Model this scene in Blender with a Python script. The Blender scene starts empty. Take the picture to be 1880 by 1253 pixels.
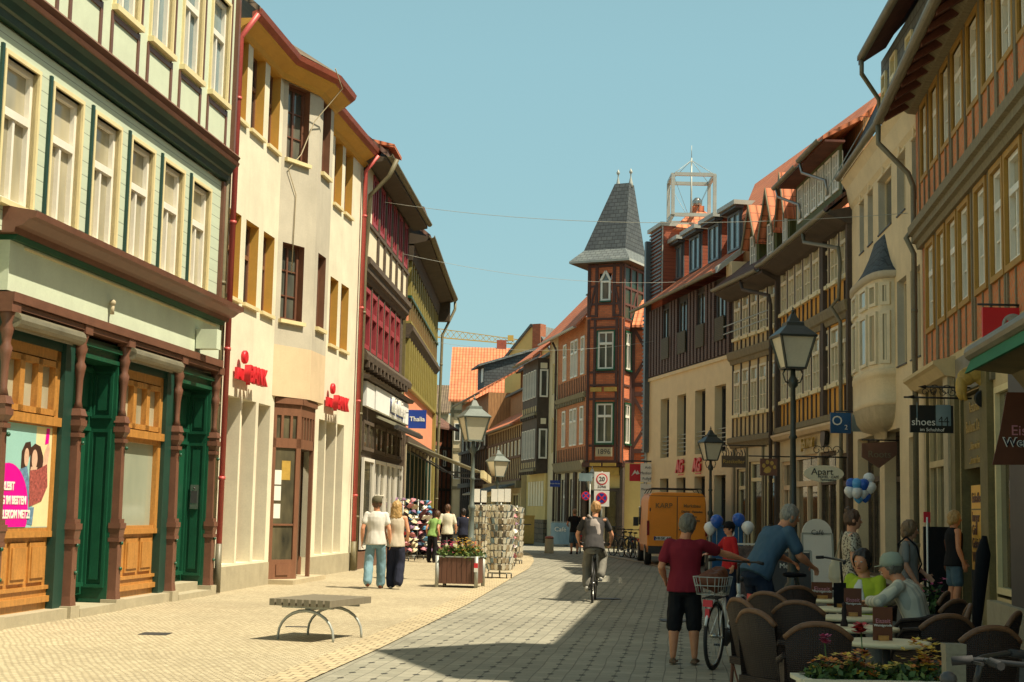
import bpy, bmesh, math, random
from mathutils import Vector, Matrix, noise
V = Vector
random.seed(7)
SC = bpy.context.scene
COL = SC.collection
rad = math.radians
# ------------------------------------------------------------------ camera
FPX, CH, YH, ROLL = 2700.0, 1.6, 939.0, 0.0215      # focal in px of the 1880 px wide photo, eye height, horizon row, roll
PITCH = math.atan((YH - 626.5) / FPX)
FWD = V((0, math.cos(PITCH), math.sin(PITCH)))
_r0, _u0 = V((1, 0, 0)), V((0, -math.sin(PITCH), math.cos(PITCH)))
RGT = _r0 * math.cos(ROLL) + _u0 * math.sin(ROLL)
UPV = _u0 * math.cos(ROLL) - _r0 * math.sin(ROLL)
CAM = V((0, 0, CH))
cd = bpy.data.cameras.new('camera'); cam = bpy.data.objects.new('camera', cd); COL.objects.link(cam)
cd.sensor_width = 36; cd.lens = FPX / 1880 * 36; cd.clip_end = 2000; cd.clip_start = .05
cam.matrix_world = Matrix(((RGT.x, UPV.x, -FWD.x, 0), (RGT.y, UPV.y, -FWD.y, 0), (RGT.z, UPV.z, -FWD.z, CH), (0, 0, 0, 1)))
SC.camera = cam
# ------------------------------------------------------------------ world, sun, exposure
SC.view_settings.view_transform = 'Standard'; SC.view_settings.look = 'None'
SC.view_settings.exposure = 0.64; SC.view_settings.gamma = 1
SUN_AZ, SUN_EL = math.atan2(.8, -.42), rad(59.5)
W = bpy.data.worlds.new('World'); SC.world = W; W.use_nodes = True
nt = W.node_tree; bg = nt.nodes['Background']
sky = nt.nodes.new('ShaderNodeTexSky'); sky.sky_type = 'NISHITA'; sky.sun_disc = False
sky.sun_elevation = SUN_EL; sky.sun_rotation = SUN_AZ; sky.air_density = 1.0; sky.dust_density = 1.6; sky.ozone_density = 1.2
tint = nt.nodes.new('ShaderNodeMix'); tint.data_type = 'RGBA'; tint.blend_type = 'MULTIPLY'; tint.inputs[0].default_value = 1
tint.inputs[7].default_value = (1.25, 1.15, .75, 1)
base = nt.nodes.new('ShaderNodeMix'); base.data_type = 'RGBA'; base.inputs[0].default_value = .62; base.inputs[7].default_value = (2.98, 5.65, 6.5, 1)
_tc = nt.nodes.new('ShaderNodeTexCoord'); _sp = nt.nodes.new('ShaderNodeSeparateXYZ'); _mr = nt.nodes.new('ShaderNodeMapRange')   # hazy near the horizon, deeper towards the zenith
nt.links.new(_tc.outputs['Generated'], _sp.inputs[0]); nt.links.new(_sp.outputs[2], _mr.inputs[0])
for _i, _x in ((1, .30), (2, .85), (3, .66), (4, .10)): _mr.inputs[_i].default_value = _x
nt.links.new(_mr.outputs[0], base.inputs[0])
nt.links.new(sky.outputs[0], tint.inputs[6]); nt.links.new(tint.outputs[2], base.inputs[6]); nt.links.new(base.outputs[2], bg.inputs[0])
bg.inputs[1].default_value = 0.075
sd = bpy.data.lights.new('sun', 'SUN'); so = bpy.data.objects.new('sun', sd); COL.objects.link(so)
sd.energy = 5.0; sd.angle = rad(.5); sd.color = (1.0, .89, .69)
SUND = V((math.sin(SUN_AZ) * math.cos(SUN_EL), math.cos(SUN_AZ) * math.cos(SUN_EL), math.sin(SUN_EL)))
so.rotation_euler = SUND.to_track_quat('Z', 'Y').to_euler(); so.location = (20, -20, 40)

# ------------------------------------------------------------------ pixel -> world
def ray(px, py):
    return (FWD * FPX + RGT * (px - 940) - UPV * (py - 626.5)).normalized()
def ground(px, py, z=0.0):
    r = ray(px, py); k = (z - CH) / r.z
    return CAM + r * k
def at(px, py, d):
    r = ray(px, py); return CAM + r * (d / r.y)

class Fr:
    """vertical facade frame: u along, v outward, z up"""
    def __init__(s, A, B, side=1):
        s.A = V((A[0], A[1], 0)); B = V((B[0], B[1], 0)); s.L = (B - s.A).length
        s.t = (B - s.A).normalized(); s.n = V((s.t.y, -s.t.x, 0)) * side
    def p(s, u, v, z): return s.A + s.t * u + s.n * v + V((0, 0, z))
    def uz(s, px, py, v=0):
        r = ray(px, py); k = (s.A + s.n * v - CAM).dot(s.n) / r.dot(s.n)
        q = CAM + r * k; return ((q - s.A).dot(s.t), q.z)
    def u(s, px, py, v=0): return s.uz(px, py, v)[0]
    def z(s, px, py, v=0): return s.uz(px, py, v)[1]
    def turned(s, u, v, ang):
        """a new frame whose origin sits at (u,v) turned by ang"""
        f = Fr.__new__(Fr); f.A = s.p(u, v, 0); c, q = math.cos(ang), math.sin(ang)
        f.t = s.t * c + s.n * q; f.n = s.n * c - s.t * q; f.L = 1; return f
class Loc(Fr):
    """plain local frame (x, y, z) -> for movable things"""
    def __init__(s): s.A = V((0, 0, 0)); s.t = V((1, 0, 0)); s.n = V((0, 1, 0)); s.L = 1
LOC = Loc()

# ------------------------------------------------------------------ materials
MATS = {}
def new_mat(name):
    m = bpy.data.materials.new(name); m.use_nodes = True; MATS[name] = m
    return m, m.node_tree, m.node_tree.nodes['Principled BSDF']
def N(t, k, **kw):
    n = t.nodes.new('ShaderNode' + k)
    for a, b in kw.items(): setattr(n, a, b)
    return n
def c4(c): return (c[0], c[1], c[2], 1)
def mixc(t, fac, a, b, blend='MIX'):
    n = N(t, 'Mix', data_type='RGBA', blend_type=blend)
    for i, x in ((0, fac), (6, a), (7, b)):
        if isinstance(x, (int, float)): n.inputs[i].default_value = x
        elif isinstance(x, tuple): n.inputs[i].default_value = c4(x)
        else: t.links.new(x, n.inputs[i])
    return n.outputs[2]
def mth(t, op, a, b=None):
    n = N(t, 'Math', operation=op)
    for i, x in ((0, a), (1, b)):
        if x is None: continue
        if isinstance(x, (int, float)): n.inputs[i].default_value = x
        else: t.links.new(x, n.inputs[i])
    return n.outputs[0]
def uvmap(t, sc=(1, 1, 1), rot=0):
    c = N(t, 'TexCoord'); m = N(t, 'Mapping'); t.links.new(c.outputs['UV'], m.inputs[0])
    m.inputs['Scale'].default_value = sc; m.inputs['Rotation'].default_value = (0, 0, rot); return m.outputs[0]
def gen(t, sc=(1, 1, 1)):
    c = N(t, 'TexCoord'); m = N(t, 'Mapping'); t.links.new(c.outputs['Object'], m.inputs[0])
    m.inputs['Scale'].default_value = sc; return m.outputs[0]
def nz(t, vec, s, det=4, rough=.6):
    n = N(t, 'TexNoise'); n.inputs['Scale'].default_value = s; n.inputs['Detail'].default_value = det
    n.inputs['Roughness'].default_value = rough; t.links.new(vec, n.inputs['Vector']); return n.outputs[0]
def rampf(t, fac, lo, hi):
    n = N(t, 'MapRange'); t.links.new(fac, n.inputs[0]); n.inputs[1].default_value = lo; n.inputs[2].default_value = hi
    return n.outputs[0]
def bump(t, b, h, strength=.3, dist=.01):
    n = N(t, 'Bump'); n.inputs['Strength'].default_value = strength; n.inputs['Distance'].default_value = dist
    t.links.new(h, n.inputs['Height']); t.links.new(n.outputs[0], b.inputs['Normal'])
def plain(name, col, rough=.6, var=.18, sc=2.5, bmp=.25, bsc=40, metal=0, stretch=None, dirt=.0, spec=None):
    """painted / plastered / woven surface: uneven tone, fine bump, optional streaks"""
    m, t, b = new_mat(name)
    vec = uvmap(t, stretch or (1, 1, 1))
    n1 = nz(t, vec, sc, 5, .65)
    dark = tuple(c * (1 - var) for c in col); lite = tuple(min(1, c * (1 + var * .6)) for c in col)
    c = mixc(t, rampf(t, n1, .3, .7), dark, lite)
    if dirt:
        n2 = nz(t, uvmap(t, (1.5, .18, 1)), 1.3, 5, .7)
        c = mixc(t, mth(t, 'MULTIPLY', rampf(t, n2, .5, .8), dirt), c, tuple(x * .45 for x in (col[0], col[1] * .93, col[2] * .85)))
    n3 = rampf(t, nz(t, uvmap(t), 28, 4, .75), .3, .7)
    c = mixc(t, n3, mixc(t, 1.0, c, (1 - var * .9,) * 3, 'MULTIPLY'), c)
    t.links.new(c, b.inputs['Base Color'])
    b.inputs['Roughness'].default_value = rough; b.inputs['Metallic'].default_value = metal
    if spec is not None: b.inputs['Specular IOR Level'].default_value = spec
    if bmp: bump(t, b, nz(t, vec, bsc, 3, .6), bmp, .004)
    return m
def bricks(name, c1, c2, mortar, w=.25, h=.075, ms=.012, rough=.85, bmp=.4, offs=.5, rot=0, var=.3, wob=0.0):
    m, t, b = new_mat(name); vec = uvmap(t, (1, 1, 1), rot)
    if wob:
        nn = N(t, 'TexNoise'); nn.inputs['Scale'].default_value = 1.7; t.links.new(vec, nn.inputs['Vector'])
        va = N(t, 'VectorMath', operation='SCALE'); va.inputs['Scale'].default_value = wob; t.links.new(nn.outputs['Color'], va.inputs[0])
        vb = N(t, 'VectorMath', operation='ADD'); t.links.new(vec, vb.inputs[0]); t.links.new(va.outputs[0], vb.inputs[1]); vec = vb.outputs[0]
    k = N(t, 'TexBrick'); t.links.new(vec, k.inputs['Vector']); k.offset = offs
    for i, x in (('Color1', c1), ('Color2', c2), ('Mortar', mortar)): k.inputs[i].default_value = c4(x)
    k.inputs['Scale'].default_value = 1; k.inputs['Brick Width'].default_value = w; k.inputs['Row Height'].default_value = h
    k.inputs['Mortar Size'].default_value = ms; k.inputs['Mortar Smooth'].default_value = .3; k.inputs['Bias'].default_value = 0
    n1 = rampf(t, nz(t, uvmap(t), 1.1, 5, .7), .25, .75)
    c = mixc(t, n1, k.outputs[0], mixc(t, 1.0, k.outputs[0], (1 - var, 1 - var, 1 - var), 'MULTIPLY'))
    t.links.new(c, b.inputs['Base Color']); b.inputs['Roughness'].default_value = rough
    bump(t, b, mth(t, 'SUBTRACT', 1.0, k.outputs['Fac']), bmp, .012)
    return m
def planks(name, col, w=.14, rough=.6, var=.25, horiz=True, gap=.05, bmp=.5):
    """boards / clapboards: dark joint lines every w metres"""
    m, t, b = new_mat(name); vec = uvmap(t)
    sp = N(t, 'SeparateXYZ'); t.links.new(vec, sp.inputs[0]); ax = sp.outputs[1 if horiz else 0]
    s = mth(t, 'DIVIDE', ax, w); f = mth(t, 'FRACT', s)
    line = mth(t, 'LESS_THAN', f, gap)
    n1 = rampf(t, nz(t, uvmap(t, (.6, 6, 1) if horiz else (6, .6, 1)), 3, 4), .3, .7)
    wn = N(t, 'TexWhiteNoise', noise_dimensions='1D'); t.links.new(mth(t, 'FLOOR', s), wn.inputs['W'])
    c = mixc(t, n1, tuple(x * (1 - var) for x in col), col)
    c = mixc(t, mth(t, 'MULTIPLY', wn.outputs[0], var * 1.2), c, tuple(x * .55 for x in col))
    c = mixc(t, line, c, tuple(x * .35 for x in col))
    t.links.new(c, b.inputs['Base Color']); b.inputs['Roughness'].default_value = rough
    bump(t, b, mth(t, 'SUBTRACT', f, mth(t, 'MULTIPLY', line, 1.0)), bmp, .012)
    return m
def pantile(name, c1, c2, tw=.22, th=.33, dark=.35, bmp=.8, var=.4, wave=True):
    """roof tiles: rows th along the slope, rolls tw across"""
    m, t, b = new_mat(name); vec = uvmap(t)
    k = N(t, 'TexBrick'); t.links.new(vec, k.inputs['Vector']); k.offset = 0 if wave else .5
    k.inputs['Color1'].default_value = c4(c1); k.inputs['Color2'].default_value = c4(c2)
    k.inputs['Mortar'].default_value = c4(tuple(x * dark for x in c1))
    k.inputs['Scale'].default_value = 1; k.inputs['Brick Width'].default_value = tw; k.inputs['Row Height'].default_value = th
    k.inputs['Mortar Size'].default_value = .022; k.inputs['Mortar Smooth'].default_value = .6
    n1 = rampf(t, nz(t, vec, .9, 5, .7), .3, .75)
    c = mixc(t, n1, k.outputs[0], mixc(t, 1.0, k.outputs[0], (1 - var, 1 - var, 1 - var * .8), 'MULTIPLY'))
    t.links.new(c, b.inputs['Base Color']); b.inputs['Roughness'].default_value = .75
    sp = N(t, 'SeparateXYZ'); t.links.new(vec, sp.inputs[0])
    w = mth(t, 'SINE', mth(t, 'MULTIPLY', sp.outputs[0], math.tau / tw))
    r = mth(t, 'FRACT', mth(t, 'DIVIDE', sp.outputs[1], th))
    h = mth(t, 'SUBTRACT', mth(t, 'MULTIPLY', w, .5 if wave else 0.0), r)
    bump(t, b, h, bmp, .03)
    return m
def glass(name, col=(.03, .035, .035), rough=.06, curtain=None, cs=1.3):
    m, t, b = new_mat(name)
    n1 = rampf(t, nz(t, uvmap(t, (1, .35, 1)), cs, 3), .35, .65)
    c = mixc(t, n1, col, curtain or tuple(x * 2.2 for x in col))
    t.links.new(c, b.inputs['Base Color']); b.inputs['Roughness'].default_value = rough
    b.inputs['IOR'].default_value = 1.5; b.inputs['Specular IOR Level'].default_value = .45 if name == 'glass_curtain' else .9
    bump(t, b, nz(t, uvmap(t), 1.2, 2), .12, .01)
    return m

# ------------------------------------------------------------------ mesh builder
class MB:
    def __init__(s, F=None): s.v = []; s.f = []; s.m = []; s.ms = []; s.cur = 0; s.F = F or LOC; s.sm = False; s.smf = []
    def mat(s, m):
        if isinstance(m, str): m = MATS[m]
        if m not in s.ms: s.ms.append(m)
        s.cur = s.ms.index(m); return s
    def add(s, vs, fs, smooth=None):
        b = len(s.v); s.v += [V(x) for x in vs]
        for f in fs: s.f.append(tuple(b + i for i in f)); s.m.append(s.cur); s.smf.append(s.sm if smooth is None else smooth)
        return s
    def hexa(s, P):
        return s.add(P, [(0, 3, 2, 1), (4, 5, 6, 7), (0, 1, 5, 4), (1, 2, 6, 5), (2, 3, 7, 6), (3, 0, 4, 7)])
    def box(s, u0, u1, v0, v1, z0, z1, F=None):
        F = F or s.F; q = F.p
        return s.hexa([q(u0, v0, z0), q(u1, v0, z0), q(u1, v1, z0), q(u0, v1, z0), q(u0, v0, z1), q(u1, v0, z1), q(u1, v1, z1), q(u0, v1, z1)])
    def beam(s, a, b, w, d0, d1, F=None):
        """timber in the facade plane from (u,z) a to b, width w, v from d0 to d1"""
        F = F or s.F; a = V(a); b = V(b); t = (b - a).normalized(); n = V((-t.y, t.x)) * w / 2
        c = [a - n, b - n, b + n, a + n]
        return s.hexa([F.p(x.x, d0, x.y) for x in c] + [F.p(x.x, d1, x.y) for x in c])
    def bar(s, a, b, w, h, up=V((0, 0, 1))):
        """square bar between 3D points"""
        a = V(a); b = V(b); t = (b - a).normalized(); x = t.cross(up)
        if x.length < 1e-3: x = t.cross(V((1, 0, 0)))
        x.normalize(); y = x.cross(t); x = x * w / 2; y = y * h / 2
        return s.hexa([a - x - y, a + x - y, a + x + y, a - x + y, b - x - y, b + x - y, b + x + y, b - x + y])
    def ext(s, prof, u0, u1, F=None, z=0):
        """profile [(v,z)] swept from u0 to u1"""
        F = F or s.F; n = len(prof)
        P = [F.p(u0, a, b + z) for a, b in prof] + [F.p(u1, a, b + z) for a, b in prof]
        return s.add(P, [(i, (i + 1) % n, n + (i + 1) % n, n + i) for i in range(n)] + [tuple(range(n - 1, -1, -1)), tuple(range(n, 2 * n))])
    def prism(s, pts, vec):
        n = len(pts); vec = V(vec); P = [V(p) for p in pts] + [V(p) + vec for p in pts]
        return s.add(P, [(i, (i + 1) % n, n + (i + 1) % n, n + i) for i in range(n)] + [tuple(range(n - 1, -1, -1)), tuple(range(n, 2 * n))])
    def poly(s, pts): return s.add(pts, [tuple(range(len(pts)))])
    def plate(s, uz, v0, v1, F=None):
        """polygon in the facade plane [(u,z)] with thickness v0..v1"""
        F = F or s.F; return s.prism([F.p(a, v0, b) for a, b in uz], F.n * (v1 - v0))
    def tube(s, pts, r, n=8, closed=False, caps=True):
        pts = [V(p) for p in pts]; k = len(pts); rr = r if isinstance(r, (list, tuple)) else [r] * k
        up = V((0, 0, 1)); prev = None; vs = []
        for i, p in enumerate(pts):
            if closed: t = (pts[(i + 1) % k] - pts[i - 1]).normalized()
            else: t = (pts[min(i + 1, k - 1)] - pts[max(i - 1, 0)]).normalized()
            if prev is None:
                x = t.cross(up)
                if x.length < .05: x = t.cross(V((0, 1, 0)))
            else: x = prev - t * prev.dot(t)
            x.normalize(); prev = x; y = t.cross(x)
            vs += [p + (x * math.cos(a * math.tau / n) + y * math.sin(a * math.tau / n)) * rr[i] for a in range(n)]
        fs = []
        for i in range(k if closed else k - 1):
            j = (i + 1) % k
            fs += [(i * n + a, i * n + (a + 1) % n, j * n + (a + 1) % n, j * n + a) for a in range(n)]
        s.add(vs, fs, True)
        if not closed and caps:
            b = len(s.v) - len(vs)
            s.f.append(tuple(b + a for a in range(n - 1, -1, -1))); s.f.append(tuple(b + (k - 1) * n + a for a in range(n)))
            s.m += [s.cur] * 2; s.smf += [False] * 2
        return s
    def cyl(s, a, b, r0, r1=None, n=12): return s.tube([a, b], [r0, r0 if r1 is None else r1], n)
    def lathe(s, prof, n=16, c=(0, 0, 0), sx=1, sy=1, a0=0.0, smooth=True, T=None):
        """profile [(r,z)] turned about z through c"""
        c = V(c); k = len(prof)
        vs = [V((r * sx * math.cos(a0 + a * math.tau / n), r * sy * math.sin(a0 + a * math.tau / n), z)) for r, z in prof for a in range(n)]
        vs = [(T @ x if T else x) + c for x in vs]
        fs = [(i * n + a, i * n + (a + 1) % n, (i + 1) * n + (a + 1) % n, (i + 1) * n + a) for i in range(k - 1) for a in range(n)]
        s.add(vs, fs, smooth)
        b = len(s.v) - len(vs)
        s.f.append(tuple(b + a for a in range(n - 1, -1, -1))); s.f.append(tuple(b + (k - 1) * n + a for a in range(n)))
        s.m += [s.cur] * 2; s.smf += [False] * 2
        return s
    def ball(s, c, rx, ry=None, rz=None, n=12, k=8, T=None):
        ry = rx if ry is None else ry; rz = rx if rz is None else rz
        prof = [(math.sin(math.pi * i / k) + 1e-4, -math.cos(math.pi * i / k) * rz) for i in range(k + 1)]
        return s.lathe(prof, n, c, rx, ry, T=T)
    def build(s, name, parent=None, origin=None, link=True):
        """ONE mesh object; world coordinates are kept when the parent is an Empty at parent.location"""
        o3 = V(origin) if origin is not None else (s.org(parent) if parent else V((0, 0, 0)))
        me = bpy.data.meshes.new(name)
        me.from_pydata([tuple(x - o3) for x in s.v], [], s.f)
        for m in s.ms: me.materials.append(m)
        me.polygons.foreach_set('material_index', s.m)
        me.polygons.foreach_set('use_smooth', s.smf)
        uvl = me.uv_layers.new(name='UVMap'); F = s.F; dat = uvl.data
        vv = s.v
        for p in me.polygons:
            Nn = p.normal; T = F.t - Nn * F.t.dot(Nn)
            if T.length < .5: T = F.n - Nn * F.n.dot(Nn)
            if T.length < 1e-4: T = V((1, 0, 0))
            T.normalize(); B = Nn.cross(T)
            if B.z < -.01: B = -B
            for li, vi in zip(p.loop_indices, p.vertices):
                q = vv[vi] - F.A; dat[li].uv = (q.dot(T), q.dot(B))
        me.update()
        o = bpy.data.objects.new(name, me)
        if link: COL.objects.link(o)
        if parent: o.parent = parent
        if origin is not None: o.location = o3 - (s.org(parent) if parent else V((0, 0, 0)))
        return o
    @staticmethod
    def org(o):
        q = V((0, 0, 0))
        while o: q = q + o.location; o = o.parent
        return q
def tag(o, label=None, cat=None, group=None, kind=None):
    for k, x in (('label', label), ('category', cat), ('group', group), ('kind', kind)):
        if x: o[k] = x
    return o
def thing(name, label, cat, loc=(0, 0, 0), rz=0, group=None):
    o = bpy.data.objects.new(name, None); COL.objects.link(o); o.location = loc; o.rotation_euler = (0, 0, rz)
    o.empty_display_size = .2
    return tag(o, label, cat, group)
def lpart(mb, name, parent):
    """part of a thing built in LOCAL coordinates"""
    o = mb.build(name, None); o.parent = parent; return o
def kids(o): return [c for c in bpy.data.objects if c.parent == o]
def dup(o, loc=None, rz=None, label=None, parent=None, ch=None):
    if ch is None:
        ch = {}
        for c in bpy.data.objects:
            if c.parent: ch.setdefault(c.parent.name, []).append(c)
    c = o.copy(); COL.objects.link(c)
    if parent: c.parent = parent
    if loc is not None: c.location = loc
    if rz is not None: c.rotation_euler = (0, 0, rz)
    if label: c['label'] = label
    for k in ch.get(o.name, []): dup(k, parent=c, ch=ch)
    return c
def text(body, F, u, z, size, mat, parent, v=.01, align='CENTER', name='lettering', sx=1.0, ex=.004, bold=0, shear=0):
    """lettering lying in the facade plane of F, reading along +t when seen from +n, or along -t"""
    c = bpy.data.curves.new(name, 'FONT'); c.body = body; c.size = size; c.align_x = align; c.align_y = 'CENTER'
    c.extrude = ex; c.offset = bold; c.shear = shear; c.resolution_u = 3
    o = bpy.data.objects.new(name, c); COL.objects.link(o); c.materials.append(MATS[mat])
    n = F.n; t = n.cross(V((0, 0, 1))) * -1
    P = F.p(u, v, z) - (MB.org(parent) if parent else V((0, 0, 0)))
    bpy.context.view_layer.update()
    me = bpy.data.meshes.new_from_object(o.evaluated_get(bpy.context.evaluated_depsgraph_get()))
    me.transform(Matrix(((t.x * sx, 0, n.x, P.x), (t.y * sx, 0, n.y, P.y), (0, 1, 0, P.z), (0, 0, 0, 1))))
    o2 = bpy.data.objects.new(name, me); COL.objects.link(o2)
    bpy.data.objects.remove(o); bpy.data.curves.remove(c); o2.parent = parent; return o2

def wall(mb, F, u0, u1, z0, z1, holes=(), v=0, depth=.15, wm=None, rm=None):
    """flat wall with real openings [(ua,ub,za,zb)] and reveals"""
    us = sorted({u0, u1, *[max(u0, min(u1, h[i])) for h in holes for i in (0, 1)]})
    zs = sorted({z0, z1, *[max(z0, min(z1, h[i])) for h in holes for i in (2, 3)]})
    if wm: mb.mat(wm)
    for a, b in zip(us, us[1:]):
        run = None
        for c, d in zip(zs, zs[1:]):
            mu, mz = (a + b) / 2, (c + d) / 2
            solid = not any(h[0] < mu < h[1] and h[2] < mz < h[3] for h in holes)
            if solid: mb.poly([F.p(a, v, c), F.p(b, v, c), F.p(b, v, d), F.p(a, v, d)])
    if rm: mb.mat(rm)
    for a, b, c, d in [h[:4] for h in holes]:
        q = F.p
        mb.poly([q(a, v, c), q(a, v - depth, c), q(a, v - depth, d), q(a, v, d)])
        mb.poly([q(b, v, c), q(b, v, d), q(b, v - depth, d), q(b, v - depth, c)])
        mb.poly([q(a, v, d), q(a, v - depth, d), q(b, v - depth, d), q(b, v, d)])
        mb.poly([q(a, v, c), q(b, v, c), q(b, v - depth, c), q(a, v - depth, c)])
    return mb

def window(root, F, u0, u1, z0, z1, v=0, fw=.06, fm='white_paint', gm='glass', tr=None, vb=(), vb_top=None, hb=(), fd=.05, sill=None, bw=None, name='window', casing=None):
    """v is the glass plane.  tr: transom height fraction; vb: mullions below the transom (fractions); hb: glazing bars (fractions)"""
    m = MB(F); m.mat(fm); bw = bw or fw * .8
    if casing:
        cw, cm, cv = casing; m.mat(cm)
        m.box(u0 - cw, u0, v - .02, cv, z0 - cw, z1 + cw); m.box(u1, u1 + cw, v - .02, cv, z0 - cw, z1 + cw)
        m.box(u0, u1, v - .02, cv, z1, z1 + cw); m.box(u0, u1, v - .02, cv, z0 - cw, z0); m.mat(fm)
    a, b, c, d = u0, u1, z0, z1; f0, f1 = v - .01, v + fd
    m.box(a, a + fw, f0, f1, c, d); m.box(b - fw, b, f0, f1, c, d)
    m.box(a + fw, b - fw, f0, f1, c, c + fw); m.box(a + fw, b - fw, f0, f1, d - fw, d)
    zt = d - fw
    if tr:
        zt = c + (d - c) * tr; m.box(a + fw, b - fw, f0, f1 + .015, zt - fw * .7, zt + fw * .7)
        for x in (vb_top if vb_top is not None else ()):
            uu = a + (b - a) * x; m.box(uu - bw / 2, uu + bw / 2, f0, f1 - .008, zt + fw * .7, d - fw)
        zt -= fw * .7
    for x in vb:
        uu = a + (b - a) * x; m.box(uu - bw / 2, uu + bw / 2, f0, f1 - .006, c + fw, zt)
    for y in hb:
        zz = c + (d - c) * y; m.box(a + fw, b - fw, f0, f1 - .02, zz - .014, zz + .014)
    w = m.build(name, root)
    g = MB(F); g.mat(gm); g.box(a + fw * .5, b - fw * .5, v - .03, v + .004, c + fw * .5, d - fw * .5); g.build('pane', w)
    if sill:
        sm, so_, sh = sill[:3]; s_ = MB(F); s_.mat(sm); e = sill[3] if len(sill) > 3 else .05
        s_.box(a - e, b + e, v, so_, c - sh, c - .003); s_.build('sill', w)
    return w
def sweep(mb, F, path, prof, closed_prof=True, caps=True):
    """sweep the profile [(dv,z)] along a facade-plan polyline [(u,v)], mitred; dv is measured outward"""
    n = len(path); k = len(prof); P = []
    for i in range(n):
        ds = []
        for j in (i - 1, i):
            if 0 <= j < n - 1:
                a, b = V(path[j]), V(path[j + 1]); t = (b - a).normalized(); ds.append(V((-t.y, t.x)))
        m = sum(ds, V((0, 0))) / len(ds); m = m / max(.3, m.dot(ds[0])) if m.length else ds[0]
        for dv, z in prof: P.append(F.p(path[i][0] + m.x * dv, path[i][1] + m.y * dv, z))
    fs = []; kk = k if closed_prof else k - 1
    for i in range(n - 1): fs += [(i * k + j, i * k + (j + 1) % k, (i + 1) * k + (j + 1) % k, (i + 1) * k + j) for j in range(kk)]
    if caps and closed_prof: fs += [tuple(range(k - 1, -1, -1)), tuple((n - 1) * k + j for j in range(k))]
    return mb.add(P, fs)
def gutter(root, F, path, z, r=.075, mat='gutter_zinc', name='gutter'):
    """half-round gutter along [(u,v)]"""
    m = MB(F).mat(mat); pr = []
    for i in range(9):
        a = math.pi * i / 8; pr.append((-math.cos(a) * r, z - math.sin(a) * r))
    for i in range(9):
        a = math.pi * (8 - i) / 8; pr.append((-math.cos(a) * r * .85, z - math.sin(a) * r * .8 + .001))
    sweep(m, F, path, pr); return m.build(name, root)
def pipe(root, pts, r=.05, mat='gutter_zinc', name='downpipe', n=8, brackets=True):
    m = MB().mat(mat); m.tube(pts, r, n)
    if brackets:
        for a, b in zip(pts, pts[1:]):
            a = V(a); b = V(b)
            if abs((b - a).normalized().z) > .95:
                L = (b - a).length; q = int(L / 2)
                for i in range(q):
                    c = a + (b - a) * ((i + .5) / max(1, q)); m.cyl(c - V((0, 0, .03)), c + V((0, 0, .03)), r * 1.2, n=n)
    return m.build(name, root)
def roof_slope(root, F, u0, u1, v0, z0, v1, z1, mat, th=.12, name='roof', u0b=None, u1b=None):
    m = MB(F).mat(mat); q = F.p; u0b = u0 if u0b is None else u0b; u1b = u1 if u1b is None else u1b
    m.hexa([q(u0, v0, z0), q(u1, v0, z0), q(u1b, v1, z1), q(u0b, v1, z1), q(u0, v0, z0 + th), q(u1, v0, z0 + th), q(u1b, v1, z1 + th), q(u0b, v1, z1 + th)])
    return m.build(name, root)
# ------------------------------------------------------------------ the place's materials
P_ = plain
P_('mint_render', (.60, .67, .50), .8, .10, 1.2, .3, 60, dirt=.15)
planks('mint_boards', (.58, .66, .50), .2, .6, .10, True, .05, .35)
P_('brown_paint', (.17, .075, .045), .45, .2, 3, .2, 30)
P_('green_paint', (.010, .085, .042), .35, .25, 2, .15, 30)
P_('dark_green_paint', (.013, .055, .038), .45, .25, 2, .15, 30)
P_('white_paint', (.80, .76, .66), .45, .08, 3, .1, 30)
P_('aged_white', (.74, .65, .45), .55, .12, 3, .1, 30)
P_('cream_trim', (.78, .66, .36), .5, .1, 3, .1, 30)
P_('honey_wood', (.52, .24, .055), .4, .3, 2.5, .25, 20, stretch=(6, 1, 1))
P_('sandstone', (.50, .42, .27), .85, .18, 3, .4, 30, dirt=.3)
P_('plinth_stone', (.42, .37, .25), .85, .18, 2, .4, 30, dirt=.3)
P_('cream_render', (.78, .72, .54), .85, .13, 1.0, .6, 60, dirt=.28)
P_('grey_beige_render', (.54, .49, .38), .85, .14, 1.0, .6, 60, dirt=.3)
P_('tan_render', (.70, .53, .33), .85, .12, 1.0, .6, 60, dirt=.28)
P_('ochre_paint', (.60, .33, .055), .7, .12, 2, .25, 40)
P_('dull_ochre', (.40, .22, .035), .7, .15, 2, .25, 40)
P_('rust_gutter', (.36, .09, .05), .5, .25, 2, .2, 20)
P_('red_pipe', (.58, .10, .085), .45, .25, 1.2, .2, 20)
P_('old_pipe', (.20, .17, .09), .6, .3, 3, .2, 20)
P_('door_brown', (.22, .10, .055), .45, .2, 2, .2, 20, stretch=(4, 1, 1))
P_('oxblood_frame', (.36, .045, .055), .5, .2, 3, .2, 20)
P_('old_timber', (.12, .085, .055), .8, .4, 2, .5, 25, stretch=(1, 6, 1))
P_('dark_timber', (.085, .060, .042), .75, .35, 2, .4, 25)
P_('brown_timber', (.13, .065, .04), .7, .3, 2, .4, 25)
P_('red_timber', (.095, .04, .03), .7, .3, 2, .4, 25)
P_('grey_timber', (.24, .20, .115), .8, .3, 2, .5, 25, stretch=(6, 1, 1))
P_('olive_paint', (.33, .27, .07), .55, .25, 2, .25, 25)
P_('olive_timber', (.20, .16, .06), .7, .3, 2, .4, 25)
P_('cream_panel', (.78, .70, .50), .8, .08, 2, .3, 50, dirt=.1)
P_('salmon_panel', (.80, .30, .16), .8, .1, 2, .3, 50, dirt=.1)
P_('beige_panel', (.60, .47, .25), .85, .12, 2, .3, 50, dirt=.2)
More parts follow.
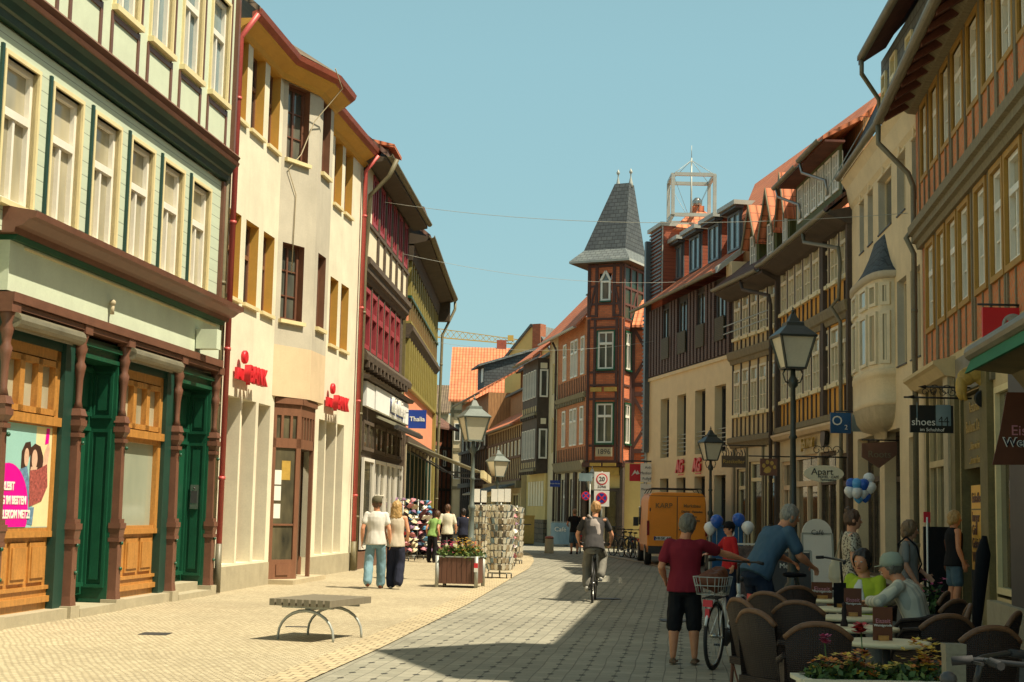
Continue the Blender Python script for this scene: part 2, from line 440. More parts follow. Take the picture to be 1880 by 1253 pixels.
P_('ochre_panel', (.66, .34, .06), .85, .14, 2, .3, 50, dirt=.2)
P_('yellow_render', (.66, .50, .19), .85, .1, 1, .4, 50, dirt=.2)
P_('pale_render', (.64, .53, .33), .85, .12, 1, .4, 50, dirt=.25)
P_('stucco_cream', (.74, .60, .37), .85, .14, 1, .3, 50, dirt=.2)
P_('travertine', (.76, .62, .37), .7, .08, 2, .15, 30)
P_('slate_grey_metal', (.10, .12, .13), .4, .2, 2, .1, 20)
P_('gutter_zinc', (.19, .17, .11), .45, .3, 2, .15, 20)
P_('zinc_light', (.42, .43, .38), .4, .2, 2, .1, 20)
P_('steel', (.45, .45, .42), .3, .15, 3, .1, 20, metal=.9)
P_('galvanised', (.40, .42, .38), .5, .15, 3, .1, 20, metal=.3)
P_('black_iron', (.018, .018, .018), .45, .2, 3, .1, 20)
P_('lamp_post_green', (.035, .045, .04), .45, .3, 3, .25, 40)
P_('lamp_post_grey', (.14, .17, .15), .5, .3, 3, .25, 40)
P_('frosted_glass', (.62, .58, .44), .35, .1, 2, 0)
P_('graphite', (.05, .05, .05), .5, .2, 3, .1, 20)
P_('rubber', (.02, .02, .02), .8, .2, 3, .2, 30)
P_('white_matte', (.8, .8, .76), .7, .05, 3, .05, 30)
P_('soffit_boards', (.085, .06, .035), .8, .3, 2, .4, 20)
P_('orange_boards_dark', (.16, .05, .03), .8, .4, 2, .4, 20)
P_('awning_canvas', (.40, .38, .27), .85, .15, 2, .2, 40)
P_('green_fabric', (.01, .16, .06), .8, .15, 2, .2, 40)
P_('amber_print', (.88, .46, .05), .4, .08, 3, 0); P_('chair_rim', (.19, .085, .035), .6, .3, 20, .4, 60)
P_('sign_red', (.62, .02, .03), .4, .05, 2, 0)
P_('sign_blue', (.012, .045, .30), .35, .05, 2, 0)
P_('sign_white', (.78, .76, .68), .4, .04, 2, 0)
P_('sign_black', (.012, .014, .012), .4, .1, 2, 0)
P_('gold_paint', (.52, .33, .07), .45, .2, 6, .3, 30)
P_('poster_magenta', (.75, .0, .30), .35, .03, 2, 0)
P_('poster_sky', (.33, .60, .55), .35, .1, 1, 0)
P_('poster_skin', (.75, .48, .34), .4, .2, 8, 0)
P_('poster_blouse', (.50, .12, .10), .5, .6, 22, 0)
P_('poster_denim', (.16, .30, .45), .5, .4, 14, 0)
P_('poster_hair', (.06, .025, .015), .5, .3, 20, 0)
P_('balloon_blue', (.02, .10, .45), .25, .03, 2, 0)
P_('balloon_light', (.10, .38, .75), .25, .03, 2, 0)
P_('balloon_white', (.72, .74, .74), .25, .03, 2, 0)
glass('glass', (.035, .04, .038), .05, (.16, .16, .12))
glass('glass_curtain', (.26, .24, .16), .14, (.50, .45, .31), 1.0)
glass('glass_dark', (.012, .014, .014), .05, (.05, .05, .045))
glass('glass_blue', (.10, .16, .18), .05, (.25, .33, .34))
glass('shop_glass', (.02, .022, .018), .06, (.14, .12, .07), 1.8)
glass('milk_glass', (.25, .29, .22), .12, (.33, .36, .27), 1.0)
bricks('red_brick', (.42, .115, .05), (.32, .075, .035), (.30, .22, .13), .25, .08, .008)
bricks('tower_brick', (.72, .21, .085), (.58, .15, .06), (.30, .16, .09), .25, .08, .007)
bricks('orange_brick', (.66, .23, .085), (.54, .17, .06), (.36, .24, .12), .25, .08, .008)
bricks('herring_brick', (.74, .21, .055), (.60, .15, .04), (.46, .33, .17), .22, .07, .011, rot=.62, wob=.12)
bricks('stone_base', (.20, .15, .09), (.12, .09, .055), (.07, .055, .04), .45, .28, .03, wob=.2)
bricks('pale_brick', (.55, .50, .36), (.48, .42, .30), (.35, .3, .2), .25, .08, .008)
pantile('tiles_orange', (.74, .22, .085), (.62, .17, .06))
pantile('tiles_bright', (.80, .26, .11), (.72, .21, .08), .25, .36, .4)
pantile('tiles_old', (.20, .095, .06), (.13, .06, .04))
pantile('tiles_brown', (.22, .16, .09), (.16, .11, .065), .2, .3)
pantile('slate', (.075, .088, .088), (.05, .06, .062), .28, .2, .3, .5, .4, wave=False)
pantile('slate_light', (.16, .18, .17), (.12, .14, .135), .28, .2, .4, .5, .3, wave=False)
planks('red_cladding', (.40, .10, .045), .14, .6, .3, True, .09, .5)
planks('green_boards', (.11, .13, .035), .13, .75, .4, False, .1, .5)
planks('brown_boards', (.46, .23, .09), .2, .75, .4, False, .08, .5)
planks('violet_slats', (.13, .075, .065), .07, .6, .25, True, .25, .8)
planks('olive_slats', (.075, .065, .03), .06, .6, .25, True, .35, .8)
planks('planter_boards', (.17, .075, .045), .12, .55, .35, False, .05, .5)
planks('bench_wood', (.22, .19, .13), .5, .75, .25, False, .0, .2)

def poster_dots(name, base, spot, sc, thr=.55, rough=.6):
    """cloth with a scattered print"""
    m, t, b = new_mat(name); v = N(t, 'TexVoronoi'); v.inputs['Scale'].default_value = sc
    t.links.new(gen(t), v.inputs['Vector']); n = nz(t, gen(t), sc * 1.3, 2)
    k = mth(t, 'GREATER_THAN', n, thr); t.links.new(mixc(t, k, base, spot), b.inputs['Base Color']); b.inputs['Roughness'].default_value = rough
    return m
def cloth(name, col, rough=.85, var=.15, wv=260):
    m, t, b = new_mat(name); vec = gen(t); n1 = rampf(t, nz(t, vec, 5, 4), .3, .7)
    t.links.new(mixc(t, n1, tuple(x * (1 - var) for x in col), col), b.inputs['Base Color']); b.inputs['Roughness'].default_value = rough
    b.inputs['Specular IOR Level'].default_value = .2
    bump(t, b, nz(t, vec, wv, 2), .15, .002); return m
cloth('tee_white', (.66, .64, .58)); cloth('denim_light', (.20, .34, .40), var=.3); cloth('top_beige', (.58, .50, .38)); cloth('navy_cloth', (.022, .025, .045), var=.3)
cloth('tee_grey', (.060, .056, .055), var=.3); cloth('trouser_grey', (.20, .19, .16), var=.3); cloth('bag_grey', (.36, .31, .28), var=.2); cloth('black_cloth', (.012, .012, .014), var=.3)
cloth('maroon_cloth', (.20, .016, .028)); cloth('polo_blue', (.06, .115, .17)); cloth('navy_jeans', (.016, .028, .055)); cloth('cardigan_lime', (.42, .50, .035)); cloth('tee_palegrey', (.27, .26, .23))
cloth('shorts_denim', (.09, .15, .19), var=.3); cloth('cap_olive', (.10, .09, .055)); cloth('cap_mint', (.34, .38, .29)); cloth('red_cloth', (.45, .02, .025)); cloth('brown_leather', (.14, .05, .025), .5)
cloth('shirt_cream', (.66, .62, .48)); cloth('canvas_bag', (.50, .46, .34)); cloth('sage_cloth', (.25, .4, .12)); cloth('shoe_white', (.65, .62, .55)); cloth('shoe_dark', (.03, .02, .018)); cloth('sandal', (.16, .10, .06))
poster_dots('leopard', (.50, .44, .32), (.06, .04, .03), 34, .54)
mm, tt, bb = new_mat('striped_shirt'); vv_ = gen(tt); sp_ = N(tt, 'SeparateXYZ'); tt.links.new(vv_, sp_.inputs[0])
ff_ = mth(tt, 'FRACT', mth(tt, 'MULTIPLY', sp_.outputs[0], 16.0)); tt.links.new(mixc(tt, mth(tt, 'GREATER_THAN', ff_, .6), (.62, .56, .42), (.44, .41, .32)), bb.inputs['Base Color']); bb.inputs['Roughness'].default_value = .85
def skin(name, col):
    m, t, b = new_mat(name); n1 = rampf(t, nz(t, gen(t), 9, 4), .3, .7)
    t.links.new(mixc(t, n1, (col[0] * .85, col[1] * .75, col[2] * .7), col), b.inputs['Base Color']); b.inputs['Roughness'].default_value = .55
    b.inputs['Subsurface Weight'].default_value = .06; b.inputs['Subsurface Radius'].default_value = (.02, .008, .004)
skin('skin', (.68, .34, .20)); skin('skin_tan', (.60, .27, .14))
def hair(name, col):
    m, t, b = new_mat(name); n1 = rampf(t, nz(t, gen(t, (60, 60, 9)), 2, 4), .3, .7)
    t.links.new(mixc(t, n1, tuple(x * .45 for x in col), col), b.inputs['Base Color']); b.inputs['Roughness'].default_value = .5
    bump(t, b, nz(t, gen(t, (60, 60, 9)), 3, 3), .6, .006)
hair('hair_blond', (.55, .34, .12)); hair('hair_ginger', (.50, .27, .10)); hair('hair_grey', (.17, .155, .12)); hair('hair_brown', (.12, .055, .025)); hair('hair_dark', (.025, .018, .014)); hair('hair_silver', (.30, .28, .23)); hair('hair_sandy', (.26, .15, .07))
# wicker
mm, t, b = new_mat('wicker'); vec = uvmap(t); w1 = N(t, 'TexWave', wave_type='BANDS', bands_direction='X'); w2 = N(t, 'TexWave', wave_type='BANDS', bands_direction='Y')
for w in (w1, w2): t.links.new(vec, w.inputs[0]); w.inputs['Scale'].default_value = 22; w.inputs['Distortion'].default_value = .6
h = mth(t, 'MULTIPLY', w1.outputs[1], w2.outputs[1]); t.links.new(mixc(t, h, (.014, .006, .003), (.075, .030, .012)), b.inputs['Base Color'])
b.inputs['Roughness'].default_value = .6; bump(t, b, h, .8, .01)
# paving
def paving(name, c1, c2, joint, w, h, ms, dots=None, offs=.5, wob=.02, rough=.85, bm=.5, patch=.25):
    m, t, b = new_mat(name); vec0 = uvmap(t)
    nn = N(t, 'TexNoise'); nn.inputs['Scale'].default_value = .8; nn.inputs['Detail'].default_value = 3; t.links.new(vec0, nn.inputs['Vector'])
    va = N(t, 'VectorMath', operation='SCALE'); va.inputs['Scale'].default_value = wob; t.links.new(nn.outputs['Color'], va.inputs[0])
    vb = N(t, 'VectorMath', operation='ADD'); t.links.new(vec0, vb.inputs[0]); t.links.new(va.outputs[0], vb.inputs[1]); vec = vb.outputs[0]
    k = N(t, 'TexBrick'); t.links.new(vec, k.inputs['Vector']); k.offset = offs
    for i, x in (('Color1', c1), ('Color2', c2), ('Mortar', joint)): k.inputs[i].default_value = c4(x)
    k.inputs['Scale'].default_value = 1; k.inputs['Brick Width'].default_value = w; k.inputs['Row Height'].default_value = h
    k.inputs['Mortar Size'].default_value = ms; k.inputs['Mortar Smooth'].default_value = .6
    big = rampf(t, nz(t, vec0, .35, 5, .65), .3, .7); fine = rampf(t, nz(t, vec0, 14, 3, .7), .2, .8)
    c = mixc(t, big, mixc(t, 1.0, k.outputs[0], (1 - patch,) * 3, 'MULTIPLY'), k.outputs[0])
    c = mixc(t, fine, mixc(t, 1.0, c, (.78, .76, .74), 'MULTIPLY'), c)
    hh = mth(t, 'SUBTRACT', 1.0, k.outputs['Fac'])
    if dots:
        sp = N(t, 'SeparateXYZ'); t.links.new(vec, sp.inputs[0]); dw, dh, r = dots
        def near(o, per): return mth(t, 'MULTIPLY', mth(t, 'PINGPONG', o, per / 2), 1.0)
        d2 = mth(t, 'ADD', mth(t, 'POWER', near(sp.outputs[0], dw), 2.0), mth(t, 'MULTIPLY', mth(t, 'POWER', near(sp.outputs[1], dh), 2.0), .35))
        dm = mth(t, 'LESS_THAN', d2, r * r); c = mixc(t, dm, c, (.035, .035, .028)); hh = mth(t, 'SUBTRACT', hh, dm)
    t.links.new(c, b.inputs['Base Color']); b.inputs['Roughness'].default_value = rough; bump(t, b, hh, bm, .012); return m
paving('road_setts', (.385, .365, .28), (.29, .28, .215), (.19, .18, .14), .16, .24, .007, dots=(.32, .48, .034), offs=.0, wob=.07, patch=.32)
paving('mosaic_setts', (.63, .545, .36), (.46, .39, .245), (.27, .22, .14), .075, .07, .009, wob=.14, patch=.24)
paving('border_setts', (.60, .50, .31), (.50, .41, .25), (.22, .17, .10), .16, .2, .012, wob=.02)
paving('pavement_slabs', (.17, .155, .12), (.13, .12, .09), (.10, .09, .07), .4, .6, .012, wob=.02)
paving('granite', (.46, .42, .32), (.40, .36, .27), (.12, .10, .08), 1.0, 1.0, .01, wob=.01)
m, t, b = new_mat('ground_far'); t.links.new(mixc(t, nz(t, gen(t), .2, 4), (.20, .18, .13), (.30, .27, .19)), b.inputs['Base Color']); b.inputs['Roughness'].default_value = .9
# ------------------------------------------------------------------ the street's surfaces
STF = Fr((0, 0), (1, -.119), 1)            # t runs across the street, so setts line up with it
STF.n = V((-STF.t.y, STF.t.x, 0))
def sheet(name, pts, z, mat, F=STF):
    m = MB(F).mat(mat); m.poly([V((x, y, z)) for x, y in pts]); return tag(m.build(name), kind='structure')
sheet('ground', [(-900, -200), (900, -200), (900, 1400), (-900, 1400)], -.012, 'ground_far')
EDGE = [(-3.6, -4), (-2.75, 6), (-1.83, 13.78), (-1.43, 17.28), (-.65, 25.55), (.12, 35.81), (.62, 42), (.86, 48), (.92, 54), (.70, 61), (-.05, 68.45), (-3.5, 82), (-12, 100)]
sheet('road', [(9, -6)] + [(x - .1, y) for x, y in EDGE] + [(-14, 118), (30, 118), (40, 62), (14, 40), (12, 10)], -.004, 'road_setts')
sheet('sidewalk', [(-9, -4)] + [(x - .40, y) for x, y in EDGE] + [(-30, 112), (-30, 70), (-9, 60)], .004, 'mosaic_setts')
m = MB(STF).mat('border_setts')
for (a, b), (c, d) in zip(EDGE, EDGE[1:]): m.poly([V((a - .42, b, .009)), V((a, b, .009)), V((c, d, .009)), V((c - .42, d, .009))])
tag(m.build('road_border'), kind='structure')
KERB = [(.6, 2), (1.3, 8), (2.24, 14.54), (3.11, 21.78), (3.9, 28), (4.6, 35), (4.9, 42), (4.3, 50), (3.6, 56)]
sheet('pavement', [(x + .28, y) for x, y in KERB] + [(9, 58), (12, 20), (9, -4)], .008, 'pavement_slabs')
m = MB(STF).mat('granite')
for (a, b), (c, d) in zip(KERB, KERB[1:]):
    P = [V((a, b, -.02)), V((a + .28, b, -.02)), V((c + .28, d, -.02)), V((c, d, -.02))]
    m.hexa(P + [p + V((0, 0, .055)) for p in P])
tag(m.build('kerb'), kind='structure')

# ------------------------------------------------------------------ LEFT: mint half-timbered house
FA = Fr((-6.33, 18.73), (-5.29, 27.47))
F = FA
R_ = thing('half_timbered_house', 'mint green half timbered house with ornate brown shopfront at the left edge', 'house', F.p(3, 0, 0))
U0, U1 = -7.0, 7.97
W1 = [(.54 + 1.42 * i, 1.61 + 1.42 * i) for i in range(-5, 5)]
ops = [(a + .07, b - .07, 5.33, 7.17) for a, b in W1]
W2 = [(2.14 + 1.455 * i, 3.2 + 1.455 * i) for i in range(-6, 4)]
ops2 = [(a + .07, b - .07, 8.86, 10.7) for a, b in W2]
m = MB(F); wall(m, F, U0, U1, 4.95, 7.5, ops, 0, .2, 'mint_boards', 'cream_trim'); wall(m, F, U0, U1, 8.0, 11.3, ops2, .12, .2, 'mint_render', 'cream_trim')
m.mat('mint_render').box(U0, U1 - .002, -7, -.3, 4.95, 11.3); m.box(U0, U1 - .002, -7, -.75, 0, 4.949); m.build('wall', R_)
m = MB(F)
for a, b in W1: m.mat('dark_green_paint').box(a - .075, a - .012, 0, .035, 5.25, 7.27)
m.mat('brown_paint').box(U1 - .12, U1 + .0, 0.003, .06, 5.3, 7.5)
m.mat('dark_green_paint'); m.ext([(-.02, 7.54), (.08, 7.54), (.10, 7.63), (.14, 7.65), (.18, 7.75), (.24, 7.81), (-.02, 7.81)], U0, U1)
m.mat('brown_paint'); m.ext([(-.02, 7.813), (.27, 7.813), (.29, 7.87), (.25, 7.9), (.30, 7.97), (.25, 8.03), (-.02, 8.06)], U0, U1 + .02)
m.build('storey_cornice', R_)
m = MB(F).mat('brown_paint')
for a, b in W2:
    for x in (a - .03, b - .05): m.box(x, x + .08, .12, .145, 8.06, 8.75)
    m.box(a + .05, b - .05, .12, .143, 8.64, 8.72)
    for x in (a - .16, b + .06): m.box(x, x + .05, .12, .15, 8.9, 10.9) if x > a else None
m.box(U1 - .1, U1, .12, .2, 8.06, 11.3); m.build('timber_frame', R_)
for i, (a, b) in enumerate(W1):
    if i >= 3: window(R_, F, a + .07, b - .07, 5.33, 7.17, -.13, .075, 'white_paint', 'glass_curtain', tr=.63, vb=[.5], fd=.07, sill=('cream_trim', .10, .07, .07), casing=(.055, 'cream_trim', .035))
for i, (a, b) in enumerate(W2):
    if i >= 5: window(R_, F, a + .07, b - .07, 8.86, 10.7, 0, .075, 'white_paint', 'glass_blue', tr=.63, vb=[.5], fd=.07, sill=('cream_trim', .22, .09, .08), casing=(.055, 'cream_trim', .16))
# cornice over the shopfront
m = MB(F).mat('brown_paint')
m.ext([(-.2, 4.93), (.16, 4.93), (.18, 5.0), (.26, 5.02), (.36, 5.1), (.44, 5.12), (.45, 5.2), (.2, 5.24), (.02, 5.28), (-.2, 5.28)], -.63, 8.12)
m.mat('green_paint').ext([(-.1, 4.86), (.12, 4.86), (.145, 4.925), (-.1, 4.925)], -.5, 8.0); m.build('cornice', R_)
m = MB(F).mat('mint_render').box(-.5, 7.95, -.25, .06, 4.22, 4.855); m.mat('cream_trim').box(-.1, 7.7, .06, .075, 4.80, 4.83)
m.mat('brown_paint').box(-.5, 7.95, -.25, .16, 4.08, 4.2); m.box(-.5, 7.95, -.25, .12, 4.0, 4.07)
m.build('fascia', R_)
colu = [F.u(10, 862, .12), F.u(148.5, 860, .12), F.u(229.5, 860, .12), F.u(330, 860, .12), F.u(399, 860, .12)]
for c in colu:
    m = MB(F).mat('brown_paint'); w = .082
    def sq(z0, z1, k, k2=None, vv=.10):
        k2 = k2 or k; q = F.p
        m.hexa([q(c - w * k, -.05, z0), q(c + w * k, -.05, z0), q(c + w * k, vv * k, z0), q(c - w * k, vv * k, z0), q(c - w * k2, -.05, z1), q(c + w * k2, -.05, z1), q(c + w * k2, vv * k2, z1), q(c - w * k2, vv * k2, z1)])
    sq(.17, .3, 1.15, 1.0); sq(.3, 1.02, 1.0); sq(1.02, 1.08, 1.25); sq(1.08, 1.22, 1.1, 1.3); sq(1.22, 1.3, 1.4); sq(1.3, 1.36, 1.15); sq(1.36, 2.5, .85, .78)
    sq(2.5, 2.56, 1.1); sq(2.56, 2.66, .75, 1.25); sq(2.66, 2.74, 1.3); sq(2.74, 2.8, 1.1); sq(2.8, 2.9, 1.3, 1.0)
    for k, (r, z) in enumerate(((.12, 2.9), (.07, 3.0), (.075, 3.4), (.12, 3.5))): pass
    m.lathe([(.07, 2.9), (.045, 3.0), (.052, 3.3), (.07, 3.42), (.085, 3.5), (.055, 3.56), (.07, 3.66), (.095, 3.74), (.07, 3.82), (.10, 3.92), (.10, 4.0)], 10, F.p(c, .03, 0))
    m.box(c - .13, c + .13, -.05, .14, 3.95, 4.08)
    cm = m.build('column', R_)
    for z in (.62, 1.0, 2.42): MB(F).mat('green_paint').ball(F.p(c + .03, .115, z), .03, n=10, k=6).build('knob', cm)
m = MB(F).mat('plinth_stone')
for c in colu: m.box(c - .15, c + .15, -.1, .15, 0, .17)
m.box(colu[0] + .15, colu[1] - .15, -.2, .10, 0, .15); m.box(colu[2] + .15, colu[3] - .15, -.2, .1, 0, .15)
m.box(colu[1] + .15, colu[2] - .15, -.7, .16, 0, .12); m.box(colu[3] + .15, colu[4] - .15, -.7, .16, 0, .1); m.box(colu[3] + .15, colu[4] - .15, -.7, -.1, .1, .24)
m.build('plinth', R_)
def shop_bay(a, b, poster):
    v = -.12; e = b - .30                         # green pilaster at the far side
    m = MB(F).mat('dark_green_paint').box(e, b, -.5, -.02, .15, 4.0); m.box(a, b, -.5, -.06, 3.66, 4.0); m.box(a - .01, a + .05, -.5, -.06, .15, 3.66); m.build('pilaster', R_)
    m = MB(F).mat('honey_wood'); m.box(a, e, v - .12, v, .15, .42); m.box(a, e, v - .1, v + .05, .25, .33); m.box(a, e, v - .1, v + .03, .42, .47)
    m.box(a, e, v - .12, v - .03, .42, 1.2); m.box(a, e, v - .1, v + .04, 1.12, 1.2)
    n = 3; w = (e - a - .1) / n
    for i in range(n):
        x = a + .05 + w * i; m.box(x + .05, x + w - .05, v - .05, v + .0, .52, 1.05)
        m.box(x + .09, x + w - .09, v - .05, v + .02, .58, .99)
    m.build('wood_panel', R_)
    m = MB(F).mat('honey_wood'); m.box(a, a + .09, v - .1, v + .03, 1.2, 3.66); m.box(e - .13, e, v - .1, v + .03, 1.2, 3.66); m.box(a, e, v - .1, v + .09, 2.62, 2.74); m.box(a, e, v - .1, v + .03, 3.52, 3.66)
    m.box(a + .09, e - .13, v - .1, v + .02, 2.55, 2.62); m.box(a + .09, e - .13, v - .1, v + .02, 1.2, 1.25)
    w = (e - a - .22) / 3
    for i in range(3):
        x = a + .09 + w * i
        for q in (x, x + w - .07): m.box(q, q + .07, v - .08, v + .05, 2.76, 3.5)
        m.box(x, x + w, v - .08, v + .05, 2.76, 2.84); m.box(x, x + w, v - .08, v + .05, 3.42, 3.5)
    wd = m.build('window', R_)
    g = MB(F).mat('glass_curtain').box(a + .05, e - .05, v - .07, v - .04, 2.75, 3.55); g.mat('milk_glass').box(a + .06, e - .1, v - .07, v - .05, 1.22, 2.58); g.build('pane', wd)
    m = MB(F).mat('gutter_zinc'); pr = [(.02 + .0, 3.94)] + [(.12 + .10 * math.cos(x), 3.86 + .10 * math.sin(x)) for x in [math.pi * k / 6 - math.pi / 2 for k in range(0, 7)]] + [(.02, 3.76)]
    m.ext(pr, a - .1, e + .1); m.build('roller_box', R_)
    return v, e
shop_bay(colu[0] + .09, colu[1] - .08, True); shop_bay(colu[2] + .09, colu[3] - .08, False)
for a, b, nm in ((colu[1] + .10, colu[2] - .10, 0), (colu[3] + .10, colu[4] - .10, 1)):
    m = MB(F).mat('green_paint'); v = -.42; m.box(a - .05, b + .05, -.7, -.05, 3.72, 3.95); m.box(a, b, -.3, .03, 3.82, 3.88); m.box(a - .05, b + .1, -.48, -.02, 3.66, 3.72)
    m.mat('green_paint').box(b + .0, b + .06, -.7, -.03, .12, 3.7); m.mat('honey_wood').box(a - .1, a - .02, -.5, -.1, .15, 3.9); m.build('door_frame', R_)
    m = MB(F).mat('green_paint'); m.box(a - .05, b + .02, v - .08, v, .24, 3.66)
    for z0, z1 in ((.36, 2.72), (2.88, 3.6)):
        for (p, q, r, s_) in ((a + .10, a + .15, z0, z1), (b - .15, b - .10, z0, z1)): m.box(p, q, v, v + .05, r, s_)
        m.box(a + .10, b - .10, v, v + .06, z0, z0 + .06); m.box(a + .10, b - .10, v, v + .06, z1 - .06, z1); m.box(a + .22, b - .22, v, v + .03, z0 + .14, z1 - .14)
    d = m.build('door', R_)
    j = MB(F).mat('green_paint')                 # panelled jamb that faces down the street
    for z0, z1 in ((.34, 2.70), (2.86, 3.58)):
        for v0, v1 in ((-.40, -.355), (-.125, -.08)): j.box(b - .035, b - .001, v0, v1, z0, z1)
        j.box(b - .035, b - .001, -.355, -.125, z0, z0 + .05); j.box(b - .035, b - .001, -.355, -.125, z1 - .05, z1); j.box(b - .022, b - .001, -.31, -.17, z0 + .12, z1 - .12)
    j.build('panelled_jamb', R_)
    k = MB(F).mat('steel').box(a + .12, a + .15, v + .06, v + .1, 1.3, 1.5); k.build('handle', d)
    if nm:
        p = MB(F).mat('steel'); p.box(b - .055, b - .023, -.31, -.17, 1.52, 1.95); p.mat('graphite').box(b - .06, b - .055, -.30, -.18, 1.62, 1.84)
        p.ball(F.p(b - .055, -.24, 1.89), .02, n=8, k=5); p.build('intercom', R_)
# poster in the first bay (its own thing: a print stuck on the pane)
a, e = colu[0] + .17, colu[1] - .08 - .42; v = -.105
PO = thing('poster', 'shop window poster with magenta circle, white lettering and two laughing women', 'poster', F.p((a + e) / 2, v, 1.9))
m = MB(F).mat('poster_sky').box(a, e, v, v + .006, 1.25, 2.6); m.mat('cream_trim').box(e - .5, e - .002, v + .006, v + .007, 1.26, 2.59); m.build('print', PO)
q = F.p; W_ = e - a
def disc(mb, u, z, ru, rz, v0, v1, n=24, clip=None):
    pts = []
    for i in range(n):
        x, y = u + ru * math.cos(i * math.tau / n), z + rz * math.sin(i * math.tau / n)
        if clip: x = max(clip[0], min(clip[1], x)); y = max(clip[2], min(clip[3], y))
        pts.append((x, y))
    mb.plate(pts, v0, v1, F)
m = MB(F).mat('poster_magenta'); disc(m, a + .36, 1.46, .62, .62, v + .013, v + .016, 40, (a, e, 1.26, 2.6)); m.build('magenta_disc', PO)
m = MB(F); m.mat('poster_hair'); m.plate([(a + W_ * x, z) for x, z in ((.60, 2.30), (.68, 2.36), (.78, 2.33), (.84, 2.2), (.86, 1.98), (.80, 1.92), (.60, 2.0))], v + .008, v + .009)
m.plate([(a + W_ * x, z) for x, z in ((.44, 2.24), (.50, 2.36), (.59, 2.38), (.62, 2.25), (.50, 2.0), (.44, 2.02))], v + .0075, v + .0085)
m.mat('poster_skin'); disc(m, a + W_ * .68, 2.15, .085, .13, v + .010, v + .011); disc(m, a + W_ * .53, 2.17, .07, .12, v + .0105, v + .0115); m.plate([(a + W_ * .62, 2.05), (a + W_ * .74, 2.05), (a + W_ * .72, 1.92), (a + W_ * .6, 1.92)], v + .0095, v + .0103)
m.plate([(a + W_ * .82, 1.9), (a + W_ * .9, 1.9), (a + W_ * .96, 2.3), (a + W_ * .93, 2.42), (a + W_ * .86, 2.25)], v + .008, v + .0095)
m.mat('poster_denim').plate([(a + W_ * .40, 2.0), (a + W_ * .55, 2.05), (a + W_ * .62, 1.8), (a + W_ * .60, 1.5), (a + W_ * .47, 1.55)], v + .009, v + .010)
m.mat('poster_blouse'); m.plate([(a + W_ * .6, 2.0), (a + W_ * .75, 2.02), (a + W_ * .92, 2.1), (a + W_ * .95, 1.8), (a + W_ * .85, 1.6), (a + W_ * .62, 1.52)], v + .0115, v + .0125)
m.mat('poster_denim').plate([(a + W_ * .58, 1.5), (a + W_ * .72, 1.52), (a + W_ * .70, 1.28), (a + W_ * .60, 1.3)], v + .0095, v + .011)
m.mat('poster_magenta').plate([(a + W_ * .86, 2.36), (a + W_ * .93, 2.38), (a + W_ * .94, 2.58), (a + W_ * .88, 2.58)], v + .0095, v + .0105)
m.build('figures', PO)
for s_, z in (('RLEBT', 1.78), ('G IM BESTEN', 1.60), ('ELEKOM NETZ!', 1.42)):
    text(s_, F, a + .20, z, .145, 'sign_white', PO, v + .019, 'LEFT', sx=.85, bold=.006)
# light-green lamp on fascia
o = MB(F).mat('mint_render').box(6.62, 6.85, .08, .45, 4.28, 4.62).build('alarm_box', None, F.p(6.7, .1, 4.4)); tag(o, 'small pale green box fixed to the mint fascia above the columns', 'box')
o = MB(F).mat('sandstone'); o.ball(F.p(2.75, .12, 4.52), .05, n=10, k=6); o.cyl(F.p(2.75, .12, 4.35), F.p(2.75, .12, 4.5), .03); tag(o.build('spot_lamp', None, F.p(2.75, .12, 4.4)), 'small pale spot lamp on the mint fascia', 'lamp')

# ------------------------------------------------------------------ LEFT: cream bank building
FB = Fr((-5.34, 27.07), (-4.02, 38.14)); F = FB; LB = F.L
R_ = thing('cream_bank_building', 'cream rendered bank building with ochre window reveals and a shallow bay', 'building', F.p(5, 0, 0))
BAY = [(3.33, 0), (4.5, .5), (5.75, .5), (6.95, 0)]
up = [(.02, .76), (1.08, 1.94), (2.28, 3.08), (7.97, 8.78), (9.1, 9.93)]
holes = [(a, b, z0, z1) for z0, z1 in ((5.5, 7.13), (8.94, 10.56)) for a, b in up]
gr = [(.30, 1.22), (1.33, 2.24), (2.42, 3.26), (7.35, 7.98), (8.08, 9.05), (9.18, 9.92)]
holes2 = [(a, b, .5, 3.65) for a, b in gr] + [(3.55, 6.6, .08, 3.85)]
m = MB(F)
wall(m, F, .0, LB, 4.2, 10.75, holes + [(3.33, 6.95, 4.2, 10.75)], 0, .24, 'cream_render', 'ochre_paint')
wall(m, F, .0, LB, .44, 4.2, holes2, 0, .34, 'cream_render', 'cream_render')
m.mat('plinth_stone').box(0, 3.5, -.3, .03, 0, .46); m.box(6.65, LB, -.3, .03, 0, .46)
m.mat('cream_render').box(0, LB, -8, -.5, 0, 10.7); m.build('wall', R_)
for a, b in up:
    for z0, z1 in ((5.5, 7.13), (8.94, 10.56)): window(R_, F, a, b, z0, z1, -.22, .06, 'door_brown', 'glass_dark', tr=.6, vb=[.5], fd=.04, sill=('cream_trim', .07, .07, .05))
for a, b in gr: window(R_, F, a, b, .5, 3.65, -.33, .07, 'door_brown', 'glass_dark', tr=.72, fd=.05)
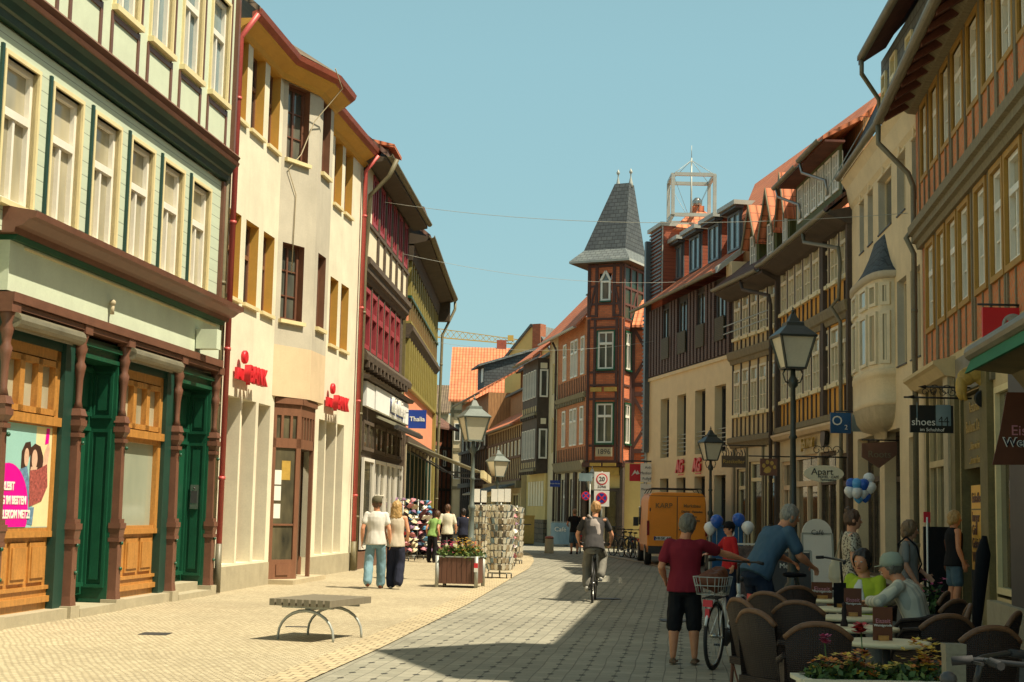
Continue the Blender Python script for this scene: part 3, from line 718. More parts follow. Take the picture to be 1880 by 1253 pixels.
# bay
m = MB(F)
def seg(i):
    a, b = BAY[i], BAY[i + 1]; A = F.p(a[0], a[1], 0); B = F.p(b[0], b[1], 0); return Fr(A, B)
for i, hs in ((0, (.16, .90)), (1, (.28, .98)), (2, (.4, 1.0))):
    S = seg(i)
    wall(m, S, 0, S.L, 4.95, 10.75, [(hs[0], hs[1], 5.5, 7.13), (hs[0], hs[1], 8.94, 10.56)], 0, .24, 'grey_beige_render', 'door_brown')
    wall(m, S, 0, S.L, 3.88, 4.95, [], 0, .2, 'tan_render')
m.mat('tan_render').poly([F.p(u, v, 3.88) for u, v in BAY]); m.build('bay', R_)
for i, hs in ((0, (.16, .90)), (1, (.28, .98))):
    S = seg(i)
    for z0, z1 in ((5.5, 7.13), (8.94, 10.56)): window(R_, S, hs[0], hs[1], z0, z1, -.2, .07, 'brown_paint', 'glass', vb=[.5], hb=[.33, .66], fd=.05, sill=('cream_trim', .08, .08, .05))
# bay door unit
DB = [(3.6, -.02), (4.15, .42), (5.35, .42), (6.2, -.02)]
m = MB(F).mat('door_brown')
for i in range(3):
    A, B = F.p(*DB[i], 0), F.p(*DB[i + 1], 0); S = Fr(A, B); L = S.L
    m.box(0, L, -.08, .0, 2.82, 3.02, S); m.box(0, L, -.08, 0, 3.5, 3.86, S); m.box(0, .09, -.08, 0, .1, 3.5, S); m.box(L - .09, L, -.08, 0, .1, 3.5, S)
    m.box(.0, L, -.02, .05, 3.74, 3.86, S)
    for k in (1, 2) if i == 0 else (1, 2, 3, 4): m.box(L * k / (3 if i == 0 else 5) - .03, L * k / (3 if i == 0 else 5) + .03, -.07, 0, 3.02, 3.5, S)
    if i == 0: m.box(.09, L - .09, -.07, 0, .1, .5, S); m.box(.2, L - .2, 0, .02, .18, .4, S); m.box(.09, L - .09, -.06, -.01, 1.2, 1.24, S)
m.mat('sandstone').box(3.5, 6.3, -.3, .55, 0, .1)
d0 = m.build('entrance', R_)
g = MB(F).mat('shop_glass')
for i in (0, 1, 2):
    S = Fr(F.p(*DB[i], 0), F.p(*DB[i + 1], 0)); g.box(.08, S.L - .08, -.055, -.035, 3.02, 3.5, S)
    if i != 1: g.box(.08, S.L - .08, -.055, -.035, .5, 2.82, S)
g.build('pane', d0)
S = Fr(F.p(*DB[1], 0), F.p(*DB[2], 0)); T = S.turned(.1, -.05, rad(-60)); m = MB(T).mat('door_brown'); m.box(0, .95, -.05, 0, .12, 2.8); m.build('door', R_)
m = MB(S).mat('glass_dark').box(.1, S.L - .1, -.6, -.55, .1, 2.8); m.build('inner_pane', R_)
# things seen behind the entrance glass: leaflets
m = MB(F).mat('sign_white'); S = Fr(F.p(*DB[0], 0), F.p(*DB[1], 0))
for z in (1.35, 1.72, 2.05): m.box(.1, .28, -.033, -.03, z, z + .3, S)
m.mat('gold_paint').box(.28, .5, -.033, -.03, 2.15, 2.55, S); tag(m.build('notices', None, S.p(.2, 0, 1.9)), 'white and yellow notices stuck inside the bank entrance glass', 'notices')
# eaves
lip = [(0, .0), (3.0, 0), (4.45, .5), (5.8, .5), (6.6, 0), (LB, 0)]
m = MB(F).mat('ochre_paint'); sweep(m, F, lip, [(-.01, 10.55), (.05, 10.56), (.10, 10.64), (.30, 10.76), (.34, 10.80), (-.01, 10.80)]); m.build('soffit', R_)
m = MB(F).mat('rust_gutter'); sweep(m, F, lip, [(.28, 10.803), (.36, 10.803), (.44, 10.88), (.47, 10.98), (.43, 10.98), (.28, 10.92)]); m.build('gutter', R_)
m = MB(F).mat('tiles_brown'); q = F.p
m.hexa([q(0, .42, 10.9), q(LB, .42, 10.9), q(LB, -4.5, 15.2), q(0, -4.5, 15.2), q(0, .42, 11.03), q(LB, .42, 11.03), q(LB, -4.5, 15.33), q(0, -4.5, 15.33)])
m.add([q(3.0, .42, 11.04), q(4.45, .96, 11.0), q(5.8, .96, 11.0), q(6.6, .42, 11.04), q(5.1, -.9, 12.3)], [(0, 1, 4), (1, 2, 4), (2, 3, 4)]); m.build('roof', R_)
pipe(R_, [F.p(-.06, .42, 10.85), F.p(-.06, .1, 10.4), F.p(-.06, .1, .9)], .055, 'red_pipe'); pipe(R_, [F.p(-.06, .1, .9), F.p(-.06, .1, .02)], .06, 'gutter_zinc', 'drain_pipe')
pipe(R_, [F.p(LB - .25, .45, 10.8), F.p(LB - .25, .12, 10.4), F.p(LB - .25, .12, .7)], .055, 'red_pipe'); pipe(R_, [F.p(LB - .25, .12, .75), F.p(LB - .25, .12, .02)], .075, 'old_pipe', 'drain_pipe')
pipe(R_, [FA.p(8.02, .05, 11.2), FA.p(8.02, .05, .1)], .05, 'old_pipe')
# loose cable over the bay
S = seg(0); c = MB().mat('sandstone'); c.tube([F.p(3.9, .95, 11.0), F.p(4.4, 1.0, 10.7), S.p(.95, .1, 9.9), S.p(.6, .05, 9.1), S.p(.2, .04, 8.7), S.p(.5, .03, 8.2), S.p(.45, .03, 6.5)], .012, 5)
tag(c.build('loose_cable', None, S.p(.5, .1, 9)), 'pale cable hanging loose down the bank bay', 'cable')
# bank letters (red box letters with a round badge)
for i, (a, lab) in enumerate(((.62, 'red raised bank lettering nearest the mint house'), (7.75, 'red raised bank lettering beyond the bay'))):
    T = thing('bank_sign', lab, 'sign', F.p(a + .5, .0, 4.2), group='bank signs on the cream wall')
    m = MB(F).mat('sign_red').box(a, a + .95, .04, .09, 3.98, 4.2); m.lathe([(.11, -.02), (.13, 0), (.13, .05), (.11, .07)], 16, F.p(a + .33, .10, 4.42), T=Matrix((F.t, V((0, 0, 1)), F.n)).transposed()); m.build('backing', T)
    m = MB(F).mat('sign_red').box(a + .5, a + .505, .115, .2, 3.9, 4.25); m.build('stay', T)
    text('BANK', F, a + .05, 4.07, .44, 'sign_red', T, .27, 'LEFT', ex=.06, bold=.012)

# ------------------------------------------------------------------ LEFT: timbered house with oxblood windows
FC = Fr((-4.02, 38.14), (-3.47, 47.58)); F = FC; LC = F.L
R_ = thing('timbered_shop_house', 'dark timbered house with oxblood red window frames beside the cream bank', 'house', F.p(4.5, 0, 0))
wu = [(1.05 + 1.28 * i, 1.98 + 1.28 * i) for i in range(6)]; wl = [(.76 + 1.21 * i, 1.72 + 1.21 * i) for i in range(6)]
m = MB(F); wall(m, F, 0, 8.75, 7.9, 10.8, [(a, b, 9.22, 10.6) for a, b in wu], .1, .15, 'cream_panel', 'old_timber')
wall(m, F, 0, 8.75, 5.55, 7.9, [(a, b, 5.85, 7.5) for a, b in wl], 0, .15, 'old_timber', 'old_timber')
m.mat('old_timber').box(0, LC, -7, -.4, 0, 10.8); m.build('wall', R_)
m = MB(F).mat('old_timber')
for i, (a, b) in enumerate(wu):
    m.box(b + .04, b + .13, .1, .15, 8.15, 10.8); m.box(a - .14, a - .05, .1, .15, 8.15, 10.8) if i else None
m.box(0, 8.75, .1, .16, 9.06, 9.15); m.ext([(0, 7.62), (.06, 7.62), (.12, 7.75), (.18, 7.8), (.2, 7.95), (.26, 8.0), (.26, 8.15), (.1, 8.2), (0, 8.2)], 0, 8.75)
for i, (a, b) in enumerate(wl): m.box(b + .06, b + .18, 0, .05, 5.6, 7.6)
m.ext([(0, 5.45), (.25, 5.45), (.28, 5.6), (.2, 5.72), (0, 5.75)], 0, 9.3)
for i in range(12): m.box(.3 + .72 * i, .5 + .72 * i, -.1, .26, 5.28, 5.448)
m.build('timber_frame', R_)
for a, b in wu: window(R_, F, a, b, 9.22, 10.6, .04, .11, 'oxblood_frame', 'glass_dark', vb=[.5], fd=.09)
for a, b in wl: window(R_, F, a, b, 5.85, 7.5, -.06, .12, 'oxblood_frame', 'glass_dark', tr=.6, fd=.1)
m = MB(F).mat('cream_panel').box(0, LC, -.3, -.05, 5.1, 5.45)
m.mat('old_timber').ext([(-.05, 4.98), (.3, 4.98), (.36, 5.06), (.1, 5.12), (-.05, 5.12)], .2, LC); m.box(0, LC, -.3, .0, 3.1, 4.98); m.box(0, .35, -.3, .12, 0, 5.0); m.box(LC - .25, LC, -.3, .1, 0, 5)
m.build('shop_head', R_)
T = thing('shop_sign', 'pale sign board with white script letters on blue shadow over the shop awning', 'sign', F.p(5, .2, 4.6))
m = MB(F).mat('white_matte').box(.5, 1.9, .1, .2, 4.28, 4.93); m.box(2.0, LC - .4, .1, .22, 4.28, 4.93); m.build('board', T)
text('Mein Kleines', F, 6.2, 4.6, .62, 'sign_white', T, .30, ex=.02, bold=.012, shear=.2, sx=.95); text('Mein Kleines', F, 6.26, 4.57, .62, 'sign_blue', T, .225, ex=.004, bold=.02, shear=.2, sx=.95)
m = MB(F).mat('awning_canvas'); m.hexa([F.p(2.9, .1, 4.12), F.p(8.8, .1, 4.12), F.p(8.8, .65, 3.9), F.p(2.9, .65, 3.9), F.p(2.9, .1, 4.2), F.p(8.8, .1, 4.2), F.p(8.8, .68, 3.98), F.p(2.9, .68, 3.98)])
m.mat('graphite').box(2.9, 8.8, .62, .74, 3.82, 3.92); tag(m.build('rolled_awning', None, F.p(6, .3, 4)), 'rolled in grey awning under the pale script sign', 'awning')
ss = [(1.2, 3.1), (3.3, 5.3), (5.5, 7.6), (7.8, 9.2)]
for i, (a, b) in enumerate(ss):
    window(R_, F, a, b, .5, 2.95, .02, .09, 'white_paint', 'shop_glass', vb=[.5] if i in (1, 2) else [], hb=[.6] if i == 1 else [], fd=.06, name='shop_window')
    window(R_, F, a, b, 3.15, 3.95, .0, .09, 'old_timber', 'shop_glass', vb=[.5], fd=.05, name='transom_window')
m = MB(F).mat('old_timber').box(0, LC, -.35, -.03, 0, 3.1); m.mat('brown_paint').box(.3, LC, -.05, .08, 0, .45); m.build('shop_wall', R_)
m = MB(F).mat('soffit_boards'); m.ext([(.1, 10.66), (.22, 10.6), (.66, 10.68), (.66, 10.76), (.1, 10.85)], -.3, 9.1); m.build('soffit', R_)
gutter(R_, F, [(-.35, .72), (9.15, .72)], 10.84, .09, 'old_pipe')
roof_slope(R_, F, -.3, 9.15, .66, 10.78, -4.5, 15.0, 'tiles_old', .14)
pipe(R_, [F.p(-.1, .9, 10.75), F.p(-.1, .7, 10.3), F.p(-.02, .2, 9.8), F.p(-.02, .12, 8), F.p(-.02, .12, .05)], .06, 'old_pipe')
# dormers on both roofs
def small_dormer(root, F, u, v, z, w=1.2, h=.9, rm='tiles_old'):
    m = MB(F).mat('old_timber'); m.box(u - w / 2, u + w / 2, v - 1.6, v, z, z + h); d = m.build('dormer', root)
    m = MB(F).mat(rm); m.hexa([F.p(u - w * .62, v + .2, z + h), F.p(u + w * .62, v + .2, z + h), F.p(u + w * .62, v - 1.9, z + h + .5), F.p(u - w * .62, v - 1.9, z + h + .5), F.p(u - w * .62, v + .2, z + h + .1), F.p(u + w * .62, v + .2, z + h + .1), F.p(u + w * .62, v - 1.9, z + h + .6), F.p(u - w * .62, v - 1.9, z + h + .6)])
    m.build('dormer_roof', d); m = MB(F).mat('glass').box(u - w * .35, u + w * .35, v, v + .03, z + .2, z + h - .15); m.build('dormer_window', d)
small_dormer(R_, FB, 8.6, -.4, 11.6, 1.0, .55, 'tiles_orange'); small_dormer(R_, F, 5.0, .0, 11.6, 1.3, .55, 'tiles_orange')

# ------------------------------------------------------------------ LEFT: olive timbered house
FD = Fr((-3.47, 47.58), (-3.25, 61.5)); F = FD; LD = F.L
R_ = thing('olive_timbered_house', 'olive yellow timbered house with salmon panels beyond the oxblood windows', 'house', F.p(6, 0, 0))
m = MB(F)
m.mat('olive_timber').box(0, LD, -7, 0, 0, 10.6); m.mat('salmon_panel').box(.05, LD - .1, .0, .05, 7.62, 8.5); m.box(.05, LD - .1, 0, .03, 4.0, 5.6); m.build('wall', R_)
m = MB(F)
n = 16
for i in range(n):
    u = .35 + (LD - .6) * i / (n - 1)
    m.mat('olive_timber').box(u - .09, u + .09, .05, .12, 7.6, 8.52); m.mat('olive_paint').box(u - .13, u + .10, 0, .13, 8.5, 10.6); m.box(u - .13, u + .1, 0, .13, 5.6, 7.15)
m.mat('old_timber').ext([(0, 7.15), (.1, 7.15), (.16, 7.3), (.24, 7.4), (.24, 7.55), (.1, 7.62), (0, 7.62)], 0, LD); m.mat('olive_paint').box(0, LD, 0, .17, 7.62, 7.7); m.mat('green_paint').box(0, LD, 0, .16, 8.46, 8.54); m.mat('olive_paint').box(0, LD, 0, .15, 5.55, 5.66)
m.build('timber_frame', R_)
for i in range(n - 1):
    u = .35 + (LD - .6) * (i + .5) / (n - 1)
    window(R_, F, u - .28, u + .26, 8.58, 10.4, .03, .07, 'olive_paint', 'glass_dark', fd=.05); window(R_, F, u - .28, u + .26, 5.7, 7.1, .03, .07, 'olive_paint', 'glass_dark', tr=.6, fd=.05)
m = MB(F).mat('old_timber').ext([(0, 3.7), (.15, 3.75), (.2, 3.95), (0, 4.0)], 0, LD); m.mat('olive_paint').box(LD - .6, LD, 0, .15, 0, 7.2); m.mat('old_timber').box(0, LD, 0, .04, 0, 3.7)
m.mat('sandstone')
for i in range(8): m.box(.2 + 1.7 * i, .34 + 1.7 * i, 0, .12, 0, 3.7)
m.build('shop_front', R_)
for i in range(7): window(R_, F, .45 + 1.7 * i, 1.8 + 1.7 * i, .3, 3.5, .07, .05, 'dark_green_paint', 'shop_glass', vb=[.5], fd=.04, name='shop_window')
m = MB(F).mat('soffit_boards'); m.ext([(.0, 10.25), (.2, 10.25), (.7, 10.38), (.7, 10.5), (0, 10.62)], .0, LD + .5)
m.ext([(.0, 9.7), (.15, 9.72), (.2, 10.19), (0, 10.19)], .0, LD); m.build('soffit', R_)
gutter(R_, F, [(-.2, .78), (LD * .72, .78), (LD + .3, .82), (LD + .7, .75)], 10.5, .10, 'old_pipe')
roof_slope(R_, F, 0, LD + .6, .72, 10.42, -4.5, 14.7, 'tiles_old', .14)
m = MB(F).mat('soffit_boards').box(LD, LD + .4, -4, .6, 9.5, 10.4); m.build('gable_boards', R_)
pipe(R_, [F.p(LD + .65, .78, 10.4), F.p(LD + .65, .78, 10.1), F.p(LD + .15, .3, 8.9), F.p(LD + .12, .25, 4), F.p(LD + .12, .25, .1)], .06, 'old_pipe')
small_dormer(R_, F, 3.2, .1, 11.2, 1.2, .7, 'tiles_old')
# bookshop sign
T = thing('shop_sign', 'square blue shop sign with bold white lettering on the olive house', 'sign', FC.p(LC, .6, 4.4))
S = Fr((0, 0), (1, 0), 1); S.A = at(766, 770, 46.2); zc = S.A.z; S.A.z = 0; S.t = V((1, 0, 0)); S.n = V((0, -1, 0))
m = MB(S).mat('sign_blue').box(-.28, .28, -.05, 0, zc - .29, zc + .29); m.build('board', T); text('Thalia', S, 0, zc, .20, 'sign_white', T, .004, bold=.004)
m = MB(S).mat('black_iron').box(-.5, -.28, -.04, -.02, zc + .18, zc + .21); m.box(-.5, -.28, -.04, -.02, zc - .21, zc - .18); m.build('bracket', T)
# big open awning
T = thing('open_awning', 'open grey awning sloping out over the sales racks', 'awning', FD.p(4, 1, 3))
F = FD; m = MB(F).mat('awning_canvas'); a, b = .5, 9.4
q = F.p; P0_, P1_ = (.15, 3.75), (2.55, 2.85)
m.hexa([q(a, P0_[0], P0_[1]), q(b, P0_[0], P0_[1]), q(b, P1_[0], P1_[1]), q(a, P1_[0], P1_[1]), q(a, P0_[0], P0_[1] + .03), q(b, P0_[0], P0_[1] + .03), q(b, P1_[0], P1_[1] + .03), q(a, P1_[0], P1_[1] + .03)])
m.mat('cream_trim').box(a, b, P1_[0] - .02, P1_[0] + .09, P1_[1] - .2, P1_[1] + .05); m.build('canvas', T)
m = MB().mat('graphite')
for u in (1.0, 9.8): m.bar(q(u, .2, 3.5), q(u, 1.3, 2.85), .05, .05); m.bar(q(u, 1.3, 2.85), q(u, 2.5, 2.8), .05, .05)
m.build('arm', T)
# ------------------------------------------------------------------ RIGHT side frames (u runs away from the camera)
P0_ = (7.73, 27.45); P1_ = (8.25, 35.4); P2_ = (8.0, 43.62); P3_ = (7.26, 48.04); P4_ = (5.41, 58.05)
GB = Fr((5.29875, 8), P0_, -1); GS = Fr(P0_, P1_, -1); GO = Fr(P1_, P2_, -1); GG = Fr(P2_, P3_, -1); GM = Fr(P3_, P4_, -1)
# ---- brick house with ochre window casings
F = GB
R_ = thing('brick_timbered_house', 'tall herringbone brick house with ochre window casings at the right edge', 'house', F.p(12, 0, 0))
wins_u = [(18.20, 18.85), (17.03, 17.75), (15.85, 16.60), (14.62, 15.55), (13.35, 14.15), (12.2, 12.98), (10.98, 11.85), (9.8, 10.6), (8.6, 9.4)]
wins_l = [(18.12, 18.9), (16.98, 17.6), (15.85, 16.6), (14.75, 15.55), (13.4, 14.15), (12.2, 12.95), (11.05, 11.95), (9.8, 10.6), (8.6, 9.4)]
U0, U1 = -3.0, F.L - .02
m = MB(F)
wall(m, F, U0, U1, 7.0, 9.6, [(a, b, 7.9, 9.2) for a, b in wins_u], .1, .16, 'herring_brick', 'dull_ochre')
wall(m, F, U0, U1, 4.35, 7.0, [(a, b, 5.08, 6.58) for a, b in wins_l], 0, .16, 'herring_brick', 'dull_ochre')
m.mat('old_timber').box(U0, U1, -7, -.4, 0, 9.6); m.build('wall', R_)
m = MB(F).mat('grey_timber')
m.ext([(0, 6.68), (.1, 6.68), (.13, 6.78), (.2, 6.8), (.2, 6.92), (.27, 6.94), (.27, 7.1), (.1, 7.14), (0, 7.14)], U0, U1)
for a, b in wins_u:
    for x in (a - .22, b + .22): m.box(x - .04, x + .04, .1, .13, 7.14, 9.6)
    m.box((a + b) / 2 - .035, (a + b) / 2 + .035, .1, .128, 7.14, 7.8)
for a, b in wins_l:
    for x in (a - .20, b + .20): m.box(x - .04, x + .04, 0, .03, 4.35, 6.68)
    m.box((a + b) / 2 - .028, (a + b) / 2 + .028, 0, .02, 4.35, 5.0)
m.build('timber_frame', R_)
for (a, b), (z0, z1), v in [(w, (7.9, 9.2), .0) for w in wins_u] + [(w, (5.08, 6.58), -.08) for w in wins_l]:
    window(R_, F, a, b, z0, z1, v, .07, 'white_paint', 'glass_curtain', tr=.66, vb=[.5], hb=[.33], fd=.07, casing=(.09, 'dull_ochre', v + .13))
m = MB(F).mat('grey_timber').ext([(.1, 9.3), (.25, 9.32), (.42, 9.45), (.42, 9.52), (.1, 9.6)], U0, U1)
m.mat('orange_boards_dark').hexa([F.p(U0, .1, 9.62), F.p(U1 + .02, .1, 9.62), F.p(U1 + .02, .76, 9.18), F.p(U0, .76, 9.18), F.p(U0, .1, 9.72), F.p(U1 + .02, .1, 9.72), F.p(U1 + .02, .76, 9.28), F.p(U0, .76, 9.28)])
for i in range(30): u = U0 + .4 + .75 * i; m.hexa([F.p(u, .1, 9.44), F.p(u + .12, .1, 9.44), F.p(u + .12, .72, 9.08), F.p(u, .72, 9.08), F.p(u, .1, 9.62), F.p(u + .12, .1, 9.62), F.p(u + .12, .72, 9.18), F.p(u, .72, 9.18)]) if u < U1 else None
m.build('eaves', R_)
gutter(R_, F, [(U0, .80), (U1 + .05, .80)], 9.2, .095)
roof_slope(R_, F, U0, U1 + .02, .78, 9.30, -3.2, 13.9, 'tiles_old', .12)
pipe(R_, [F.p(U1 + .0, .80, 9.1), F.p(U1 + .0, .80, 8.75), F.p(U1 - .02, .25, 8.15), F.p(U1 - .02, .16, 7.9), F.p(U1 - .02, .16, 7.1), F.p(U1 - .02, .3, 6.9), F.p(U1 - .02, .16, 6.6), F.p(U1 - .02, .16, .05)], .055)
# cross gable dormer (its shadow falls on the setts)
m = MB(F).mat('herring_brick'); m.box(3.5, 6.9, -3.4, -.2, 9.7, 11.9); m.prism([F.p(3.5, -.2, 11.9), F.p(6.9, -.2, 11.9), F.p(5.2, -.2, 13.9)], F.n * -3.3); d = m.build('cross_gable', R_)
m = MB(F).mat('tiles_old')
for s_ in (-1, 1): m.hexa([F.p(5.2, .1, 13.95), F.p(5.2, -4, 13.95), F.p(5.2 + 2.0 * s_, -4, 11.55), F.p(5.2 + 2.0 * s_, .1, 11.55), F.p(5.2, .1, 14.1), F.p(5.2, -4, 14.1), F.p(5.2 + 2.0 * s_, -4, 11.7), F.p(5.2 + 2.0 * s_, .1, 11.7)])
m.build('gable_roof', d)
# shop fronts of the brick house
m = MB(F)
wall(m, F, U0, U1, 0, 4.35, [(16.9, 19.4, .55, 4.1), (13.75, 15.8, .12, 3.6), (8.8, 13.1, .55, 3.5), (1.0, 8.0, .5, 3.2)], 0, .3, 'beige_panel', 'olive_timber')
m.build('shop_wall', R_)
m = MB(F).mat('beige_panel'); m.ext([(0, 3.95), (.18, 3.98), (.3, 4.12), (.36, 4.16), (.36, 4.22), (0, 4.3)], 16.2, 19.75); m.mat('sandstone').box(16.3, 16.75, 0, .12, 0, 4.0); m.mat('olive_timber').box(15.9, 16.3, 0, .08, 0, 3.9); m.box(13.15, 13.7, 0, .1, 0, 3.8)
m.mat('gutter_zinc').box(13.0, 15.9, 0, .06, 3.62, 4.2); m.build('shop_frame', R_)
window(R_, F, 16.95, 19.35, .6, 4.05, -.12, .08, 'beige_panel', 'shop_glass', tr=.58, vb=[.33, .66], vb_top=[.33, .66], fd=.07, name='shop_window')
window(R_, F, 11.95, 13.05, .6, 3.5, -.05, .09, 'cream_trim', 'shop_glass', fd=.07, name='shop_window')
m = MB(F).mat('graphite').box(8.6, 11.93, -.2, .05, .0, 3.6); m.mat('sign_black').box(1, 8.59, -.2, .05, 0, 3.3); m.build('dark_panel', R_)
window(R_, F, 1.0, 8.0, .5, 3.2, -.2, .09, 'olive_timber', 'glass_dark', vb=[.33, .66], fd=.07, name='shop_window')
m = MB(F).mat('glass_dark').box(13.75, 15.8, -1.5, -1.4, 0, 3.6); m.mat('olive_timber').box(13.7, 13.76, -1.5, 0, 0, 3.6); m.box(15.79, 15.85, -1.5, 0, 0, 3.6); m.build('doorway', R_)
m = MB(F).mat('plinth_stone').box(8.7, 13.15, 0, .14, 0, .5); m.box(13.8, 15.75, -.3, .7, 0, .14); m.box(16.9, 19.4, 0, .1, 0, .5); m.build('plinth', R_)
# bakery lettering boards in the doorway
T = thing('transom_board', 'curved olive board with golden bakery lettering over the shop doorway', 'sign', F.p(14.8, .0, 3.0))
m = MB(F).mat('olive_timber').box(13.8, 15.75, -.1, -.04, 2.42, 3.55); m.build('board', T)
for s_, z, k in (('Restaurant', 3.36, .24), ('Baukunst. Depot', 3.06, .26), ('... leben wie hier', 2.76, .17), ('... in unser Haus!', 2.54, .17)): text(s_, F, 14.8, z, k, 'gold_paint', T, -.03, sx=.8)
T = thing('advert_panel', 'tall amber advertising panel standing in the dark shop doorway', 'panel', F.p(14.4, .1, 0))
m = MB(F).mat('amber_print').box(13.9, 15.15, -.07, -.03, .86, 2.15); m.mat('olive_timber').box(13.9, 15.15, -.028, -.025, 1.77, 1.79); m.mat('black_iron').box(13.95, 15.1, -.08, -.01, .14, .86); m.build('panel', T)
for s_, z in (('Eiskaffee', 1.95), ('burger', 1.66), ('Grill', 1.46), ('Gebäck', 1.26), ('Waffeln', 1.05)): text(s_, F, 15.05, z, .22, 'brown_paint', T, -.02, 'LEFT')
# green awning over the near shop
T = thing('green_awning', 'green fabric awning with grey roller box at the right edge', 'awning', F.p(7, .5, 3.4))
m = MB(F).mat('gutter_zinc'); pr = [(.86 + .10 * math.cos(a * math.tau / 12), 3.66 + .10 * math.sin(a * math.tau / 12)) for a in range(12)]; m.ext(pr, 1, 10.05); m.build('roller_box', T)
m = MB(F).mat('green_fabric').hexa([F.p(1, .93, 3.40), F.p(9.95, .93, 3.40), F.p(9.95, .97, 3.40), F.p(1, .97, 3.40), F.p(1, .84, 3.60), F.p(9.95, .84, 3.60), F.p(9.95, .88, 3.6), F.p(1, .88, 3.6)]); m.build('valance', T)
m = MB(F).mat('olive_timber'); m.ext([(0, 3.7), (0, 3.1), (.2, 3.15), (.4, 3.4), (.85, 3.45), (.85, 3.6)], 1, 10.0); m.build('bracket', T)

# ---- stucco house with oriel
F = GS; LS = F.L; SGZ = 9.9
R_ = thing('stucco_oriel_house', 'cream stucco house with rounded oriel under a small slate roof', 'house', F.p(4, 0, 0))
up = [(6.25, 6.85), (5.1, 5.75), (2.95, 4.45), (1.5, 2.35), (.15, .85)]
lo = [(1.5, 2.45), (.2, 1.1)]
m = MB(F); wall(m, F, 0, LS, 3.5, 9.75, [(a, b, 7.8, 9.0) for a, b in up] + [(a, b, 4.7, 6.45) for a, b in lo], 0, .2, 'stucco_cream', 'grey_beige_render')
wall(m, F, 0, LS, 0, 3.5, [(.9, 1.4, .3, 3.2), (2.3, 3.95, .1, 3.45), (4.5, 7.3, .3, 3.45)], 0, .35, 'stucco_cream', 'stucco_cream')
m.mat('stucco_cream').box(0, LS, -7, -.45, 0, 9.4); m.build('wall', R_)
for a, b in up: window(R_, F, a, b, 7.8, 9.0, -.18, .05, 'stucco_cream', 'glass', fd=.03, sill=('graphite', .03, .03, .0))
for a, b in lo: window(R_, F, a, b, 4.7, 6.45, -.18, .05, 'stucco_cream', 'glass', fd=.03, sill=('graphite', .03, .03, .0))
window(R_, F, 2.3, 3.95, .1, 3.45, -.3, .08, 'old_timber', 'shop_glass', tr=.7, vb=[.6], fd=.06, name='shop_window'); window(R_, F, 4.5, 7.3, .3, 3.45, -.3, .08, 'old_timber', 'shop_glass', tr=.7, vb=[.25, .5, .75], fd=.06, name='shop_window')
m = MB(F).mat('stucco_cream').ext([(0, 9.1), (.06, 9.2), (.14, 9.6), (.26, 9.8), (0, 9.8)], 0, LS)
for a, b in up: m.box(a - .02, b + .02, 0, .03, 9.0, 9.05); m.box((a + b) / 2 - .06, (a + b) / 2 + .06, 0, .05, 9.02, 9.2)
m.build('cornice', R_)
gutter(R_, F, [(-.0, .32), (LS, .32)], SGZ, .09)
m = MB(F).mat('slate'); m.hexa([F.p(0, .28, 9.85), F.p(LS, .28, 9.85), F.p(LS, -1.7, 14), F.p(0, -1.7, 14), F.p(0, .25, 9.97), F.p(LS, .25, 9.97), F.p(LS, -1.8, 14.1), F.p(0, -1.8, 14.1)])
m.mat('zinc_light').hexa([F.p(LS - .02, .6, 9.55), F.p(LS + .06, .6, 9.55), F.p(LS + .06, -.3, 11.2), F.p(LS - .02, -.3, 11.2), F.p(LS - .02, .5, 9.8), F.p(LS + .06, .5, 9.8), F.p(LS + .06, -.4, 11.4), F.p(LS - .02, -.4, 11.4)])
m.build('roof', R_)
# slate dormer wall with windows and its own eaves
m = MB(F); wall(m, F, -3.0, 4.0, 9.6, 11.6, [(3.3, 3.8, 10.4, 11.2), (2.2, 2.8, 10.3, 11.3), (.6, 1.2, 10.2, 11.2)], .0, .15, 'slate_light', 'white_paint'); m.mat('slate_light').box(3.6, 4.0, -2, -.01, 9.6, 11.6); m.build('dormer', R_)
for a, b, c, d in ((3.3, 3.8, 10.4, 11.2), (2.2, 2.8, 10.3, 11.3), (.6, 1.2, 10.2, 11.2)): window(R_, F, a, b, c, d, -.05, .07, 'cream_trim', 'glass', tr=.5, fd=.1, name='dormer_window', sill=('cream_trim', .14, .06, .05))
m = MB(F).mat('orange_boards_dark').hexa([F.p(-3, -.1, 11.9), F.p(3.95, -.1, 11.9), F.p(3.95, .5, 11.5), F.p(-3, .5, 11.5), F.p(-3, -.1, 12.0), F.p(3.95, -.1, 12.0), F.p(3.95, .5, 11.6), F.p(-3, .5, 11.6)])
m.mat('tiles_old').hexa([F.p(-3, -.1, 12.01), F.p(4.0, -.1, 12.01), F.p(4.0, .52, 11.61), F.p(-3, .52, 11.61), F.p(-3, -1.5, 13.6), F.p(4.0, -1.5, 13.6), F.p(4.0, .52, 11.7), F.p(-3, .52, 11.7)]); m.build('dormer_eaves', R_)
gutter(R_, F, [(-3, .55), (3.3, .55)], 11.5, .09); pipe(R_, [F.p(3.25, .55, 11.4), F.p(3.25, .55, 11.1), F.p(4.0, .05, 10.75), F.p(4.05, .02, 10.2)], .05)
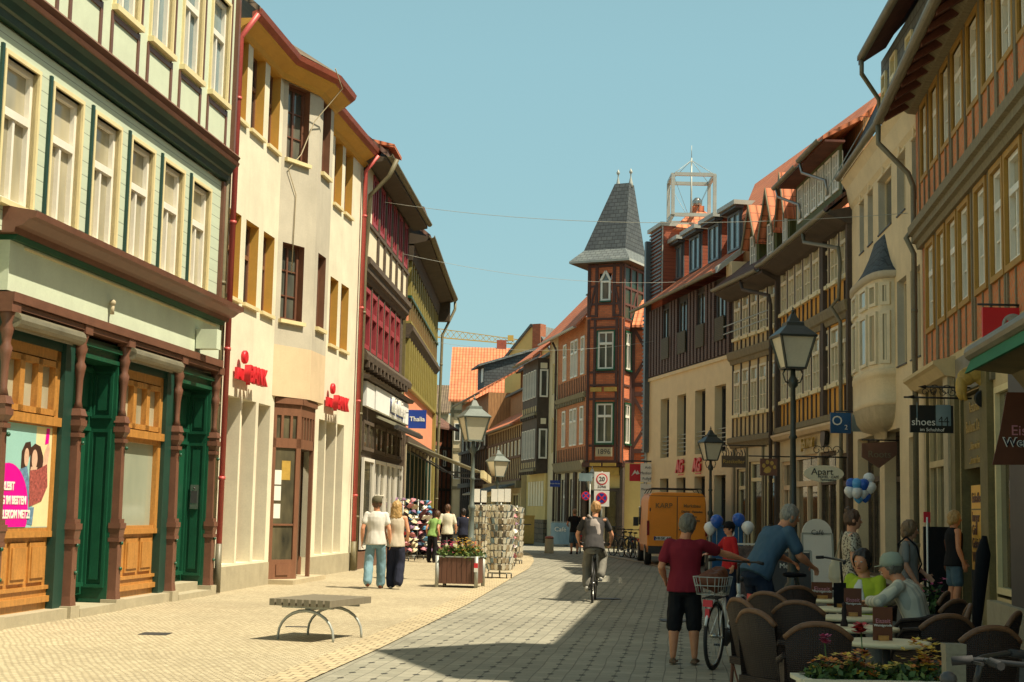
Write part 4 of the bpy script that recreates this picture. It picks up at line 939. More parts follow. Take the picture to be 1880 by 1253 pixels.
# oriel: rounded bay
oc, ow, ov = 4.35, 1.7, .46
def orc(k, s=1.0, n=12):
    a = math.pi * k / n; return (oc - ow * (.35 + .65 * s) * math.copysign(abs(math.cos(a)) ** .75, math.cos(a)), ov * s * math.sin(a) ** .6 if 0 < k < n else 0)
def oriel_ring(mb, prof, mat, s0=0, s1=12):
    mb.mat(mat); P = []
    ks = list(range(s0, s1 + 1)); n = len(ks)
    for k in ks:
        for sc, z in prof: u, v = orc(k, sc); P.append(F.p(u, v, z))
    L = len(prof); mb.add(P, [(i * L + j, (i + 1) * L + j, (i + 1) * L + j + 1, i * L + j + 1) for i in range(n - 1) for j in range(L - 1)], True)
m = MB(F)
oriel_ring(m, [(.05, 3.30), (.10, 3.42), (.22, 3.46), (.62, 3.52), (.85, 3.68), (.95, 3.9), (.97, 3.95)], 'sandstone')
oriel_ring(m, [(.98, 3.95), (1.0, 3.97), (1.0, 4.06), (.97, 4.08), (.97, 4.5), (1.0, 4.54), (1.03, 4.58), (1.03, 4.66), (.98, 4.70)], 'stucco_cream')
oriel_ring(m, [(.96, 4.7), (.96, 6.6)], 'aged_white'); m.build('oriel', R_)
m = MB(F)
for k in range(0, 12, 2):
    a = orc(k + .25, .965); b = orc(k + 1.75, .965)
    S = Fr(F.p(a[0], a[1], 0), F.p(b[0], b[1], 0), -1); S.n = S.n if S.n.dot(F.n) > -.2 else -S.n
    for z0, z1 in ((4.8, 5.9), (6.02, 6.5)):
        w = MB(S).mat('aged_white'); L = S.L; w.box(0, .07, -.03, .05, z0, z1); w.box(L - .07, L, -.03, .05, z0, z1); w.box(.07, L - .07, -.03, .05, z0, z0 + .07); w.box(.07, L - .07, -.03, .05, z1 - .07, z1); wf = w.build('oriel_window', R_)
        g = MB(S).mat('glass_curtain').box(.06, L - .06, -.01, .02, z0 + .06, z1 - .06); g.build('pane', wf)
m = MB(F)
oriel_ring(m, [(.98, 6.58), (1.12, 6.6), (1.12, 6.72)], 'grey_beige_render'); pr = [(1.12, 6.72), (.85, 6.85), (.58, 7.05), (.30, 7.35), (.03, 7.7)]
oriel_ring(m, pr, 'slate'); m.build('oriel_roof', R_)

# ---- ochre and beige timbered houses sharing one curved eave
def timber_row(F, u0, u1, n, ztop, panel, root, wm='aged_white', gl='glass_curtain', zu=(7.58, 8.86), zl=(4.98, 6.42), zb=3.95, mid=(6.5, 6.9), post='dark_timber', rise=0):
    hs = []; w = (u1 - u0) / n
    for i in range(n):
        a, b = u0 + w * i + .09, u0 + w * (i + 1) - .09
        hs += [(a, b, zu[0], zu[1]), (a, b, zl[0], zl[1])]
    m = MB(F); wall(m, F, u0 - .15, u1 + .15, zb, ztop, hs, 0, .12, panel, post); m.build('wall', root)
    m = MB(F).mat(post)
    for i in range(n + 1):
        u = u0 + w * i; m.box(u - .038, u + .038, 0, .04, zb + .2, mid[0]); m.box(u - .038, u + .038, .0, .04, mid[1], ztop)
        if i < n: m.box(u + w / 2 - .022, u + w / 2 + .022, 0, .035, zb + .2, zl[0] - .12); m.box(u + w / 2 - .022, u + w / 2 + .022, 0, .035, mid[1], zu[0] - .12)
    m.mat('grey_timber').ext([(0, mid[0]), (.06, mid[0]), (.1, mid[0] + .12), (.16, mid[0] + .16), (.2, mid[1] - .06), (.2, mid[1]), (0, mid[1] + .02)], u0 - .15, u1 + .15)
    m.ext([(-.1, zb - .1), (.05, zb - .08), (.12, zb + .04), (.18, zb + .1), (.18, zb + .25), (0, zb + .3)], u0 - .15, u1 + .15); m.build('timber_frame', root)
    for a, b, c, d in hs: window(root, F, a, b, c, d, -.04, .07, wm, gl, tr=.68, vb=[.5], hb=[.34], fd=.07, sill=('cream_trim', .10, .10, .03))
F = GO
R_ = thing('ochre_timbered_house', 'ochre panelled timbered house with dark posts behind the big street lamp', 'house', F.p(4, 0, 0))
timber_row(GO, .15, F.L - .15, 8, 9.1, 'ochre_panel', R_)
m = MB(F).mat('dark_timber').box(0, F.L, -7, -.3, 0, 9); m.mat('dark_timber'); m.box(2.45, 2.72, 0, .12, 3.9, 9.1); m.box(F.L - .12, F.L + .12, 0, .14, 0, 9.1); m.box(-.02, .16, 0, .12, 0, 9.1)
m.ext([(0, 8.75), (.15, 8.78), (.6, 8.98), (.6, 9.05), (0, 9.2)], -.05, F.L); m.build('posts', R_)
R2 = thing('beige_timbered_house', 'beige panelled timbered house with white windows left of the ochre one', 'house', GG.p(2, 0, 0))
timber_row(GG, .2, GG.L - .1, 5, 8.9, 'beige_panel', R2, zu=(7.35, 8.7), zl=(4.85, 6.3), zb=3.85)
m = MB(GG).mat('dark_timber').box(0, GG.L, -7, -.3, 0, 8.9); m.ext([(0, 8.6), (.15, 8.62), (.6, 8.85), (.6, 8.92), (0, 9.05)], -.1, GG.L + .1); m.build('posts', R2)
m = MB(GG).mat('galvanised')
for z in (7.5, 7.75): m.box(.2, GG.L, .3, .33, z, z + .03)
m.build('railing', R2)
# eave gutters: curved
FW = Fr((0, 0), (0, 1), -1)
def wpath(pts): return [((p - FW.A).dot(FW.t), (p - FW.A).dot(FW.n)) for p in pts]
gutter(R_, FW, wpath([GO.p(u, .62, 0) for u in (-.05, 2, 4, 6, 7.6)] + [GG.p(0.15, .66, 0)]), 9.1, .095)
gutter(R2, FW, wpath([GG.p(u, .66, 0) for u in (.2, 1.5, 3, GG.L + .1)]), 9.0, .095)
pipe(R_, [GO.p(2.6, .6, 9.0), GO.p(2.5, .6, 8.75), GO.p(.5, .2, 8.25), GO.p(.5, .16, 7.9), GO.p(.5, .2, 7.0), GO.p(.7, .34, 6.8), GO.p(.5, .16, 6.4), GO.p(.5, .16, .05)], .05)
pipe(R2, [GG.p(1.9, .6, 8.9), GG.p(1.7, .6, 8.6), GG.p(.12, .3, 8.2), GG.p(.08, .26, 7.9), GG.p(.08, .26, .05)], .055, 'dark_timber')
# roofs above: lower skirt of dark tiles, dormers, then the big orange slope
roof_slope(R_, GO, 0, GO.L, .6, 9.1, -.4, 9.95, 'tiles_old', .1, 'roof_skirt'); roof_slope(R2, GG, 0, GG.L + .05, .6, 9.0, -.4, 9.85, 'tiles_old', .1, 'roof_skirt')
def ridge_roof(root, lo, hi, mat='tiles_bright', F=GO):
    m = MB(F).mat(mat)
    for (a, b), (c, d) in zip(zip(lo, hi), zip(lo[1:], hi[1:])): m.hexa([a, c, d, b] + [x + V((0, 0, .12)) for x in (a, c, d, b)])
    return m.build('roof', root)
m = MB(GO).mat('brown_boards').box(.2, GO.L, -.6, -.35, 9.85, 11.5); m.box(0, GG.L, -.6, -.35, 9.8, 11.4, GG); m.build('attic_wall', R_)
ridge_roof(R_, [GO.p(.2, -.3, 11.4), GO.p(GO.L, -.3, 11.4)], [V((11.9, 36.0, 14.3)), V((10.95, 43.6, 14.3))])
ridge_roof(R2, [GG.p(0, -.3, 11.4), GG.p(GG.L, -.3, 11.4), V((8.4, 52, 12.0))], [V((10.95, 43.6, 14.3)), V((10.35, 48.3, 14.3)), V((9.3, 56, 14.3))], F=GG)
# white-window long dormer on the ochre house under its own tiled eave
m = MB(GO); wall(m, GO, .3, 5.4, 9.4, 11.0, [(.6 + .78 * i, 1.2 + .78 * i, 9.75, 10.75) for i in range(6)], .15, .1, 'green_boards', 'white_paint'); d = m.build('dormer', R_)
for i in range(6): window(R_, GO, .6 + .78 * i, 1.2 + .78 * i, 9.75, 10.75, .12, .07, 'white_paint', 'glass', vb=[.5], hb=[.33, .66], fd=.06, name='dormer_window')
m = MB(GO).mat('tiles_bright').hexa([GO.p(.2, .65, 10.92), GO.p(5.6, .65, 10.92), GO.p(5.6, -1.7, 12.2), GO.p(.2, -1.7, 12.2), GO.p(.2, .65, 11.02), GO.p(5.6, .65, 11.02), GO.p(5.6, -1.7, 12.3), GO.p(.2, -1.7, 12.3)])
m.mat('orange_boards_dark').box(.2, 5.6, .1, .6, 10.86, 10.915); m.build('dormer_roof', d)
gutter(R_, GO, [(.3, .72), (2.6, .72)], 10.95, .08); gutter(R_, GO, [(2.9, .72), (5.7, .72)], 10.9, .08)
for u in (2.5, 5.5): pipe(R_, [GO.p(u, .7, 10.85), GO.p(u, .65, 10.6), GO.p(u - .9, .25, 10.2), GO.p(u - .95, .22, 9.8)], .04, 'steel')
def gable_dormer(root, F, u, z0, w=.9, h=1.35, g=.95, v=.1, wall_m='green_boards'):
    q = F.p; m = MB(F).mat(wall_m); m.box(u - w / 2, u + w / 2, v - 3, v, z0, z0 + h); m.prism([q(u - w / 2, v, z0 + h), q(u + w / 2, v, z0 + h), q(u, v, z0 + h + g)], F.n * -3); d = m.build('dormer', root)
    m = MB(F).mat('tiles_bright'); e = .2
    for s_ in (-1, 1):
        uu = u + s_ * (w / 2 + .22); zz = z0 + h - .22 * g / (w / 2)
        m.hexa([q(u, v + e, z0 + h + g), q(u, v - 3.2, z0 + h + g), q(uu, v - 3.2, zz), q(uu, v + e, zz), q(u, v + e, z0 + h + g + .1), q(u, v - 3.2, z0 + h + g + .1), q(uu, v - 3.2, zz + .08), q(uu, v + e, zz + .08)])
        m.mat('grey_timber').hexa([q(u, v + e, z0 + h + g - .1), q(u, v + e + .03, z0 + h + g - .1), q(uu, v + e + .03, zz - .1), q(uu, v + e, zz - .1), q(u, v + e, z0 + h + g + .11), q(u, v + e + .03, z0 + h + g + .11), q(uu, v + e + .03, zz + .09), q(uu, v + e, zz + .09)]); m.mat('tiles_bright')
    m.build('dormer_roof', d); window(root, F, u - w * .27, u + w * .27, z0 + .1, z0 + h - .05, v + .02, .05, 'white_paint', 'glass', vb=[.5], hb=[.25, .5, .75], fd=.04, name='dormer_window')
gable_dormer(R2, GO, 6.9, 9.25, v=.1); gable_dormer(R2, GG, .6, 9.2, v=.05); gable_dormer(R2, GG, 2.2, 9.1, v=.05, g=.85)
m = MB(GG).mat('rust_gutter'); c = GO.p(7.9, -2.0, 0); m.box(-.2, .2, -.2, .2, 12.2, 13.1, F=Fr((c.x, c.y), (c.x, c.y + 1), -1)); m.box(-.28, .28, -.28, .28, 13.1, 13.25, F=Fr((c.x, c.y), (c.x, c.y + 1), -1)); m.build('chimney', R2)
# ground floors
m = MB(GO); wall(m, GO, 0, GO.L, 0, 3.98, [(.5, 1.2, .2, 3.2), (1.5, 3.3, .2, 3.3), (3.5, 6.3, .2, 3.3), (6.6, 7.9, .2, 3.2)], .02, .2, 'pale_render', 'tan_render')
m.mat('tan_render').ext([(.02, 3.8), (.22, 3.82), (.3, 3.92), (.3, 3.98), (.02, 4.0)], .1, GO.L - .1); m.build('shop_front', R_)
for a, b, z in ((.5, 1.2, 3.2), (1.5, 3.3, 3.3), (3.5, 6.3, 3.3), (6.6, 7.9, 3.2)): window(R_, GO, a, b, .2, z, -.12, .1, 'tan_render' if a > 3 else 'old_timber', 'shop_glass', tr=.75, vb=[.5], fd=.08, name='shop_window')
m = MB(GG); wall(m, GG, 0, GG.L, 0, 3.9, [(.3, 1.3, .2, 3.3), (1.5, 2.8, .5, 3.3), (3.1, 4.0, .1, 3.1)], 0, .2, 'pale_render', 'old_timber'); m.mat('grey_timber')
for u in (.12, 1.42, 2.95, 4.2): m.box(u - .06, u + .06, 0, .05, 0, 3.85)
m.build('shop_front', R2)
for a, b, c, d in ((.3, 1.3, .2, 3.3), (1.5, 2.8, .5, 3.3), (3.1, 4.0, .1, 3.1)): window(R2, GG, a, b, c, d, -.12, .08, 'cream_trim', 'shop_glass', tr=.8, fd=.06, name='shop_window')

# ---- modern building: travertine base, slatted upper floor, red clad attic
F = GM; LM = F.L
R_ = thing('modern_building', 'modern building of pale stone below, violet slats above and red clad attic', 'building', F.p(5, 0, 0))
cols = [(7.2, 8.32), (5.08, 6.18), (2.84, 4.02), (.66, 1.84)]
m = MB(F); wall(m, F, .05, LM, 0, 6.85, [(a, b, 3.73, 5.97) for a, b in cols] + [(a, b, .3, 2.95) for a, b in cols], 0, .4, 'travertine', 'travertine')
m.box(.05, LM, 0, .06, 6.78, 6.9); m.mat('graphite')
for z in (2.2, 3.3, 4.4, 5.3, 6.0): pass
m.mat('travertine').box(.05, LM, -8, -.45, 0, 6.8); m.build('wall', R_)
for a, b in cols:
    window(R_, F, a, b, 3.73, 5.97, -.32, .08, 'graphite', 'glass_dark', vb=[.5], hb=[.33], fd=.06); window(R_, F, a, b, .3, 2.95, -.32, .08, 'graphite', 'shop_glass', vb=[.5], hb=[.7], fd=.06, name='shop_window')
    m = MB(F).mat('galvanised')
    for z in (3.9, 4.05, 4.2, 4.35, 4.5): m.box(a, b, -.1, -.08, z, z + .025)
    m.build('railing', R_)
for a, b in ((6.17, 5.13), (4.0, 3.2)):
    pass
m = MB(F).mat('graphite').box(.05, LM + .3, -7.8, .0, 6.9, 9.6); m.build('upper_wall', R_)
for i in range(26):
    u = .25 + i * (LM) / 26.0
    win = any(a - .05 < u < b + .05 for a, b in ((7.0, 7.9), (4.9, 5.8), (2.75, 3.65), (.6, 1.5)))
    m = MB(F).mat('violet_slats'); m.box(u - .11, u + .11, 0, .09, 6.95, 7.45 if win else 9.55); m.build('slat_panel', R_)
for a, b in ((7.0, 7.9), (4.9, 5.8), (2.75, 3.65), (.6, 1.5)):
    window(R_, F, a, b, 7.5, 9.4, .0, .06, 'graphite', 'glass', vb=[.5], fd=.05); m = MB(F).mat('olive_slats').box(a - .02, b + .02, .08, .13, 7.45, 8.25); m.build('balcony_grille', R_)
roof_slope(R_, F, 0, 8.35, .6, 9.58, -2.6, 12.1, 'tiles_orange', .1)
roof_slope(R_, F, 8.35, LM + .05, .6, 9.58, .0, 10.0, 'tiles_orange', .08, 'roof_skirt')
gutter(R_, F, [(-.0, .66), (LM + .15, .66)], 9.62, .09)
m = MB(F).mat('red_cladding').box(8.38, LM - .1, -5, -.04, 9.62, 12.75); m.mat('zinc_light').box(8.3, LM + .02, -5.1, .08, 12.75, 12.9); m.box(8.33, 8.38, -.04, .0, 10, 12.75); m.mat('tiles_orange').hexa([F.p(1, -2.5, 11.95), F.p(8.3, -2.5, 11.95), F.p(8.3, -5, 12.4), F.p(1, -5, 12.4), F.p(1, -2.5, 12.1), F.p(8.3, -2.5, 12.1), F.p(8.3, -5, 12.55), F.p(1, -5, 12.55)]); m.build('attic', R_)
m = MB(F).mat('travertine'); m.box(-.45, .1, -1.5, .2, 9.3, 9.9); m.mat('zinc_light').hexa([F.p(-.2, .6, 9.55), F.p(.1, .6, 9.55), F.p(.1, -1.5, 11.2), F.p(-.2, -1.5, 11.2), F.p(-.2, .6, 9.75), F.p(.1, .6, 9.75), F.p(.1, -1.5, 11.4), F.p(-.2, -1.5, 11.4)]); m.build('party_wall', R_)
for u0_, u1_ in ((7.42, 8.62), (5.2, 6.55), (3.0, 4.3), (.8, 2.15)):
    m = MB(F).mat('red_cladding').box(u0_, u1_, -4.6, -.62, 10.3, 12.05); m.mat('slate_grey_metal').box(u0_, u1_, -.62, -.58, 10.5, 12.05); d = m.build('dormer', R_)
    m = MB(F).mat('zinc_light').box(u0_ - .22, u1_ + .22, -4.7, -.22, 12.05, 12.2); m.mat('graphite').box(u0_ - .15, u1_ + .15, -.6, -.3, 11.95, 12.05); m.build('dormer_roof', d)
    window(R_, F, u0_ + .06, u1_ - .06, 10.6, 11.92, -.57, .08, 'slate_grey_metal', 'glass_blue', vb=[.5], fd=.06, name='dormer_window')
# louvred stair end at the side street
E = Fr(F.p(LM + .02, .2, 0), F.p(LM + .02, -6, 0), -1)
m = MB(E).mat('slate_grey_metal').box(0, 6.2, -.3, -.05, 4, 12.4)
E2 = Fr(F.p(LM - .1, .0, 0), F.p(LM + 1.3, .35, 0), -1)
m.build('stair_wall', R_)
m = MB(F).mat('slate_grey_metal')
for i in range(18): z = 10.05 + i * .15; m.box(8.42, LM - .12, -.04, .03, z, z + .06)
for i in range(44): z = 2.6 + i * .16; m.box(LM + .02, LM + .75, -.05, .03, z, z + .05)
m.mat('graphite').box(LM + .02, LM + .7, -.6, -.08, 2.5, 9.6); m.mat('zinc_light').box(LM - .06, LM + .02, 0, .05, 2.5, 9.5); m.build('louvres', R_)
for i, a in enumerate((5.13, 3.1)):
    lab = ('red pharmacy letters on the stone pier nearer the side street', 'red pharmacy letters on the stone pier nearer the timbered house')[i]
    T = thing('red_letters', lab, 'sign', F.p(a + .5, 0, 3.2), group='red letters on the pale stone'); text('AG', F, a + .5, 3.33, .62, 'sign_red', T, .06, ex=.03, bold=.03, shear=.15)
    m = MB(F).mat('sign_red').box(a + .2, a + .8, .0, .02, 3.03, 3.07); m.build('fixing_bar', T)
# steel cube frame on the roof with mast
T = thing('rooftop_cube_frame', 'pale open steel cube frame with central mast on the red attic roof', 'frame', (6.9, 56.5, 12.9))
S = Fr((6.12, 56), (7.8, 56), 1); S.n = V((0, 1, 0))
zz = 13.15; H = 1.6; Wd = 1.62; m = MB(S).mat('zinc_light'); b = .065
for u in (0, Wd):
    for v in (0, Wd): m.box(u - b, u + b, v - b, v + b, zz, zz + H)
for z in (zz, zz + H):
    for u in (0, Wd): m.box(u - b * .95, u + b * .95, b, Wd - b, z - b, z + b)
    for v in (0, Wd): m.box(b, Wd - b, v - b * .95, v + b * .95, z - b, z + b)
m.build('frame', T); k = MB(S).mat('galvanised'); cc = S.p(Wd / 2, Wd / 2, 0)
k.cyl(cc + V((0, 0, 12.5)), cc + V((0, 0, 15.6)), .045, .03, 8); k.cyl(cc + V((0, 0, 15.6)), cc + V((0, 0, 16.1)), .012, n=6); k.build('mast', T)
k = MB(S).mat('galvanised')
for u in (0, Wd):
    for v in (0, Wd): k.cyl(S.p(u, v, zz + H), cc + V((0, 0, 15.5)), .012, n=5); k.cyl(S.p(u, v, zz + H), cc + V((0, 0, 13.0)), .008, n=5)
k.build('stay_wire', T)
m = MB().mat('tiles_bright'); m.lathe([(1.7, 12.6), (.3, 13.6), (.25, 13.65)], 4, (cc.x + .3, cc.y + .6, 0), a0=.9, smooth=False); tag(m.build('roof_lantern', None, cc + V((0, 0, 12.7))), 'little orange tiled pyramid roof inside the steel cube frame', 'roof')
m = MB().mat('tiles_orange'); m.box(cc.x + .05, cc.x + .55, cc.y + .3, cc.y + .8, 13.2, 13.75, F=LOC); m.mat('steel').lathe([(.16, 13.75), (.2, 13.85), (.2, 13.98), (.1, 14.1)], 12, (cc.x + .3, cc.y + .5, 0)); tag(m.build('flue_chimney', None, cc + V((0, 0, 13.2))), 'brick chimney with round metal cowl inside the steel cube frame', 'chimney')
# ------------------------------------------------------------------ turreted brick corner house
A_ = (3.5, 68.4); FT = Fr(A_, (2.37, 74.5), -1)
S1 = Fr(A_, (A_[0] + .894 * 1.8, A_[1] - .447 * 1.8)); E_ = S1.p(1.8, 0, 0); S2 = Fr((E_.x, E_.y), (E_.x + .447, E_.y + .894))
R_ = thing('turreted_corner_house', 'red brick timbered corner house with pointed slate turret', 'house', S1.p(1, 0, 0))
def faces(m, z0, z1, h1=(), h2=(), L2=1.1, wm='tower_brick'):
    wall(m, S1, 0, 1.8, z0, z1, h1, 0, .12, wm, 'dark_green_paint'); wall(m, S2, 0, L2, z0, z1, h2, 0, .12, wm, 'dark_green_paint')
m = MB(S1)
faces(m, 3.9, 10.65, [(.58, 1.38, 8.25, 10.0), (.55, 1.38, 4.82, 6.65)], [(.32, .95, 8.25, 10.0), (.32, .95, 4.82, 6.65)])
wall(m, S1, 0, 1.8, 10.65, 13.2, [(.62, 1.22, 11.42, 12.75)], 0, .12, 'tower_brick', 'dark_green_paint'); wall(m, S2, 0, 2.9, 10.65, 13.2, [], 0)
m.mat('tower_brick').prism([S1.p(.02, -.02, 3.9), S1.p(1.78, -.02, 3.9), S2.p(2.8, -.1, 3.9), S1.p(0, -2.9, 3.9)], (0, 0, 9.2)) if 0 else None
m.mat('tower_brick').poly([S1.p(0, 0, 10.65), S1.p(0, -2.9, 10.65), S1.p(0, -2.9, 13.2), S1.p(0, 0, 13.2)])
FX = Fr((E_.x + .447 * 1.1, E_.y + .894 * 1.1), (E_.x + .447 * 1.1 + .97, E_.y + .894 * 1.1 - .24)); wall(m, FX, 0, 5, 3.9, 10.3, [], 0)
m.mat('yellow_render').box(.1, 6, -.5, -.25, 0, 3.9, F=S1); m.box(-.0, 5, -.4, -.02, 0, 3.9, F=FX); m.build('wall', R_)
m = MB(S1).mat('red_timber')
def post(F, u, z0, z1, w=.09): m.box(u - w, u + w, .0, .05, z0, z1, F)
def rail(F, u0, u1, z, w=.09): m.box(u0, u1, .0, .052, z - w, z + w, F)
for F, L in ((S1, 1.8), (S2, 1.1)):
    for u in (.1, L - .1) + ((.42, 1.52) if L > 1.5 else ()): post(F, u, 3.95, 10.6, .06)
    for z in (3.98, 4.7, 6.86, 7.5, 8.1, 10.2, 10.6): rail(F, .2, L - .2, z, .05)
for u in (.1, 1.7, .48, 1.36): post(S1, u, 10.7, 13.2, .07)
for z in (10.75, 11.3, 12.15): rail(S1, .2, .44, z, .05); rail(S1, 1.4, 1.62, z, .05)
rail(S1, .5, 1.3, 11.3, .05); rail(S1, 0, 1.8, 13.1, .06)
for u in (.1, .9, 1.7, 2.5): post(S2, u, 10.7, 13.2, .07)
for z in (11.3, 12.1, 13.1): rail(S2, .17, 2.5, z, .05)
for (a, b) in (((.14, 11.0), (.4, 12.1)), ((1.66, 11.0), (1.42, 12.1))): m.beam(a, b, .09, 0, .053, S1)
m.beam((1.0, 10.8), (1.6, 12.0), .09, 0, .053, S2)
for z0, z1 in ((4.7, 7.0), (7.9, 10.2)): m.beam((.15, z1), (1.5, z0), .14, 0, .05, FX); m.beam((.15, z0), (1.5, z1), .14, 0, .055, FX)
for u in (.1, 1.7, 3.0): post(FX, u, 3.95, 10.3)
for z in (4.5, 7.15, 7.6, 10.25): rail(FX, .2, 1.6, z, .1)
# jetty brackets and yellow coving
m.box(-.1, 1.9, -.3, .1, 3.72, 3.92, S1); m.box(-.1, 1.3, -.3, .1, 3.72, 3.92, S2)
m.build('timber_frame', R_)
for q in ((.25, .82, .05, .09, 7.2, 7.4), (.95, 1.55, .05, .09, 7.2, 7.4), (.2, 1.7, -.2, -.02, 3.35, 3.7), (.3, .85, .1, .13, 3.75, 3.9), (.95, 1.6, .1, .13, 3.75, 3.9)): MB(S1).mat('gold_paint').box(*q).build('coving', R_)
for F, hs in ((S1, [(.58, 1.38, 8.25, 10.0), (.55, 1.38, 4.82, 6.65)]), (S2, [(.32, .95, 8.25, 10.0), (.32, .95, 4.82, 6.65)])):
    for a, b, c, d in hs: window(R_, F, a, b, c, d, -.03, .08, 'white_paint', 'glass', tr=.68, vb=[.5], vb_top=[.5], fd=.06, sill=('green_paint', .12, .08, .05), casing=(.06, 'green_paint', .07))
w = window(R_, S1, .68, 1.18, 11.45, 12.4, -.03, .09, 'white_paint', 'glass', fd=.08, sill=('green_paint', .12, .07, .04))
m = MB(S1).mat('white_paint'); m.beam((.68, 12.4), (.93, 12.85), .1, -.03, .07); m.beam((1.18, 12.4), (.93, 12.85), .1, -.03, .07); m.mat('glass').plate([(.7, 12.4), (1.16, 12.4), (.93, 12.8)], -.04, .0); m.build('arch', w)
m = MB(S1).mat('sandstone').box(.56, 1.38, .05, .09, 4.2, 4.62); p = m.build('date_plaque', R_); text('1896', S1, .97, 4.41, .34, 'graphite', R_, .095)
# left facade
F = FT; wn = [(.75, 1.25), (1.35, 1.85), (3.0, 3.45), (3.55, 4.05), (4.9, 5.4)]
wn = [(.35, 1.05), (1.75, 2.4), (2.55, 3.2), (4.2, 4.9)]
hs = [(a, b, z0, z1) for a, b in wn for z0, z1 in ((4.78, 6.58), (8.08, 9.9))]
m = MB(F); wall(m, F, .0, F.L, 3.9, 10.75, hs, 0, .12, 'orange_brick', 'grey_timber'); wall(m, F, 0, F.L, 0, 3.9, [(.5, 1.5, .4, 3.2), (2.1, 3.2, .4, 3.2), (3.9, 5.1, .3, 3.2)], -.05, .2, 'pale_render', 'old_timber')
m.mat('dark_timber').box(.1, F.L, -6, -.3, 0, 10.75); m.build('street_wall', R_)
m = MB(F).mat('grey_timber'); m.ext([(0, 3.5), (.12, 3.6), (.2, 3.9), (.25, 4.02), (0, 4.05)], 0, F.L); m.ext([(0, 6.95), (.1, 7.0), (.18, 7.2), (0, 7.25)], 0, F.L)
for i in range(16): m.box(.2 + .38 * i, .34 + .38 * i, .0, .15, 6.78, 6.949)
m.mat('brown_timber')
for i in range(17): m.box(.1 + .37 * i, .17 + .37 * i, .0, .03, 4.05, 4.68); m.box(.1 + .37 * i, .17 + .37 * i, 0, .03, 7.26, 8.0)
m.mat('dark_timber')
for u in (.3, 1.7, 1.95, 3.4, 3.7, 5.3): m.box(u, u + .14, -.05, .08, 0, 3.5)
m.build('street_timber', R_)
for a, b, c, d in hs: window(R_, F, a, b, c, d, -.04, .08, 'white_paint', 'glass_curtain', tr=.65, vb=[.5], fd=.09)
for a, b, z in ((.5, 1.5, 3.2), (2.1, 3.2, 3.2), (3.9, 5.1, 3.2)): window(R_, F, a, b, .4, z, -.2, .1, 'white_paint', 'shop_glass', tr=.7, vb=[.5], fd=.07, name='shop_window')
# ground floor of the turret corner
m = MB(S1).mat('dark_timber'); m.box(.15, 1.7, -.24, -.16, .1, 2.75); m.box(-.1, .05, -.24, .0, 0, 3.7); m.box(1.75, 1.9, -.24, 0, 0, 3.7); m.mat('glass_dark').box(.3, 1.55, -.158, -.15, .3, 2.6); m.mat('sandstone').box(.85, .98, -.148, -.11, .3, 2.1)
m.build('shop_window', R_)
m = MB(FX).mat('old_timber'); m.box(-.15, .05, -.02, .12, 0, 3.9); m.box(.55, .72, -.02, .10, 0, 3.9); m.box(1.3, 1.42, -.02, .1, 0, 3.9); m.mat('white_paint').box(.2, .4, -.02, .04, 2.3, 3.0); m.build('corner_post', R_)
# spire
m = MB(S1); C4 = [S1.p(-.75, -3.2, 0), S1.p(-.55, .45, 0), S1.p(2.25, .42, 0), S1.p(2.25, -3.2, 0)]
ring = lambda z, k, cx, cy: [S1.p(cx + (x - cx) * k, cy + (y - cy) * k, z) for x, y in ((-.75, -3.25), (-.75, .5), (2.3, .5), (2.3, -3.25))]
Ra, Rb, Rc, Rd = ring(13.22, 1, .85, -1.35), ring(13.32, 1, .85, -1.35), ring(13.9, .69, .85, -1.35), None
top = [S1.p(.85, -1.7, 17.25), S1.p(.85, -1.1, 17.25), S1.p(1.6, -1.1, 17.25), S1.p(1.6, -1.7, 17.25)]
def band(m, P, Q):
    for i in range(4): j = (i + 1) % 4; m.poly([P[i], P[j], Q[j], Q[i]])
m.mat('zinc_light'); band(m, Ra, Rb); m.mat('slate_light'); band(m, Rb, Rc); m.mat('slate'); band(m, Rc, top); m.poly(top); m.mat('soffit_boards').poly(Ra); m.build('turret_roof', R_)
for u in (.9, 1.55):
    MB(S1).mat('zinc_light').lathe([(.12, 17.1), (.10, 17.3), (.03, 17.6), (.03, 17.75), (.075, 17.8), (.085, 17.86), (.05, 17.93), (.01, 18.02)], 10, S1.p(u, -1.4, 0)).build('finial', R_)
roof_slope(R_, FT, .2, 8.4, .5, 10.25, -2.2, 13.1, 'tiles_orange', .12)
roof_slope(R_, FX, .1, 5, .45, 10.25, -2.2, 12.4, 'tiles_bright', .12, 'side_roof')
gutter(R_, FT, [(.2, .55), (8.4, .55)], 10.3, .09, 'zinc_light')
m = MB(FT).mat('slate_light').box(.4, 1.3, -1.4, -.3, 10.6, 11.9); m.lathe([(.7, 11.9), (.35, 12.2), (.05, 12.9)], 8, FT.p(.8, -.8, 0)); m.build('roof_turret', R_)

# ------------------------------------------------------------------ cream strip house and black-and-white oriel house
FS = Fr((2.37, 74.5), (1.95, 76.78), -1); F = FS
R_ = thing('narrow_cream_house', 'narrow cream house squeezed between brick house and black timbered oriel', 'house', F.p(1, 0, 0))
m = MB(F); wall(m, F, 0, 2.1, 0, 10.7, [(.6, 1.3, 7.6, 9.2), (.6, 1.3, 4.6, 6.4)], -.0, .15, 'pale_render', 'pale_render'); m.mat('pale_render').box(0, 2.1, -5, -.3, 0, 10.2); m.build('wall', R_)
for z0, z1 in ((7.6, 9.2), (4.6, 6.4)): window(R_, F, .6, 1.3, z0, z1, -.1, .06, 'cream_trim', 'glass_curtain', fd=.05)
pipe(R_, [FS.p(.05, .3, 10.2), FS.p(.05, .1, 9.8), FS.p(.05, .1, 0)], .06, 'dark_timber')
FO_ = Fr((1.38, 76.5), (.66, 80.4), -1)
